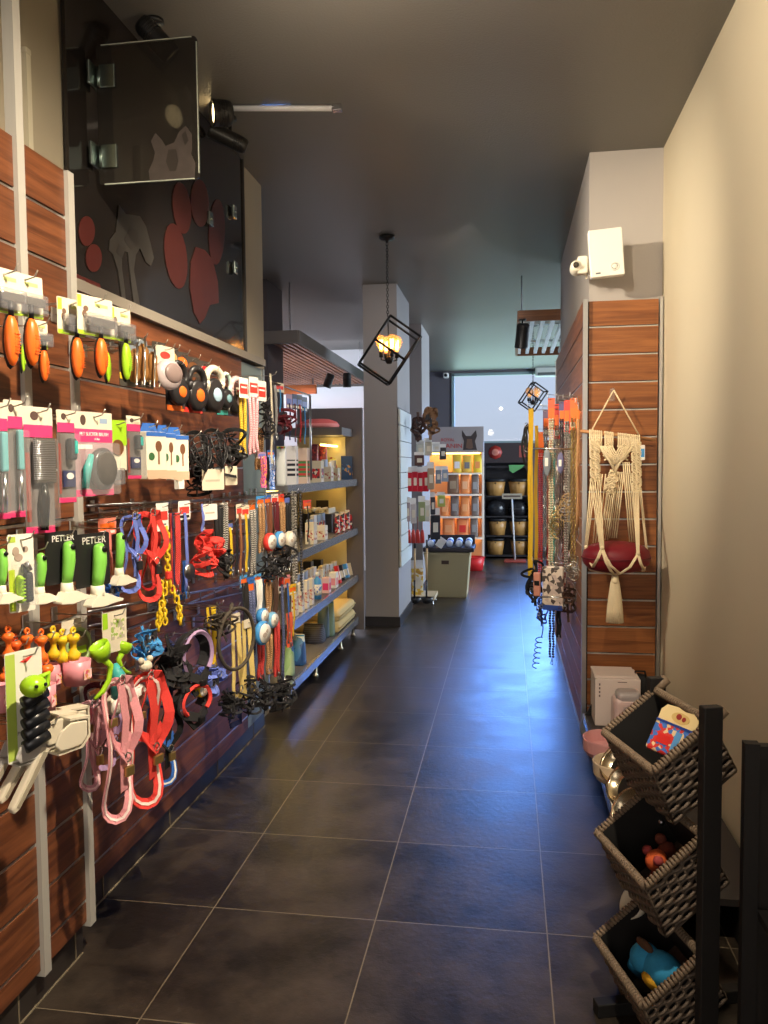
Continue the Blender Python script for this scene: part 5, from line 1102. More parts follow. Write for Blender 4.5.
for i, (x0, x1, y, c, s) in enumerate(((337, 341, 566, 'red', 'red'), (341, 345, 565, (40, 40, 50), 'black'), (345, 349, 564, 'sky', 'blue'), (349, 353, 563, 'cream', 'cream'))):
    sbox('booklet', 'leaning %s booklet in the cream box at the far end of the third shelf' % s, 'booklet', x0, x1, y, T1, 'box', c, 'white', .05, 'booklets on the third shelf', -1.47, -12)
sbox('carton', 'dark carton with white top at the back of the third shelf', 'carton', 303, 311, 562, T1, 'box', (36, 34, 38), 'white', .1, G, -1.72)
sbox('carton', 'black carton at the back of the third shelf', 'carton', 312, 321, 560, T1, 'box', (30, 30, 34), (70, 70, 76), .1, G, -1.7)
G = 'goods on the lowest lit shelf'
for k, (nm, c1) in enumerate((('lower', (206, 184, 130)), ('upper', (214, 192, 138)))):
    t = thing('pet_cushion', 'beige rounded pet cushion on the lowest shelf, %s of two stacked' % nm, 'pet cushion', (-1.69, 7.08, SHZ[0]+.002+k*.098), 0, 'beige pet cushions')
    MB().rbox((0, 0, .048), (.5, .74-.02*k, .094), .04, None, 4).build('pad', F(c1), t); MB().tube([(-.25, -.36, .048), (.25, -.36, .048), (.25, .36, .048), (-.25, .36, .048)], .006, 6, True).build('piping', F((180, 156, 106)), t)
plaid = wave_mat((28, 30, 44), (70, 72, 92), 22, 'Z')
b = sbox('pet_bag', 'dark plaid pet bag with a white bow on the lowest shelf', 'pet bag', 300, 322, 626, T0, 'bag', plaid, 'soft_black', .2, G, -1.5)
MB().ball((-.03, -.02, .3), (.03, .012, .016), 10).ball((.03, -.02, .3), (.03, .012, .016), 10).ball((0, -.022, .3), .012, 8).build('bow', P('white'), b)
sbox('pet_bag', 'grey blue folded pet coat standing behind the plaid bag', 'pet coat', 316, 328, 606, T0, 'bag', (70, 96, 120), (120, 140, 150), .1, G, -1.5)
sbox('pet_bag', 'grey green folded pet coat next to the beige cushions', 'pet coat', 323, 333, 602, T0, 'bag', (110, 136, 120), (70, 110, 140), .1, G, -1.47)
sbox('food_bag', 'pale green and blue food bag nearest on the lowest shelf', 'food bag', 280, 291, 641, T0, 'bag', print_mat((160, 196, 130), (190, 214, 160), (50, 100, 160), 12), 'sky', .12, G, -1.47)
sbox('food_bag', 'blue and white food bag beside the plaid pet bag', 'food bag', 291, 303, 636, T0, 'bag', print_mat((60, 120, 180), (40, 80, 140), (210, 226, 230), 12), 'sky', .12, G, -1.47)
rq = random.Random(17)
for sh, x0, n, y, nm in ((T2, 306, 8, 516, 'second'), (T1, 293, 10, 572, 'third'), (T3, 309, 6, 462, 'top')):
    for i in range(n):
        cc_ = ((232, 224, 210), (206, 190, 160), (226, 226, 230), (150, 170, 200))[rq.randrange(4)]
        sbox('carton', 'small pale carton in the back row of the %s shelf' % nm, 'carton', x0+i*4.2, x0+i*4.2+4, y-i*1.1+rq.random()*5, sh, 'box', cc_, (pr1, pr2, pr3)[rq.randrange(3)], .1, 'small cartons in the back row of the %s shelf' % nm, -1.60-.02*rq.random())
# pink domed cat cushion on the top shelf
q = onY(335, 436, 7.1)
t = thing('cat_dome', 'pink domed pet house on top of the shelf unit', 'pet house', (-1.72, 7.22, 1.966))
MB().lathe([(.15, 0), (.16, .03), (.14, .06), (.08, .085), (.001, .09)], n=24, sx=1.2).build('dome', F((226, 110, 112)), t)
MB().tube([(-.19, -.06, .021), (-.08, -.15, .021), (.08, -.15, .021), (.19, -.06, .021)], .02, 8).build('rim', F((236, 150, 150)), t)
# ================================================================== right column goods
# macrame hammock
MY = 4.735
ROPE = mat((230, 212, 176), rough=.9, noise=.2, scale=240)
hk0 = onY(613, 389, MY+.03)
t = thing('wall_hook', 'small clear plastic hook holding up the macrame hammock', 'hook', (hk0.x, 4.80, hk0.z))
MB().rbox((0, -.004, -.03), (.03, .007, .075), .003).tube([(0, -.008, -.01), (0, -.05, -.012), (0, -.06, .004)], .004, 8).build('hook_plate', CLEAR, t)
t = thing('macrame_hammock', 'cream macrame cat hammock with tassel hanging on the narrow slatwall', 'macrame hammock', (hk0.x, 4.745, hk0.z)); O = V(t.location)
def mp(x, y, Y=MY): return onY(x, y, Y)-O
dl, dr = mp(580, 431), mp(656, 440)
MB().tube([dl, (dl+dr)/2+V((0, 0, .003)), dr], [.010, .011, .009], 10).build('dowel', wood('raw_branch', 0, (150, 96, 56), (196, 146, 96)), t)
mb = MB(); top = mp(614, 388, MY); 
for x, y in ((591, 432), (640, 437)):
    mb.tube([top+V((0, .012, -.01)), mp(x, y)], .0042, 6)
mb.build('hanging_cord', ROPE, t)
mb = MB()
def dow(x): f = (x-580)/76; return mp(x, 431+9*f, MY-.012)
def cord(pts, r=.0045, n=6): mb.tube(pts, r, n)
rd = random.Random(3)
# lark's head knots along the dowel
for x in [590+1.9*i for i in range(27)]:
    if 602.2 < x < 603.4 or 613 < x < 617: continue
    mb.torus(dow(x)+V((0, .012, 0)), .0145, .0046, Matrix.Rotation(pi/2, 3, 'Z'), 10, 5)
    cord([dow(x)+V((0, -.002, -.004)), mp(x, 452, MY-.012)], .0046)
# knotted bands: side columns, two lace squares and the central chevron
def braid(x0, y0, x1, y1, w=5, n=14, r=.0052):
    for ph in (0, pi, pi/2):
        pts = []
        for i in range(n*3+1):
            f = i/(n*3); px = x0+(x1-x0)*f+w*.5*math.sin(ph+f*n*2*pi/2); pts.append(mp(px, y0+(y1-y0)*f, MY-.014-.006*math.cos(ph*1.3+f*n*pi)))
        cord(pts, r)
for x in (592, 597): braid(x, 440, x+1, 482, 5, 9)
for x in (634, 638.5): braid(x, 442, x+.5, 492, 5, 10)
for k in range(4):
    cord([mp(600+k*1.6, 446+k*2.4, MY-.018), mp(607+k*1.2, 458+k*1.5, MY-.02), mp(615, 468+k*1.6, MY-.02)], .0056); cord([mp(632-k*1.6, 447+k*2.4, MY-.018), mp(623-k*1.2, 459+k*1.5, MY-.02), mp(615, 468+k*1.6, MY-.02)], .0056)
for k in range(4):
    a0 = 448+k*4; cord([mp(601+k, a0, MY-.016), mp(608, a0-4+k, MY-.018), mp(613, a0+4, MY-.016)], .0046); cord([mp(631-k, a0, MY-.016), mp(624, a0-4+k, MY-.018), mp(618, a0+4, MY-.016)], .0046)
for i in range(6):
    for (xa, xb, mir) in ((600, 613, 1), (632, 617, -1)):
        x1_ = xa+mir*2.4*i; cord([mp(x1_, 446, MY-.02), mp(min(max(x1_+mir*7, 600), 632), 456+i*.6, MY-.022), mp(xb, 462+min(i, 3), MY-.02)], .0042); cord([mp(xb-mir*2.2*i, 446, MY-.018), mp(xa+mir*(2+i*.9), 452+i*1.6, MY-.02)], .0042)
for (cx, cy) in ((612, 474), (615, 480), (612, 486), (609, 480)):
    mb.torus(mp(cx, cy, MY-.02), .016, .005, None, 12, 6, 1, .8)
braid(606, 492, 613, 470, 5, 5); braid(617, 472, 611, 494, 4, 5)
mb.build('knotted_panel', ROPE, t)
mb = MB()
RC = V((0, 0, 0)); cyc = 4.60
def bundle(x0, y0, x1, y1, n, w0, w1, Y0=MY-.012, Y1=4.5, sag=0):
    for i in range(n):
        f = (i+.5)/n-.5; a = mp(x0+f*w0, y0, Y0); b = mp(x1+f*w1, y1, Y1); m_ = (a+b)/2+V((sag*.01*rd.random(), 0, 0)); cord([a, m_, b], .0038)
bundle(595, 480, 602, 547, 5, 12, 4, Y1=4.44); bundle(593, 482, 586, 547, 3, 7, 3, Y1=4.60)
bundle(636, 490, 638, 553, 4, 7, 3, Y1=4.44); bundle(640, 488, 647, 553, 2, 3, 2, Y1=4.60)
bundle(604, 474, 597, 543, 4, 13, 10, Y1=4.74); bundle(611, 492, 604, 540, 4, 8, 9, Y1=4.74); bundle(621, 472, 613, 538, 4, 8, 9, Y1=4.76); bundle(626, 462, 633, 542, 4, 8, 9, Y1=4.74)
mb.build('long_cords', ROPE, t)
mb = MB()
def pt(x, y, Y): return mp(x, y, Y)
A, B, C2, D2 = pt(602, 548, 4.44), pt(638, 554, 4.44), pt(586, 547, 4.6), pt(647, 553, 4.6)
bot = pt(615, 575, 4.5)
for o_ in (-.004, .004):
    e = V((o_, 0, 0))
    cord([A+e, pt(598, 558, 4.43)+e, pt(593, 567, 4.47)+e]); cord([A+e, pt(606, 562, 4.415)+e, pt(611, 571, 4.44)+e, bot]); cord([A-e, pt(611, 566, 4.415)+e, pt(620, 574, 4.45)+e])
    cord([B+e, pt(630, 567, 4.415)+e, pt(620, 574, 4.45)+e, bot]); cord([B+e, pt(641, 564, 4.43)+e, pt(644, 570, 4.5)+e]); cord([D2+e, pt(646, 562, 4.55)+e, pt(643, 571, 4.5)+e])
    cord([C2+e, pt(588, 558, 4.57)+e, pt(593, 567, 4.47)+e]); cord([C2+e, pt(585, 560, 4.6), pt(590, 570, 4.6), bot])
for p in (A, B, C2, D2): mb.ball(p, .012, 8)
mb.build('net_cords', ROPE, t)
tb = MB(); n = 26; tz = bot
prof = [(0, .012), (-.03, .016), (-.045, .02), (-.12, .03), (-.20, .038), (-.262, .044)]
for i in range(n):
    a = 2*pi*i/n; tb.tube([tz+V((r*math.cos(a), r*math.sin(a)*.7, z)) for z, r in prof], [.0055, .0055, .006, .006, .006, .005], 5)
tb.lathe([(.02, -.046), (.022, -.035), (.017, -.02), (.012, 0)], tz, 16); tb.lathe([(.001, -.25), (.03, -.25), (.024, -.1), (.016, -.04)], tz, 12); tb.build('tassel', ROPE, t)
t = thing('hammock_cushion', 'round dark red cushion lying in the macrame hammock', 'cushion', onY(616, 557, 4.6))
MB().lathe([(.001, -.082), (.10, -.08), (.15, -.066), (.178, -.036), (.187, 0), (.178, .036), (.15, .062), (.10, .08), (.05, .088), (.001, .09)], n=36, sy=.88).build('cushion_cover', mat((116, 12, 30), rough=.5, noise=.15, scale=30), t)
MB().torus((0, 0, 0), 1, .004, Matrix.Diagonal((.184, 1, 1)) @ Matrix.Rotation(pi/2, 3, 'X') @ Matrix.Diagonal((1, 1, .164)) if 0 else None, 6, 4) if 0 else None
MB().tube([(.187*math.cos(a), .166*math.sin(a), 0) for a in [2*pi*k/40 for k in range(40)]], .004, 6, True).build('seam', mat((96, 14, 28), rough=.6), t)
t, w, h = hang('price_card', 'small blue and white card beside the macrame panel', 'hang card', (640, 445, 645, 460), .6, 85, -1, Y=4.72)
card(t, -w/2, w/2, -h, 0, 'white'); stripe(t, -w*.3, w*.4, -h*.8, -h*.25, 'sky', -.001, 'blue_print')

# leads on hooks along the aisle side of the column
def col(fn, name, label, cat, box, Y, *a, hk=None, group=None, **k):
    t, w, h = hang(name, label, cat, box, .3, 74, -1, group, Y)
    fn(t, w, h, *a, **k)
    if hk: hook(t, hk, .425, side=-1, tagc='white', out=.02)
    return t
col(lead, 'flat_lead', 'long mustard yellow strap lead, outermost on the column hooks', 'lead', (528, 408, 534, 588), 5.55, 'strap', (206, 166, 40), n=2, hk='outermost mustard lead')
col(lead, 'flat_lead', 'second mustard yellow strap lead close behind the outermost one', 'lead', (534, 425, 539, 596), 5.8, 'strap', (196, 152, 36), n=1)
def olive(t, w, h): harness(t, w, h, 'soft_black', None, .014, seed=31)
col(olive, 'flat_lead', 'black strap loop beside the outermost mustard lead', 'lead', (522, 424, 533, 470), 5.6)
SIL = METAL((206, 200, 186), .25); GLD = METAL((196, 170, 110), .3); DRK = METAL((90, 84, 80), .35)
chains = [(538, 432, 544, 590, 6.0, 'beads', RR, 'orange', 'red beaded lead behind the mustard ones'),
 (543, 410, 549, 560, 5.7, 'chain', SIL, (120, 100, 130), 'silver chain lead under a dark violet card'),
 (548, 398, 555, 580, 5.45, 'beads', mat((206, 190, 160), rough=.4), (214, 96, 60), 'cream beaded lead under the tallest orange card'),
 (554, 404, 560, 600, 5.6, 'chain', SIL, 'coral', 'long silver chain lead under a coral card'),
 (559, 402, 565, 556, 5.35, 'chain', DRK, (90, 84, 130), 'dark steel chain lead under a blue violet card'),
 (564, 400, 570, 588, 5.25, 'beads', RK, 'coral', 'black and silver beaded lead under a coral card'),
 (568, 408, 574, 560, 5.5, 'rope', RK, 'soft_black', 'black flecked rope lead under a dark card'),
 (570, 398, 578, 580, 5.1, 'chain', GLD, (220, 104, 50), 'gold chain lead under the broad orange card by the metal strip'),
 (576, 404, 583, 540, 5.0, 'rope', RBr, 'orange', 'tan rope lead nearest the metal corner strip'),
 (546, 440, 552, 600, 6.1, 'rope', RR, None, 'maroon rope lead deep between the chain leads'),
 (550, 452, 556, 590, 5.95, 'strap', 'teal', None, 'thin pale teal strap between the silver chains'),
 (562, 440, 568, 610, 5.85, 'beads', mat((120, 60, 50), rough=.4), None, 'brown beaded lead in the middle of the chains'),
 (572, 470, 578, 600, 5.65, 'strap', 'maroon', None, 'maroon strap lead low beside the gold chain'),
]
for x0, y0, x1, y1, Y, st, c, hd, s in chains:
    col(lead, 'chain_lead', s, 'chain lead', (x0, y0, x1, y1), Y, st, c, None, hd, 2, hh=.11, group='chain leads on the column hooks', hk=s.split(' under')[0].split(' behind')[0].split(' nearest')[0].split(' deep')[0].split(' low')[0].split(' in the')[0].split(' between')[0]+(' under the %s card' % s.split('under a ')[1].split(' card')[0] if 'under a ' in s else ''))
for i, (b, Y, c, s) in enumerate((((543, 448, 551, 476), 5.4, (150, 160, 170), 'grey'), ((557, 452, 564, 474), 5.3, (130, 130, 170), 'violet grey'))):
    def shell(t, w, h, c=c): MB().ball((0, 0, -h/2), (w/2, .012, h/2), 14).build('shell', mat(c, rough=.2, alpha=.7), t); MB().box((0, -.013, -h*.5), (w*.4, .001, h*.3)).build('print', P('white'), t)
    col(shell, 'reel_pack', '%s clear pack hanging in front of the chain leads' % s, 'pet accessory', b, Y)
col(tangle, 'choke_chain', 'tangle of thin golden choke chains at mid height on the column', 'choke chain', (556, 492, 580, 522), 5.15, (190, 160, 110), 8, 111, .004, hk='golden choke chains')
def coil(t, w, h, m_):
    mb = MB()
    for i in range(7): mb.torus((w*.1*math.sin(i*2.3), -.01*i*.4, -h*(.3+.06*i)), w*.34, .0035, Matrix.Rotation(.5*math.sin(i), 3, 'Z'), 18, 5, 1, h/w*.5)
    mb.build('chain_loop', m_, t); MB().tube([(0, 0, 0), (0, -.004, -h*.3)], .003, 6).build('hanging_cord', m_, t)
col(coil, 'choke_chain', 'coil of bright choke chains beside the metal corner strip', 'choke chain', (566, 558, 581, 584), 5.0, SIL, hk='bright choke chain coil')
col(coil, 'choke_chain', 'coil of tan choke chains under the thin golden tangle', 'choke chain', (548, 505, 566, 545), 5.4, GLD, hk='tan choke chain coil')
def printed_bag(t, w, h):
    MB().rbox((0, -.01, -h/2), (w, .03, h), .01).build('pouch', print_mat((222, 206, 190), (200, 180, 170), (80, 70, 66), 40), t); MB().box((0, -.01, -h*.98), (w*.9, .034, h*.12)).build('blue_foot', P((50, 80, 160)), t); MB().torus((0, -.01, h*.04), .012, .003, None, 12, 6).build('ring', STEEL, t)
col(printed_bag, 'printed_bandana', 'cream bandana pack with dark animal print hanging low on the column hooks', 'bandana pack', (543, 566, 564, 608), 5.2, hk='bandana pack')
col(tangle, 'black_harness', 'black and brown harness bundle hanging at the aisle end of the hooks', 'dog harness', (527, 562, 545, 606), 5.5, 'soft_black', 8, 121, .018, hk='black and brown harness bundle')
def peach(t, w, h): MB().rbox((0, -.01, -h/2), (w, .02, h), .008).build('grip', P((206, 140, 120)), t); MB().box((0, -.021, -h*.45), (w*.7, .002, h*.2)).build('black_band', P('black'), t)
col(peach, 'lead_grip', 'salmon pink grip hanging against the black and brown harness', 'lead', (534, 572, 541, 596), 5.4)
col(tangle, 'blue_harness', 'blue and steel clip bundle below the salmon grip', 'lead clips', (536, 594, 548, 626), 5.4, (60, 80, 150), 6, 131, .01)
col(tangle, 'brown_collar', 'brown leather collar bundle under the metal arms', 'collar', (560, 584, 578, 622), 5.2, (70, 48, 38), 7, 141, .014, hk='brown collar bundle')
col(lead, 'flat_lead', 'narrow black studded strap reaching lowest by the column', 'lead', (548, 606, 556, 664), 5.35, 'beads', mat((40, 38, 40), rough=.3), n=2)
col(lead, 'flat_lead', 'plain black strap hanging beside the studded one', 'lead', (556, 604, 562, 640), 5.25, 'strap', 'black', n=2)
def curly(t, w, h):
    pts = [(w*.3*math.sin(i*.2), 0, -h*.5*i/12) for i in range(13)]
    for i in range(60):
        f = i/60; pts.append((w*(.05-.25*f)+w*.22*math.cos(i*.62), .008*math.sin(i*.62), -h*(.5+.5*f)+.006*math.sin(i*.62)))
    MB().tube(pts, .0035, 6).build('coil_cord', P('soft_black'), t); MB().torus((0, 0, -.01), .012, .003, None, 10, 5).build('ring', STEEL, t)
col(curly, 'coiled_lead', 'thin black curly lead dangling lowest into the aisle', 'lead', (531, 606, 546, 668), 5.35)
t = thing('sale_arm', 'long bare metal arm crossing the upper chain leads', 'display arm', (.424, 5.1, 1.71), -pi/2)
MB().rbox((0, -.004, 0), (.03, .006, .05), .002).tube([(0, -.005, 0), (0, -.27, .006)], .006, 8).build('arm', METAL((220, 220, 220), .25), t)
t = thing('sale_arm', 'long bare metal arm across the lower black straps', 'display arm', (.424, 5.1, .78), -pi/2)
MB().rbox((0, -.004, 0), (.03, .006, .05), .002).tube([(0, -.005, 0), (0, -.23, .004)], .005, 8).build('arm', METAL((220, 220, 220), .25), t)

# ------------------------------------------------------------------ low display shelf along the right wall and what stands on it
BZ = .165
t = thing('base_shelf', 'low dark display shelf with metal front rail along the beige wall', 'shelf', (.65, 3.72, 0))
MB().box((0, 0, BZ-.012), (.425, 1.98, .024)).build('deck', mat((52, 48, 48), rough=.4), t)
MB().box((-.216, 0, BZ-.02), (.008, 1.98, .05)).build('front_rail', mat((130, 136, 150), rough=.2, metal=.8), t)
MB().box((-.1, 0, .07), (.02, 1.96, .13)).box((.12, 0, .07), (.02, 1.96, .13)).build('plinth', mat((30, 28, 28), rough=.6), t)
for y in (.99, ): MB().slab([(-.21, y-.03, BZ+.002), (-.14, y-.03, BZ+.13), (-.1, y-.03, BZ+.13), (-.1, y-.03, BZ+.002)], (0, .012, 0)).build('side_bracket', BLACKM, t)
def rstand(x0, x1, y0, y1, Y): L, R, T = onY(x0, (y0+y1)/2, Y), onY(x1, (y0+y1)/2, Y), onY((x0+x1)/2, y0, Y); return L, R, T.z-BZ
L, R, h = rstand(596, 642, 682, 735, 4.45)
t = thing('feeder_carton', 'tall white carton with blue picture standing by the slatwall foot', 'carton', ((L.x+R.x)/2, 4.52, BZ+.001)); w = R.x-L.x
MB().rbox((0, .1, h/2), (w, .24, h), .003).build('carton_body', P((232, 216, 208)), t)
MB().rbox((-.01, .1, h+.008), (w*.95, .22, .014), .003).build('lid_flap', P((224, 208, 200)), t)
MB().prism(oval(w*.02, h*.5, .022, .03), -.0212, -.0196).build('blue_picture', P((60, 110, 150)), t)
sb = MB()
for i in range(4): sb.box((-w*.4, -.0205, h*(.88-.08*i)), (.008, .0012, .012))
sb.box((w*.1, -.0205, h*.94), (.05, .001, .004)); sb.build('print', P((110, 90, 90)), t)
L, R, h = rstand(611, 641, 694, 745, 4.25)
t = thing('water_feeder', 'pale pink pet feeder with a see through tank in front of the white carton', 'pet feeder', ((L.x+R.x)/2+.02, 4.36, BZ+.001))
w = R.x-L.x
MB().rbox((0, 0, h*.42), (w, .14, h*.84), .03, None, 4).build('tank', P((226, 196, 192), rough=.3), t); MB().rbox((.004, -.004, h*.82), (w*.86, .12, h*.3), .03, None, 4).build('grey_lid', P((176, 166, 166), rough=.3), t); MB().rbox((.01, -.072, h*.5), (w*.5, .006, h*.36), .01).build('window', SMOKE, t)
t = thing('black_bag', 'crumpled black bag lying behind the white carton', 'bag', (.73, 4.66, BZ+.001))
bm = MB().ball((0, 0, .13), (.1, .06, .13), 20); rr = random.Random(9); bm.v = [(x+(rr.random()-.5)*.02, y+(rr.random()-.5)*.02, z) for x, y, z in bm.v]; bm.build('bag_body', F('soft_black'), t)
MB().tube([(-.03, -.02, .24), (-.02, -.03, .28), (.03, -.03, .28), (.04, -.02, .24)], .006, 6).build('handle', F('black'), t)
def dbowl(name, label, loc, r, h, c, rz=0):
    t = thing(name, label, 'pet bowl', loc, rz)
    out = [(-r*.3, r), ]
    def ring(k): return [(r*k*math.cos(a), r*k*math.sin(a)) for a in [pi*.5+pi*i/16 for i in range(17)]]+[(r*.55*1, -r*k), (r*.55, r*k)]
    mb = MB(); n = 19; lv = [(.86, 0), (.98, h*.3), (1, h), (.93, h), (.86, h*.35), (.001, h*.3)]
    vs = [(x, y, z) for k, z in lv for x, y in ring(k)]
    mb.add(vs, [(i*n+j, i*n+(j+1) % n, (i+1)*n+(j+1) % n, (i+1)*n+j) for i in range(len(lv)-1) for j in range(n)]+[tuple(range(n-1, -1, -1))], False)
    mb.build('bowl', P(c, rough=.3), t); MB().tube([(x, y, h) for x, y in ring(.965)], r*.035, 6, True).build('rim', P(c, rough=.25), t)
    return t
dbowl('pet_bowl', 'pink rounded pet bowl at the front edge of the low shelf', onZ(604, 757, BZ+.001)+V((.03, .05, 0)), .13, .08, (222, 160, 160))
dbowl('pet_bowl', 'cream rounded pet bowl in front of the pink one', onZ(613, 780, BZ+.001)+V((.03, .02, 0)), .12, .08, (222, 200, 172))
SB = METAL((206, 190, 160), .22)
def sbowl(label, px, py, r, h, tilt, Z=BZ):
    p = onZ(px, py, Z)
    t = thing('steel_bowl', label, 'pet bowl', p, 0, 'steel bowls on the low shelf'); t.rotation_euler = (tilt[0], tilt[1], 0)
    MB().lathe([(.001, .004), (r*.8, .004), (r*.84, 0), (r*.86, .006), (r*.98, h*.9), (r*1.04, h), (r*1.02, h+.004), (r*.94, h*.92), (r*.74, .014), (.001, .012)], n=32).build('bowl', SB, t)
    MB().lathe([(r*.85, -.004), (r*.87, .0), (r*.87, .014), (r*.83, .014)], n=32).build('rubber_ring', BLACKM, t); return t
sbowl('tilted steel bowl leaning against the cream pet bowl', 626, 786, .095, .06, (.5, -.75)).location.z += .075
sbowl('steel bowl stacked on its side in the middle of the low shelf', 632, 806, .09, .055, (.35, -.9)).location.z += .075
sbowl('steel bowl leaning nearest the wicker baskets', 640, 838, .095, .06, (.4, -1.0)).location.z += .08
t = thing('ceramic_bowl', 'cream bowl edge showing between the middle and lowest wicker baskets', 'pet bowl', onZ(640, 925, BZ)+V((.0, 0, .06))); t.rotation_euler = (.3, -1.0, 0)
MB().lathe([(.001, 0), (.036, 0), (.054, .036), (.05, .036), (.033, .006), (.001, .006)], n=26).build('bowl', P('cream'), t)

# ------------------------------------------------------------------ wicker basket rack
TH, PH = -.295, .645
U = V((math.sin(TH), math.cos(TH), 0)); VV = V((math.cos(TH), -math.sin(TH), 0)); ZZ = V((0, 0, 1))
VP = VV*math.cos(PH)+ZZ*math.sin(PH); ZP = -VV*math.sin(PH)+ZZ*math.cos(PH)
YN = 2.2; S = YN/2.1; BD, BL, BH, I1, I2 = .187*S*1.06, .288*S*1.06, .152*S*1.08, -.036*S, .017*S
WK = mat((98, 84, 71), rough=.6, noise=.25, scale=90); WK2 = mat((90, 78, 68), rough=.65, noise=.25, scale=90); WKR = wave_mat((62, 54, 46), (112, 98, 82), 45, 'Y', .6)
N1, N2, N3 = onY(653, 771, YN), onY(645, 886, YN-.02), onY(643, 1006, YN-.04)
def wicker(label, Np):
    t = bpy.data.objects.new('wicker_basket', None); COL.objects.link(t); tag(t, label, 'wicker basket', 'wicker baskets on the rack')
    M4 = Matrix((VP, U, ZP)).transposed().to_4x4(); M4.translation = Np; t.matrix_world = M4
    tp = [V((0, 0, 0)), V((BD, 0, 0)), V((BD, BL, 0)), V((0, BL, 0))]
    iy = .022; bt = [V((I1, iy, -BH)), V((BD-I2, iy, -BH)), V((BD-I2, BL-iy, -BH)), V((I1, BL-iy, -BH))]
    cen = sum(tp+bt, V())/8
    for k, nm in enumerate(('near_side', 'back_side', 'far_side', 'front_side')):
        a, b, c, d = tp[k], tp[(k+1) % 4], bt[(k+1) % 4], bt[k]
        nrm = (b-a).cross(d-a).normalized()
        if nrm.dot((a+c)/2-cen) < 0: nrm = -nrm
        mb = MB(); R = 11; S_ = 7 if k % 2 == 0 else 9
        for r in range(R):
            f = (r+.6)/R; p0, p1 = a.lerp(d, f), b.lerp(c, f); pts = []
            for i in range(S_*4+1):
                g = i/(S_*4); pts.append(p0.lerp(p1, g)+nrm*(.0042*math.sin(pi*g*S_+(r % 2)*pi)))
            mb.tube(pts, .0056, 5, flat=1.0)
        for i in range(S_+1):
            g = (i+0.5)/(S_+1) if 0 else i/S_
            mb.tube([a.lerp(b, g), d.lerp(c, g)], .0045, 5)
        mb.m(1); q = -nrm*.008; mb.slab([a+q, b+q, c+q, d+q], -nrm*.003)
        mb.build('woven_'+nm, [WK, mat((20, 18, 17), rough=.8)], t)
    mb = MB(); mb.slab(bt, (0, 0, -.006)); mb.build('woven_base', WK2, t)
    for k in range(4):
        p, q = tp[k], tp[(k+1) % 4]; L = (q-p).length; n = int(L/.011); mb = MB(); dd = (q-p).normalized()
        for i in range(n):
            c = p+dd*(i+.5)*L/n; mb.tube([c-dd*.0056+V((0, 0, .001)), c-dd*.003+V((0, 0, 0)), c+dd*.003, c+dd*.0056], [.0108, .0128, .0128, .0108], 8)
        if k % 2 == 0:
            c0 = tp[1] if k == 0 else tp[2]
            mb.tube([c0, c0+V((.05, 0, .004))], .0165, 10)
        mb.build('wrapped_rim', WKR if 0 else mat((120, 102, 83), rough=.6, noise=.25, scale=120), t)
    return t
wb = [wicker('topmost wicker basket of the rack, holding a bright treat bag', N1), wicker('middle wicker basket of the rack, holding orange toys', N2), wicker('lowest wicker basket of the rack, holding a blue plush toy', N3)]
RK0 = mat((24, 22, 22), rough=.55)
t = thing('basket_rack', 'black wooden rack with two posts carrying three tilted wicker baskets', 'rack', (N3.x+.1, N3.y, 0), -TH*0)
O = V(t.location); O.z = 0
pn = onY(711, 706, YN-.07); pn2 = V((pn.x, pn.y, 0))
far = onY(656, 690, pn.y+.43); far.z = 0; farz = pn.z-.04; Rz = Matrix.Rotation(-TH, 3, 'Z')
for p, nm, zt in ((pn2, 'post', pn.z), (far, 'post', farz)):
    MB().box(V((p.x, p.y, zt/2))-O, (.052, .03, zt), Rz).build(nm, RK0, t, bevel=.003)
for p in (pn2, far-U*.16):
    MB().box(V((p.x, p.y, .02))-O-VV*.03, (.46, .04, .04), Rz).build('foot', RK0, t, bevel=.003)
for Np in (N1, N2, N3):
    for p in (pn2, far):
        a = V((p.x, p.y, Np.z+.03)); e = U if p is pn2 else -U
        MB().tube([a-O, a+e*.05-O], .009, 8).build('pin', STEEL, t)
MB().tube([V((pn2.x, pn2.y, .06))-O, V((far.x, far.y, .06))-O], .012, 8).build('crossbar', RK0, t)
for Np in (N1,):
    pass
# contents
def inb(b, x, y, z): return b.matrix_world @ V((x, y, z))
Mb = Matrix((VP, U, ZP)).transposed()
def place(t, b, x, y, z, R3): m4 = (Mb @ R3).to_4x4(); m4.translation = inb(b, x, y, z); t.matrix_world = m4
t = thing('treat_bag', 'red and blue treat bag with cream header leaning in the topmost wicker basket', 'treat bag')
tl, tr_, br_, bl_ = onY(667, 704, 2.36), onY(700, 717, 2.3), onY(684, 756, 2.27), onY(643, 757, 2.30)
ax = (tr_-tl); w = ax.length*1.12; upv = ((tl+tr_)/2-(bl_+br_)/2); h = upv.length; xa = ax.normalized(); za = (upv-xa*upv.dot(xa)).normalized(); ya = za.cross(xa)
m4 = Matrix((xa, ya, za)).transposed().to_4x4(); m4.translation = (bl_+br_)/2; t.matrix_world = m4
prt = print_mat((206, 50, 40), (60, 110, 190), (226, 196, 150), 90)
MB().prism([(-w*.5, h*.02), (w*.5, h*.02), (w*.5, h*.66), (-w*.5, h*.66)], -.014, .014).build('printed_pouch', prt, t, bevel=.008)
MB().prism([(-w*.5, h*.64), (w*.5, h*.64), (w*.5, h*.9), (w*.36, h), (w*.1, h*.98), (-w*.1, h*1.02), (-w*.4, h), (-w*.5, h*.88)], -.004, .004).build('cream_header', P((226, 204, 150)), t)
MB().prism(oval(w*.05, h*.82, w*.24, h*.11), -.0052, -.004).build('round_picture', P((206, 176, 110)), t)
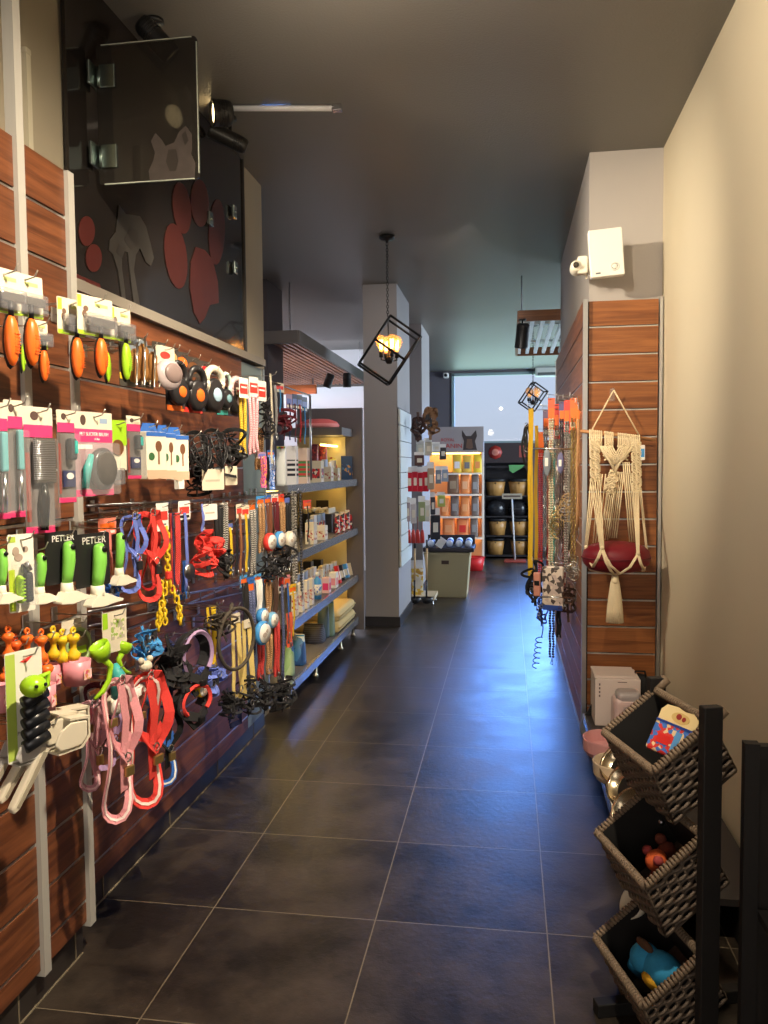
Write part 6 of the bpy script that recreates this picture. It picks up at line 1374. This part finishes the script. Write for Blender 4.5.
MB().prism(oval(w*.0, h*.84, w*.07, h*.06), -.0062, -.005).prism(oval(w*.14, h*.82, w*.05, h*.05), -.0062, -.005).build('dog_picture', P((150, 50, 44)), t)
MB().box((0, -.0145, h*.64), (w*.96, .002, h*.05)).build('blue_band', P((30, 60, 140)), t)
MB().box((-w*.12, -.0148, h*.3), (w*.34, .002, h*.18)).build('red_window', P((206, 40, 36)), t); MB().box((w*.2, -.0148, h*.34), (w*.16, .002, h*.4)).build('blue_window', P((90, 150, 206)), t)
wbm = [b.matrix_world.copy() for b in wb]
t = thing('plush_toy', 'orange plush toy with yellow belly sitting in the middle wicker basket', 'dog toy')
place(t, wb[1], BD*.36, BL*.3, -BH+.03, Matrix.Identity(3)*1.25)
MB().ball((0, 0, .035), (.03, .028, .035), 14).ball((0, 0, .085), (.026, .024, .024), 14).build('body', F((206, 92, 44)), t)
MB().ball((-.02, 0, .035), (.018, .02, .024), 12).build('belly', F((226, 160, 40)), t); [MB().ball((0, y, .1), .012, 8).build('ear', F((150, 60, 60)), t) for y in (-.026, .026)]
MB().tube([(-.01, .02, .05), (-.03, .04, .03)], .009, 8).tube([(-.01, -.02, .05), (-.03, -.04, .03)], .009, 8).build('arms', F((190, 70, 60)), t)
t = thing('rubber_toy', 'small brown toy lying beside the orange plush in the middle wicker basket', 'dog toy')
place(t, wb[1], BD*.6, BL*.66, -BH+.03, Matrix.Identity(3)*1.1)
MB().ball((0, 0, .022), (.03, .022, .022), 12).ball((.01, .02, .045), .016, 10).build('body', F((130, 66, 52)), t); MB().ball((.01, .036, .045), .006, 8).build('nose', P('black'), t)
t = thing('blue_plush', 'sky blue plush animal with a yellow patch in the lowest wicker basket', 'dog toy')
place(t, wb[2], BD*.48, BL*.36, -BH+.04, Matrix.Rotation(.2, 3, 'Z')*1.3)
MB().ball((0, 0, .05), (.04, .055, .05), 18).ball((-.005, .04, .075), (.034, .034, .034), 16).build('body', F((50, 150, 200)), t)
MB().tube([(-.02, .06, .07), (-.03, .085, .05), (-.03, .09, .01)], [.016, .012, .008], 10).build('trunk', F((50, 150, 200)), t)
MB().ball((-.036, -.0, .06), (.012, .022, .026), 12).build('yellow_patch', F((226, 170, 40)), t); MB().ball((.01, .03, .105), (.01, .026, .02), 10).build('ear', F((90, 60, 40)), t)
for y in (-.03, .03): MB().cyl((-.02, y, .02), (-.03, y, .0), .016, .018, 10).build('leg', F((44, 136, 190)), t)
# second dark rack at the frame edge
t = thing('dark_rack', 'dark display rack standing at the frame edge beside the beige wall', 'rack', (.72, 1.98, 0))
a = onY(746, 742, 2.05); 
MB().box((a.x+.012-.72, .07, a.z/2), (.035, .03, a.z)).build('post', RK0, t); MB().box((a.x+.13-.72, .07, a.z-.02), (.2, .03, .03)).build('top_bar', RK0, t)
MB().box((a.x+.13-.72, .085, a.z*.49), (.2, .012, a.z*.97)).build('back_board', mat((26, 22, 20), rough=.6), t)
for z in (.2, .5): MB().box((a.x+.12-.72, -.02, z), (.18, .16, .02)).build('shelf', RK0, t)
# ================================================================== goods round the grey pillar
t = thing('pillar_slat_panel', 'pale slat panel on the aisle face of the grey pillar behind hanging goods', 'slatwall', (-1.065, 8.35, .6)); mb = MB()
for i in range(10): mb.box((0, 0, .08+i*.158), (.02, .9, .15))
mb.build('slat_board', mat((206, 214, 212), rough=.45), t); MB().box((-.012, 0, .8), (.006, .9, 1.6)).build('backing', mat((90, 90, 90)), t)
def pil(fn, name, label, cat, box, Y, *a, group=None, **k):
    t, w, h = hang(name, label, cat, box, -1, 70, 1, group, Y); fn(t, w, h, *a, **k); return t
def pouch(t, w, h, c):
    m_ = c if hasattr(c, 'node_tree') else P(c)
    card(t, -w*.48, w*.48, -h*.22, 0, 'white'); MB().rbox((0, -.012, -h*.6), (w*.96, .022, h*.76), .008).build('pack', m_, t); MB().box((0, -.024, -h*.6), (w*.5, .001, h*.3)).build('print', P('cream'), t)
G = 'goods hanging on the pillar'
pil(tangle, 'leather_collar', 'dark brown leather harness at the top of the pillar goods', 'collar', (411, 412, 424, 442), 8.4, (70, 48, 42), 7, 201, .03)
pil(tangle, 'leather_collar', 'tan leather harness with round flap at the top of the pillar goods', 'collar', (423, 407, 437, 440), 8.7, (140, 104, 74), 7, 202, .035)
for i, (b, Y, c, s) in enumerate((((416, 440, 424, 458), 8.6, (200, 200, 190), 'white pack under the dark leather harness'), ((424, 438, 432, 456), 8.8, (190, 180, 160), 'cream pack under the tan leather harness'), ((432, 442, 440, 452), 9.0, (230, 226, 220), 'small white pack sticking out beside the tan harness'), ((439, 444, 446, 460), 9.2, (60, 56, 54), 'slim black pack furthest out on the pillar hooks'), ((414, 452, 424, 466), 8.5, (90, 60, 56), 'maroon pack above the red toys'))):
    pil(pouch, 'hanging_pack', s, 'hanging pack', b, Y, c, group=G)
for i in range(4):
    pil(pouch, 'red_toy_pack', 'bright red carded toy on the pillar, %s from the pillar edge' % ('first', 'second', 'third', 'fourth')[i], 'pet toy', (406+i*5.5, 467-(i % 2), 412+i*5.5, 492), 8.5+.12*i, (196, 24, 44), group='red carded toys on the pillar')
for i, (b, Y, c, s) in enumerate((((402, 466, 406, 492), 8.4, (70, 80, 90), 'dark pack nearest the pillar edge'), ((427, 462, 434, 490), 8.8, (176, 150, 120), 'tan pack right of the red toys'), ((435, 466, 441, 484), 9.1, (120, 130, 140), 'grey tool pack beside the tan one'), ((441, 466, 448, 482), 9.3, (150, 160, 170), 'small grey pack nearest the food display'), ((404, 497, 410, 522), 8.4, (170, 150, 150), 'grey pink pack in the lower pillar row'), ((410, 498, 416, 524), 8.5, (200, 190, 186), 'white pack in the lower pillar row'), ((418, 496, 425, 522), 8.6, (150, 160, 110), 'olive green pack in the lower pillar row'), ((424, 500, 430, 522), 8.7, (214, 210, 200), 'cream pack with grey print in the lower pillar row'), ((430, 492, 435, 515), 8.9, (56, 56, 60), 'black pack in the lower pillar row'), ((437, 492, 445, 507), 9.2, (176, 180, 80), 'yellow green pack furthest out in the lower pillar row'), ((430, 508, 440, 540), 9.0, (40, 40, 44), 'long black and white pack above the litter bin'))):
    pil(pouch, 'hanging_pack', s, 'hanging pack', b, Y, c, group=G)
for i in range(5):
    pil(lambda t, w, h: (MB().lathe([(.001, -h), (w*.5, -h), (w*.46, -h*.3), (w*.3, -h*.1), (.001, 0)], n=12).build('head', P((190, 60, 50)), t), MB().tube([(0, 0, 0), (0, 0, h*.9)], .005, 6).build('cord', P((150, 90, 70)), t)), 'red_brush', 'dusty red brush hanging on the pillar, %s from the pillar edge' % ('first', 'second', 'third', 'fourth', 'fifth')[i], 'brush', (402+i*4.5, 529, 406.5+i*4.5, 543), 8.4+.09*i, group='red brushes on the pillar')
# litter scoops hanging low and the tray under them
q0, q1 = onZ(411, 605, 0), onZ(435, 605, 0)
t = thing('floor_tray', 'low cream floor shelf on small feet under the hanging ladles', 'shelf', ((q0.x+q1.x)/2, q0.y, 0))
w = q1.x-q0.x
MB().rbox((0, .22, .08), (w, .42, .05), .006).build('tray', P((206, 190, 160)), t)
for x in (-.4, .4):
    for y in (.05, .38): MB().lathe([(.014, 0), (.014, .01), (.008, .016), (.008, .056)], (x*w, y, 0), 10).build('foot', METAL(), t)
for i, (x0, x1, Y) in enumerate(((408, 421, 9.0), (420, 433, 9.08))):
    def ladle(t, w, h):
        MB().lathe([(.001, -w*.5), (w*.3, -w*.42), (w*.5, 0), (w*.46, 0), (w*.27, -w*.36), (.001, -w*.44)], (0, 0, -h+w*.5), 20, None, 1, .8).build('ladle_bowl', P('soft_black'), t)
        MB().tube([(0, .02, -h+w*.4), (.005, .03, -h*.62)], .011, 8).build('ferrule', P('soft_black'), t); MB().tube([(.012, .03, -h*.0), (.012, .03, -h*.14)], .012, 8).build('grip_end', P('soft_black'), t); MB().tube([(.005, .03, -h*.63), (.012, .03, -h*.13)], .012, 10).build('wooden_handle', P((206, 170, 120)), t)
    pil(ladle, 'litter_ladle', ('black ladle with wooden handle hanging beside the grey pillar' if i == 0 else 'black ladle with wooden handle hanging beside the cream bin'), 'litter scoop', (x0, 540, x1, 604), Y)
pil(pouch, 'yellow_pack', 'yellow and white bag standing behind the ladles', 'food bag', (411, 560, 423, 598), 9.3, print_mat((226, 190, 60), (236, 226, 200), (200, 150, 60), 30))
# big bin with a tray of cans
t = thing('storage_bin', 'big cream tapered bin standing on the floor in front of the food display', 'bin', (-.74, 9.75, 0)); A_, B_ = .235, .275
mb = MB(); vs = []
for z, k in ((0, A_), (.5, B_), (.56, B_+.012), (.56, B_-.01), (.1, A_-.02)): vs += [(-k, -.05, z), (k, -.05, z), (k, .5, z), (-k, .5, z)] if 0 else [(-k, -(k-.235), z), (k, -(k-.235), z), (k, .46+k-.235, z), (-k, .46+k-.235, z)]
mb.add(vs, [(i*4+j, i*4+(j+1) % 4, (i+1)*4+(j+1) % 4, (i+1)*4+j) for i in range(4) for j in range(4)]+[(3, 2, 1, 0), (16, 17, 18, 19)]); mb.build('bin_body', mat((176, 164, 124), rough=.5), t, bevel=.008)
MB().box((-.02, -.039, .44), (.09, .004, .045)).build('dark_label', P((70, 50, 40)), t)
t = thing('can_tray', 'dark scalloped tray lying on top of the cream bin', 'tray', (-.72, 9.74, .562))
MB().rbox((0, .24, .03), (.62, .56, .05), .008).build('tray', mat((56, 50, 54), rough=.5), t); MB().box((0, .5, .11), (.6, .02, .12)).build('back_rim', mat((56, 50, 54), rough=.5), t)
for i in range(5):
    x = -.22+.115*i
    t = thing('water_bottle', 'blue and white bottle lying in the dark tray on the bin, %s from the pillar' % ('first', 'second', 'third', 'fourth', 'fifth')[i], 'bottle', (-.72+x, 9.74, .662), 0, 'bottles in the dark tray')
    MB().lathe([(.001, 0), (.034, .004), (.042, .02), (.042, .2), (.03, .24), (.016, .26), (.016, .29), (.001, .29)], (0, .02, -.045+.042), 14, Matrix.Rotation(-pi/2+.12, 3, 'X')).build('bottle_body', P((216, 226, 240)), t)
    MB().lathe([(.043, .05), (.043, .13)], (0, .02, -.003), 14, Matrix.Rotation(-pi/2+.12, 3, 'X')).build('blue_label', P((60, 110, 200)), t)
t = thing('leaning_board', 'small white price board on the dark tray beside the pillar goods', 'sign', onY(441, 541, 9.5)); MB().rbox((0, 0, -.02), (.09, .01, .12), .003, Matrix.Rotation(.6, 3, 'Y')).build('board', P('white'), t)
t = thing('red_floor_tub', 'small red tub on the floor behind the cream bin', 'tub', (-.52, 12.4, 0)); MB().lathe([(.001, 0), (.13, 0), (.16, .2), (.15, .2), (.12, .02), (.001, .02)], n=20).build('tub', P('red'), t); MB().torus((0, 0, .2), .155, .01, Matrix.Rotation(pi/2, 3, 'X'), 20, 6).build('rim', P('red'), t)
# ------------------------------------------------------------------ pet food display
DY = 13.0
x0, x1 = -1.32, -.405
t = thing('food_display', 'tall lit pet food display with a dog header board at the back', 'display stand', ((x0+x1)/2, DY, 0)); W = x1-x0
MB().box((0, .24, 1.0), (W, .02, 2.0)).build('back_panel', P((236, 190, 140)), t)
for x in (-W/2, W/2-.0): MB().box((x, .12, 1.0), (.03, .26, 2.0)).build('side_panel', P((226, 214, 200)), t)
hb = MB().box((0, -.01, 2.035), (W+.03, .05, .41)).build('header_board', P((150, 142, 140)), t)
RD = P((176, 30, 34))
text('ROYAL', .07, RD, t, (-.1, -.037, 2.03), ext=.001); text('CANIN', .1, RD, t, (-.04, -.037, 1.93), ext=.001, sx=1.1)
def hz(x, y): p = onY(x, y, DY-.036); return (p.x-t.location.x, p.z)
MB().prism([hz(*p) for p in ((463, 450), (464, 441), (462, 436), (462, 430), (466, 436), (471, 436), (476, 430), (477, 436), (475, 441), (477, 450))], -.039, -.0355).build('dog_picture', P((50, 42, 42)), t)
MB().prism([hz(*p) for p in ((467, 439), (472, 439), (473, 448), (470, 449), (466, 448))], -.041, -.0385).build('dog_muzzle_picture', P((96, 70, 56)), t)
for i, z in enumerate((.08, .46, .80, 1.16, 1.50)):
    s = MB().box((0, .08, z-.015), (W-.03, .34, .03)).build('shelf', P((244, 232, 214)), t)
    MB().box((0, .18, z-.034), (W-.1, .03, .006)).build('light_strip', mat((255, 190, 110), emit=5), s)
MB().box((0, .1, 1.815), (W-.1, .05, .02)).build('light_strip', mat((255, 214, 110), emit=9), t)
def fb(name, label, px0, px1, py0, zs, c, c2, Y=DY-.04, d=.12, grp=None):
    a, b = onY(px0, py0, Y), onY(px1, py0, Y); w = b.x-a.x; h = a.z-zs-.004
    o = thing(name, label, 'food bag', ((a.x+b.x)/2, Y, zs+.001), 0, grp); lv = [(0, .5), (.1, .52), (.6, .44), (.9, .16), (1, .05)]; rg = []
    for f, dd in lv:
        for j in range(12):
            q = 2*pi*j/12; x = math.copysign(abs(math.cos(q))**.5, math.cos(q)); y = math.copysign(abs(math.sin(q))**.6, math.sin(q)); rg.append((x*w*.5*(1-.06*f), d/2+y*dd*d, f*h))
    MB().add(rg, [(i*12+j, i*12+(j+1) % 12, (i+1)*12+(j+1) % 12, (i+1)*12+j) for i in range(4) for j in range(12)]+[tuple(range(11, -1, -1)), tuple(range(48, 60))], True).build('bag', P(c) if not hasattr(c, 'node_tree') else c, o)
    MB().box((0, -.003, h*.42), (w*.5, .002, h*.36)).build('front_panel', P(c2), o); MB().box((0, d/2, h*.97), (w*.88, d*.1, h*.06)).build('sealed_top', P(c2), o)
OR = (240, 150, 84); GY = (120, 108, 100)
data = [(452, 462, 454, 1.50, (236, 200, 70), 'white', 'yellow food bag first on the top display shelf'), (462, 472, 455, 1.50, (232, 190, 80), 'grey', 'yellow and grey food bag in the middle of the top display shelf'), (473, 482, 454, 1.50, (240, 206, 60), OR, 'bright yellow food bag at the end of the top display shelf'),
 (447, 459, 472, 1.16, (130, 100, 76), (170, 150, 120), 'brown food bag on the second display shelf'), (460, 470, 473, 1.16, OR, (250, 190, 140), 'plain orange food bag on the second display shelf'), (471, 479, 474, 1.16, GY, (160, 160, 160), 'grey food bag on the second display shelf'),
 (450, 459, 495, .80, GY, (160, 156, 150), 'grey food bag beside the orange on the third display shelf'), (460, 470, 496, .80, OR, (250, 180, 120), 'plain orange food bag on the third display shelf'), (471, 479, 495, .80, GY, (150, 150, 150), 'grey food bag at the end of the third display shelf'), (440, 449, 498, .80, OR, (250, 180, 120), 'orange food bag behind the hanging packs'),
 (442, 455, 517, .46, OR, (246, 176, 120), 'wide orange food bag on the fourth display shelf'), (456, 469, 517, .46, (242, 146, 84), (230, 60, 50), 'orange food bag with red spot on the fourth display shelf'), (470, 478, 516, .46, GY, (150, 150, 146), 'grey food bag at the end of the fourth display shelf')]
for a in data: fb('food_bag', a[6], a[0], a[1], a[2], a[3], a[4], a[5], grp='bags in the food display')
# ------------------------------------------------------------------ black unit of tubs under the window
BY = 14.0
t = thing('tub_unit', 'black shelf unit of wooden tubs with red emblem boards under the back window', 'shelf unit', (-.02, BY, 0)); W = .80
MB().box((0, .32, 1.0), (W, .02, 2.0)).build('back_panel', mat((34, 30, 32), rough=.5), t)
for x in (-W/2+.01, W/2-.01): MB().box((x, .15, 1.0), (.03, .34, 2.0)).build('side_panel', mat((34, 30, 32), rough=.5), t)
for z in (.06, .40, .74, 1.09, 1.6): MB().box((0, .15, z-.012), (W-.04, .34, .024)).build('shelf', mat((38, 34, 36), rough=.5), t)
MB().box((0, -.02, 1.83), (W, .03, .34)).build('banner', mat((50, 38, 38), rough=.5), t)
mb = MB(); q = Matrix.Rotation(pi/2, 3, 'X')
mb.lathe([(.001, 0), (.12, 0), (.12, .006), (.001, .006)], (-.2, -.037, 1.84), 8, q); mb.build('red_emblem', P((150, 44, 36)), t); MB().lathe([(.001, 0), (.06, 0), (.055, .003), (.001, .003)], (-.2, -.0435, 1.84), 20, q).box((-.2, -.05, 1.84), (.07, .002, .02)).box((-.2, -.05, 1.84), (.02, .002, .07)).build('emblem_disc', P((200, 120, 100)), t)
MB().box((.28, -.038, 1.85), (.15, .006, .2)).build('picture_board', P((150, 70, 60)), t); MB().prism(oval(.28, 1.86, .045, .06), -.044, -.041).build('picture', P((90, 60, 54)), t)
MB().prism([(.03, 1.62), (.3, 1.62), (.24, 1.56), (.1, 1.48), (.04, 1.52)], -.03, -.02).build('leaf_picture', P((90, 150, 90)), t)
TUB = wood('tub_wood', 2, (160, 112, 56), (196, 148, 84))
def tub(label, px0, px1, zs, lid=False):
    a, b = onY(px0, 500, BY), onY(px1, 500, BY); w = b.x-a.x; h = .27
    o = thing('wooden_tub', label, 'tub', ((a.x+b.x)/2, BY+.14, zs+.001), 0, 'wooden tubs in the black unit'); r = w/2
    MB().lathe([(.001, 0), (r*.74, 0), (r*.98, h), (r*.9, h), (r*.68, .02), (.001, .02)], n=22, sy=.8).build('tub_body', TUB, o)
    MB().lathe([(r*1.0, h-.03), (r*1.04, h-.03), (r*1.04, h+.02), (r*.9, h+.02), (r*.9, h)], n=22, sy=.8).build('black_rim', P('soft_black'), o); MB().ball((0, -r*.79, h*.8), .012, 8).build('knob', P('black'), o)
    if lid: MB().lathe([(r*.9, h+.02), (r*.7, h+.06), (.001, h+.075)], n=22, sy=.8).build('lid', P('soft_black', rough=.15), o)
for a in ((485, 506, 1.09, 'wooden tub on the upper shelf nearest the food display'), (508, 530, 1.09, 'wooden tub on the upper shelf beside the mustard leads'), (488, 507, .40, 'wooden tub in the middle row nearest the food display'), (509, 530, .40, 'wooden tub in the middle row beside the mustard leads'), (486, 505, .06, 'wooden tub in the bottom row nearest the food display'), (510, 529, .06, 'wooden tub in the bottom row beside the mustard leads')):
    tub(a[3], a[0], a[1], a[2])
for i, x in enumerate((-.2, .19)):
    o = thing('domed_bin', ('glossy black domed bin on the middle shelf nearest the food display', 'glossy black domed bin on the middle shelf beside the mustard leads')[i], 'bin', (-.02+x, BY+.15, .741), 0, 'black domed bins in the black unit')
    MB().lathe([(.001, 0), (.17, 0), (.18, .12), (.15, .22), (.08, .27), (.001, .28)], n=22, sy=.85).build('bin_body', P('soft_black', rough=.12), o); MB().torus((0, 0, .12), .182, .006, Matrix.Rotation(pi/2, 3, 'X'), 22, 6, 1, .85).build('rim', P('black'), o)
# sign on a pole
sp = onZ(515, 562, 0)
t = thing('pole_sign', 'small sign plate on a thin white pole with reddish floor base', 'sign', (sp.x, sp.y, 0))
MB().rbox((0, 0, .02), (.36, .3, .036), .01).build('base', P((150, 66, 56)), t); MB().cyl((0, 0, .04), (-.05, .0, 1.06), .014).build('pole', P((206, 206, 206)), t); MB().rbox((-.05, -.02, 1.1), (.33, .012, .09), .003).build('plate', P((160, 150, 130)), t); MB().box((-.05, -.027, 1.1), (.28, .002, .03)).build('print', P((80, 66, 60)), t)

# ================================================================== light
sc.view_settings.view_transform = 'Standard'; sc.view_settings.look = 'None'; sc.view_settings.gamma = 1; sc.view_settings.use_curve_mapping = False
sc.view_settings.exposure = 0.45
w = bpy.data.worlds.new('sky'); sc.world = w; w.use_nodes = True; nt = w.node_tree; bg = nt.nodes['Background']
tc = nt.nodes.new('ShaderNodeTexCoord'); sx = nt.nodes.new('ShaderNodeSeparateXYZ'); nt.links.new(tc.outputs['Generated'], sx.inputs[0])
cr = nt.nodes.new('ShaderNodeValToRGB'); e = cr.color_ramp.elements      # hazy pale horizon, brighter blue sky above
e[0].position = .0; e[0].color = (.5, .78, .72, 1); e[1].position = .5; e[1].color = (2.0, 4.8, 13, 1)
for ps, c in ((.02, (.155, .178, .22, 1)), (.13, (.155, .19, .25, 1)), (.19, (1.9, 4.6, 13, 1)), (.3, (2.3, 5.4, 15.5, 1))): x = e.new(ps); x.color = c
nt.links.new(sx.outputs[2], cr.inputs[0]); nt.links.new(cr.outputs[0], bg.inputs[0]); bg.inputs[1].default_value = 2.5
def spot(name, loc, to, W, ang, c, blend=.6, r=.05):
    d = bpy.data.lights.new(name, 'SPOT'); d.energy = W; d.spot_size = math.radians(ang); d.spot_blend = blend; d.color = c; d.shadow_soft_size = r
    o = bpy.data.objects.new(name, d); COL.objects.link(o); o.location = loc; o.rotation_euler = (V(to)-V(loc)).to_track_quat('-Z', 'Y').to_euler(); return o
def area(name, loc, to, W, sx, sy, c):
    d = bpy.data.lights.new(name, 'AREA'); d.energy = W; d.shape = 'RECTANGLE'; d.size = sx; d.size_y = sy; d.color = c
    o = bpy.data.objects.new(name, d); COL.objects.link(o); o.location = loc; o.rotation_euler = (V(to)-V(loc)).to_track_quat('-Z', 'Y').to_euler(); return o
WARM = (1, .85, .64)
spot('spot_left_goods', (.3, 1.35, 3.3), (-1.35, 2.8, .75), 370, 92, WARM, .9)
spot('fill_chains', (-.7, 3.4, 3.3), (.25, 5.4, 1.5), 150, 34, WARM, 1)  # added fill to lift the dim chain leads, no fixture here
spot('fill_aisle', (-.2, 6.0, 3.35), (-1.1, 8.0, 1.9), 60, 95, (1, .93, .86), 1)  # added fill for the pillar fronts, no fixture on this ceiling
spot('spot_left_far', (-.3, 3.1, 3.3), (-1.4, 4.0, 1.4), 150, 80, WARM)
spot('spot_column', (-1.33, 3.25, 3.2), (.75, 4.85, 2.2), 230, 70, WARM, 1)
spot('spot_right_wall', (-.5, 1.7, 3.3), (.9, 2.9, 2.8), 150, 95, WARM, 1)
spot('fill_ceiling', (-.6, 2.7, 2.75), (-.4, 3.3, 3.41), 22, 150, WARM, 1, .1)  # added uplight that brightens the ceiling, has no fixture
spot('fill_canopy', (-3.0, 9.2, 1.2), (-3.0, 9.2, 2.84), 45, 120, (1, .74, .62), 1, .3)  # added from below to brighten the canopy slats, no lamp there
area('fill_behind_camera', (-.3, -1.9, 1.7), (-.3, 4, 1.4), 24, 1.8, 2.0, (1, .9, .8))  # unseen warm fill added before a solid wall, no opening there
area('fill_side', (3.8, 11.5, 1.9), (-1, 11.5, 1.6), 260, 3.5, 2.2, (.72, .86, 1))  # unseen cool fill added from the side, the wall has no window
area('fill_next_room', (-5.8, 10.2, 2.0), (-2, 11.5, 1.7), 120, 2.5, 2.0, (.8, .88, 1))  # unseen bluish fill added for the pale far wall, no window there
area('fill_next_room_wall', (-3.2, 11.2, 3.3), (-3.2, 12.2, 2.2), 12, 2.4, .3, (.80, .88, 1))  # added strip of fill that brightens the far wall, no fixture
spot('spot_pink', (-2.6, 9.4, 2.5), (-2.6, 12, 1.4), 40, 70, (1, .5, .45))
d = bpy.data.lights.new('window_portal', 'AREA'); d.shape = 'RECTANGLE'; d.size = WX1-WX0; d.size_y = WZ1-WZ0; d.cycles.is_portal = True
o = bpy.data.objects.new('window_portal', d); COL.objects.link(o); o.location = ((WX0+WX1)/2, YB+.09, (WZ0+WZ1)/2); o.rotation_euler = (-pi/2, 0, 0)
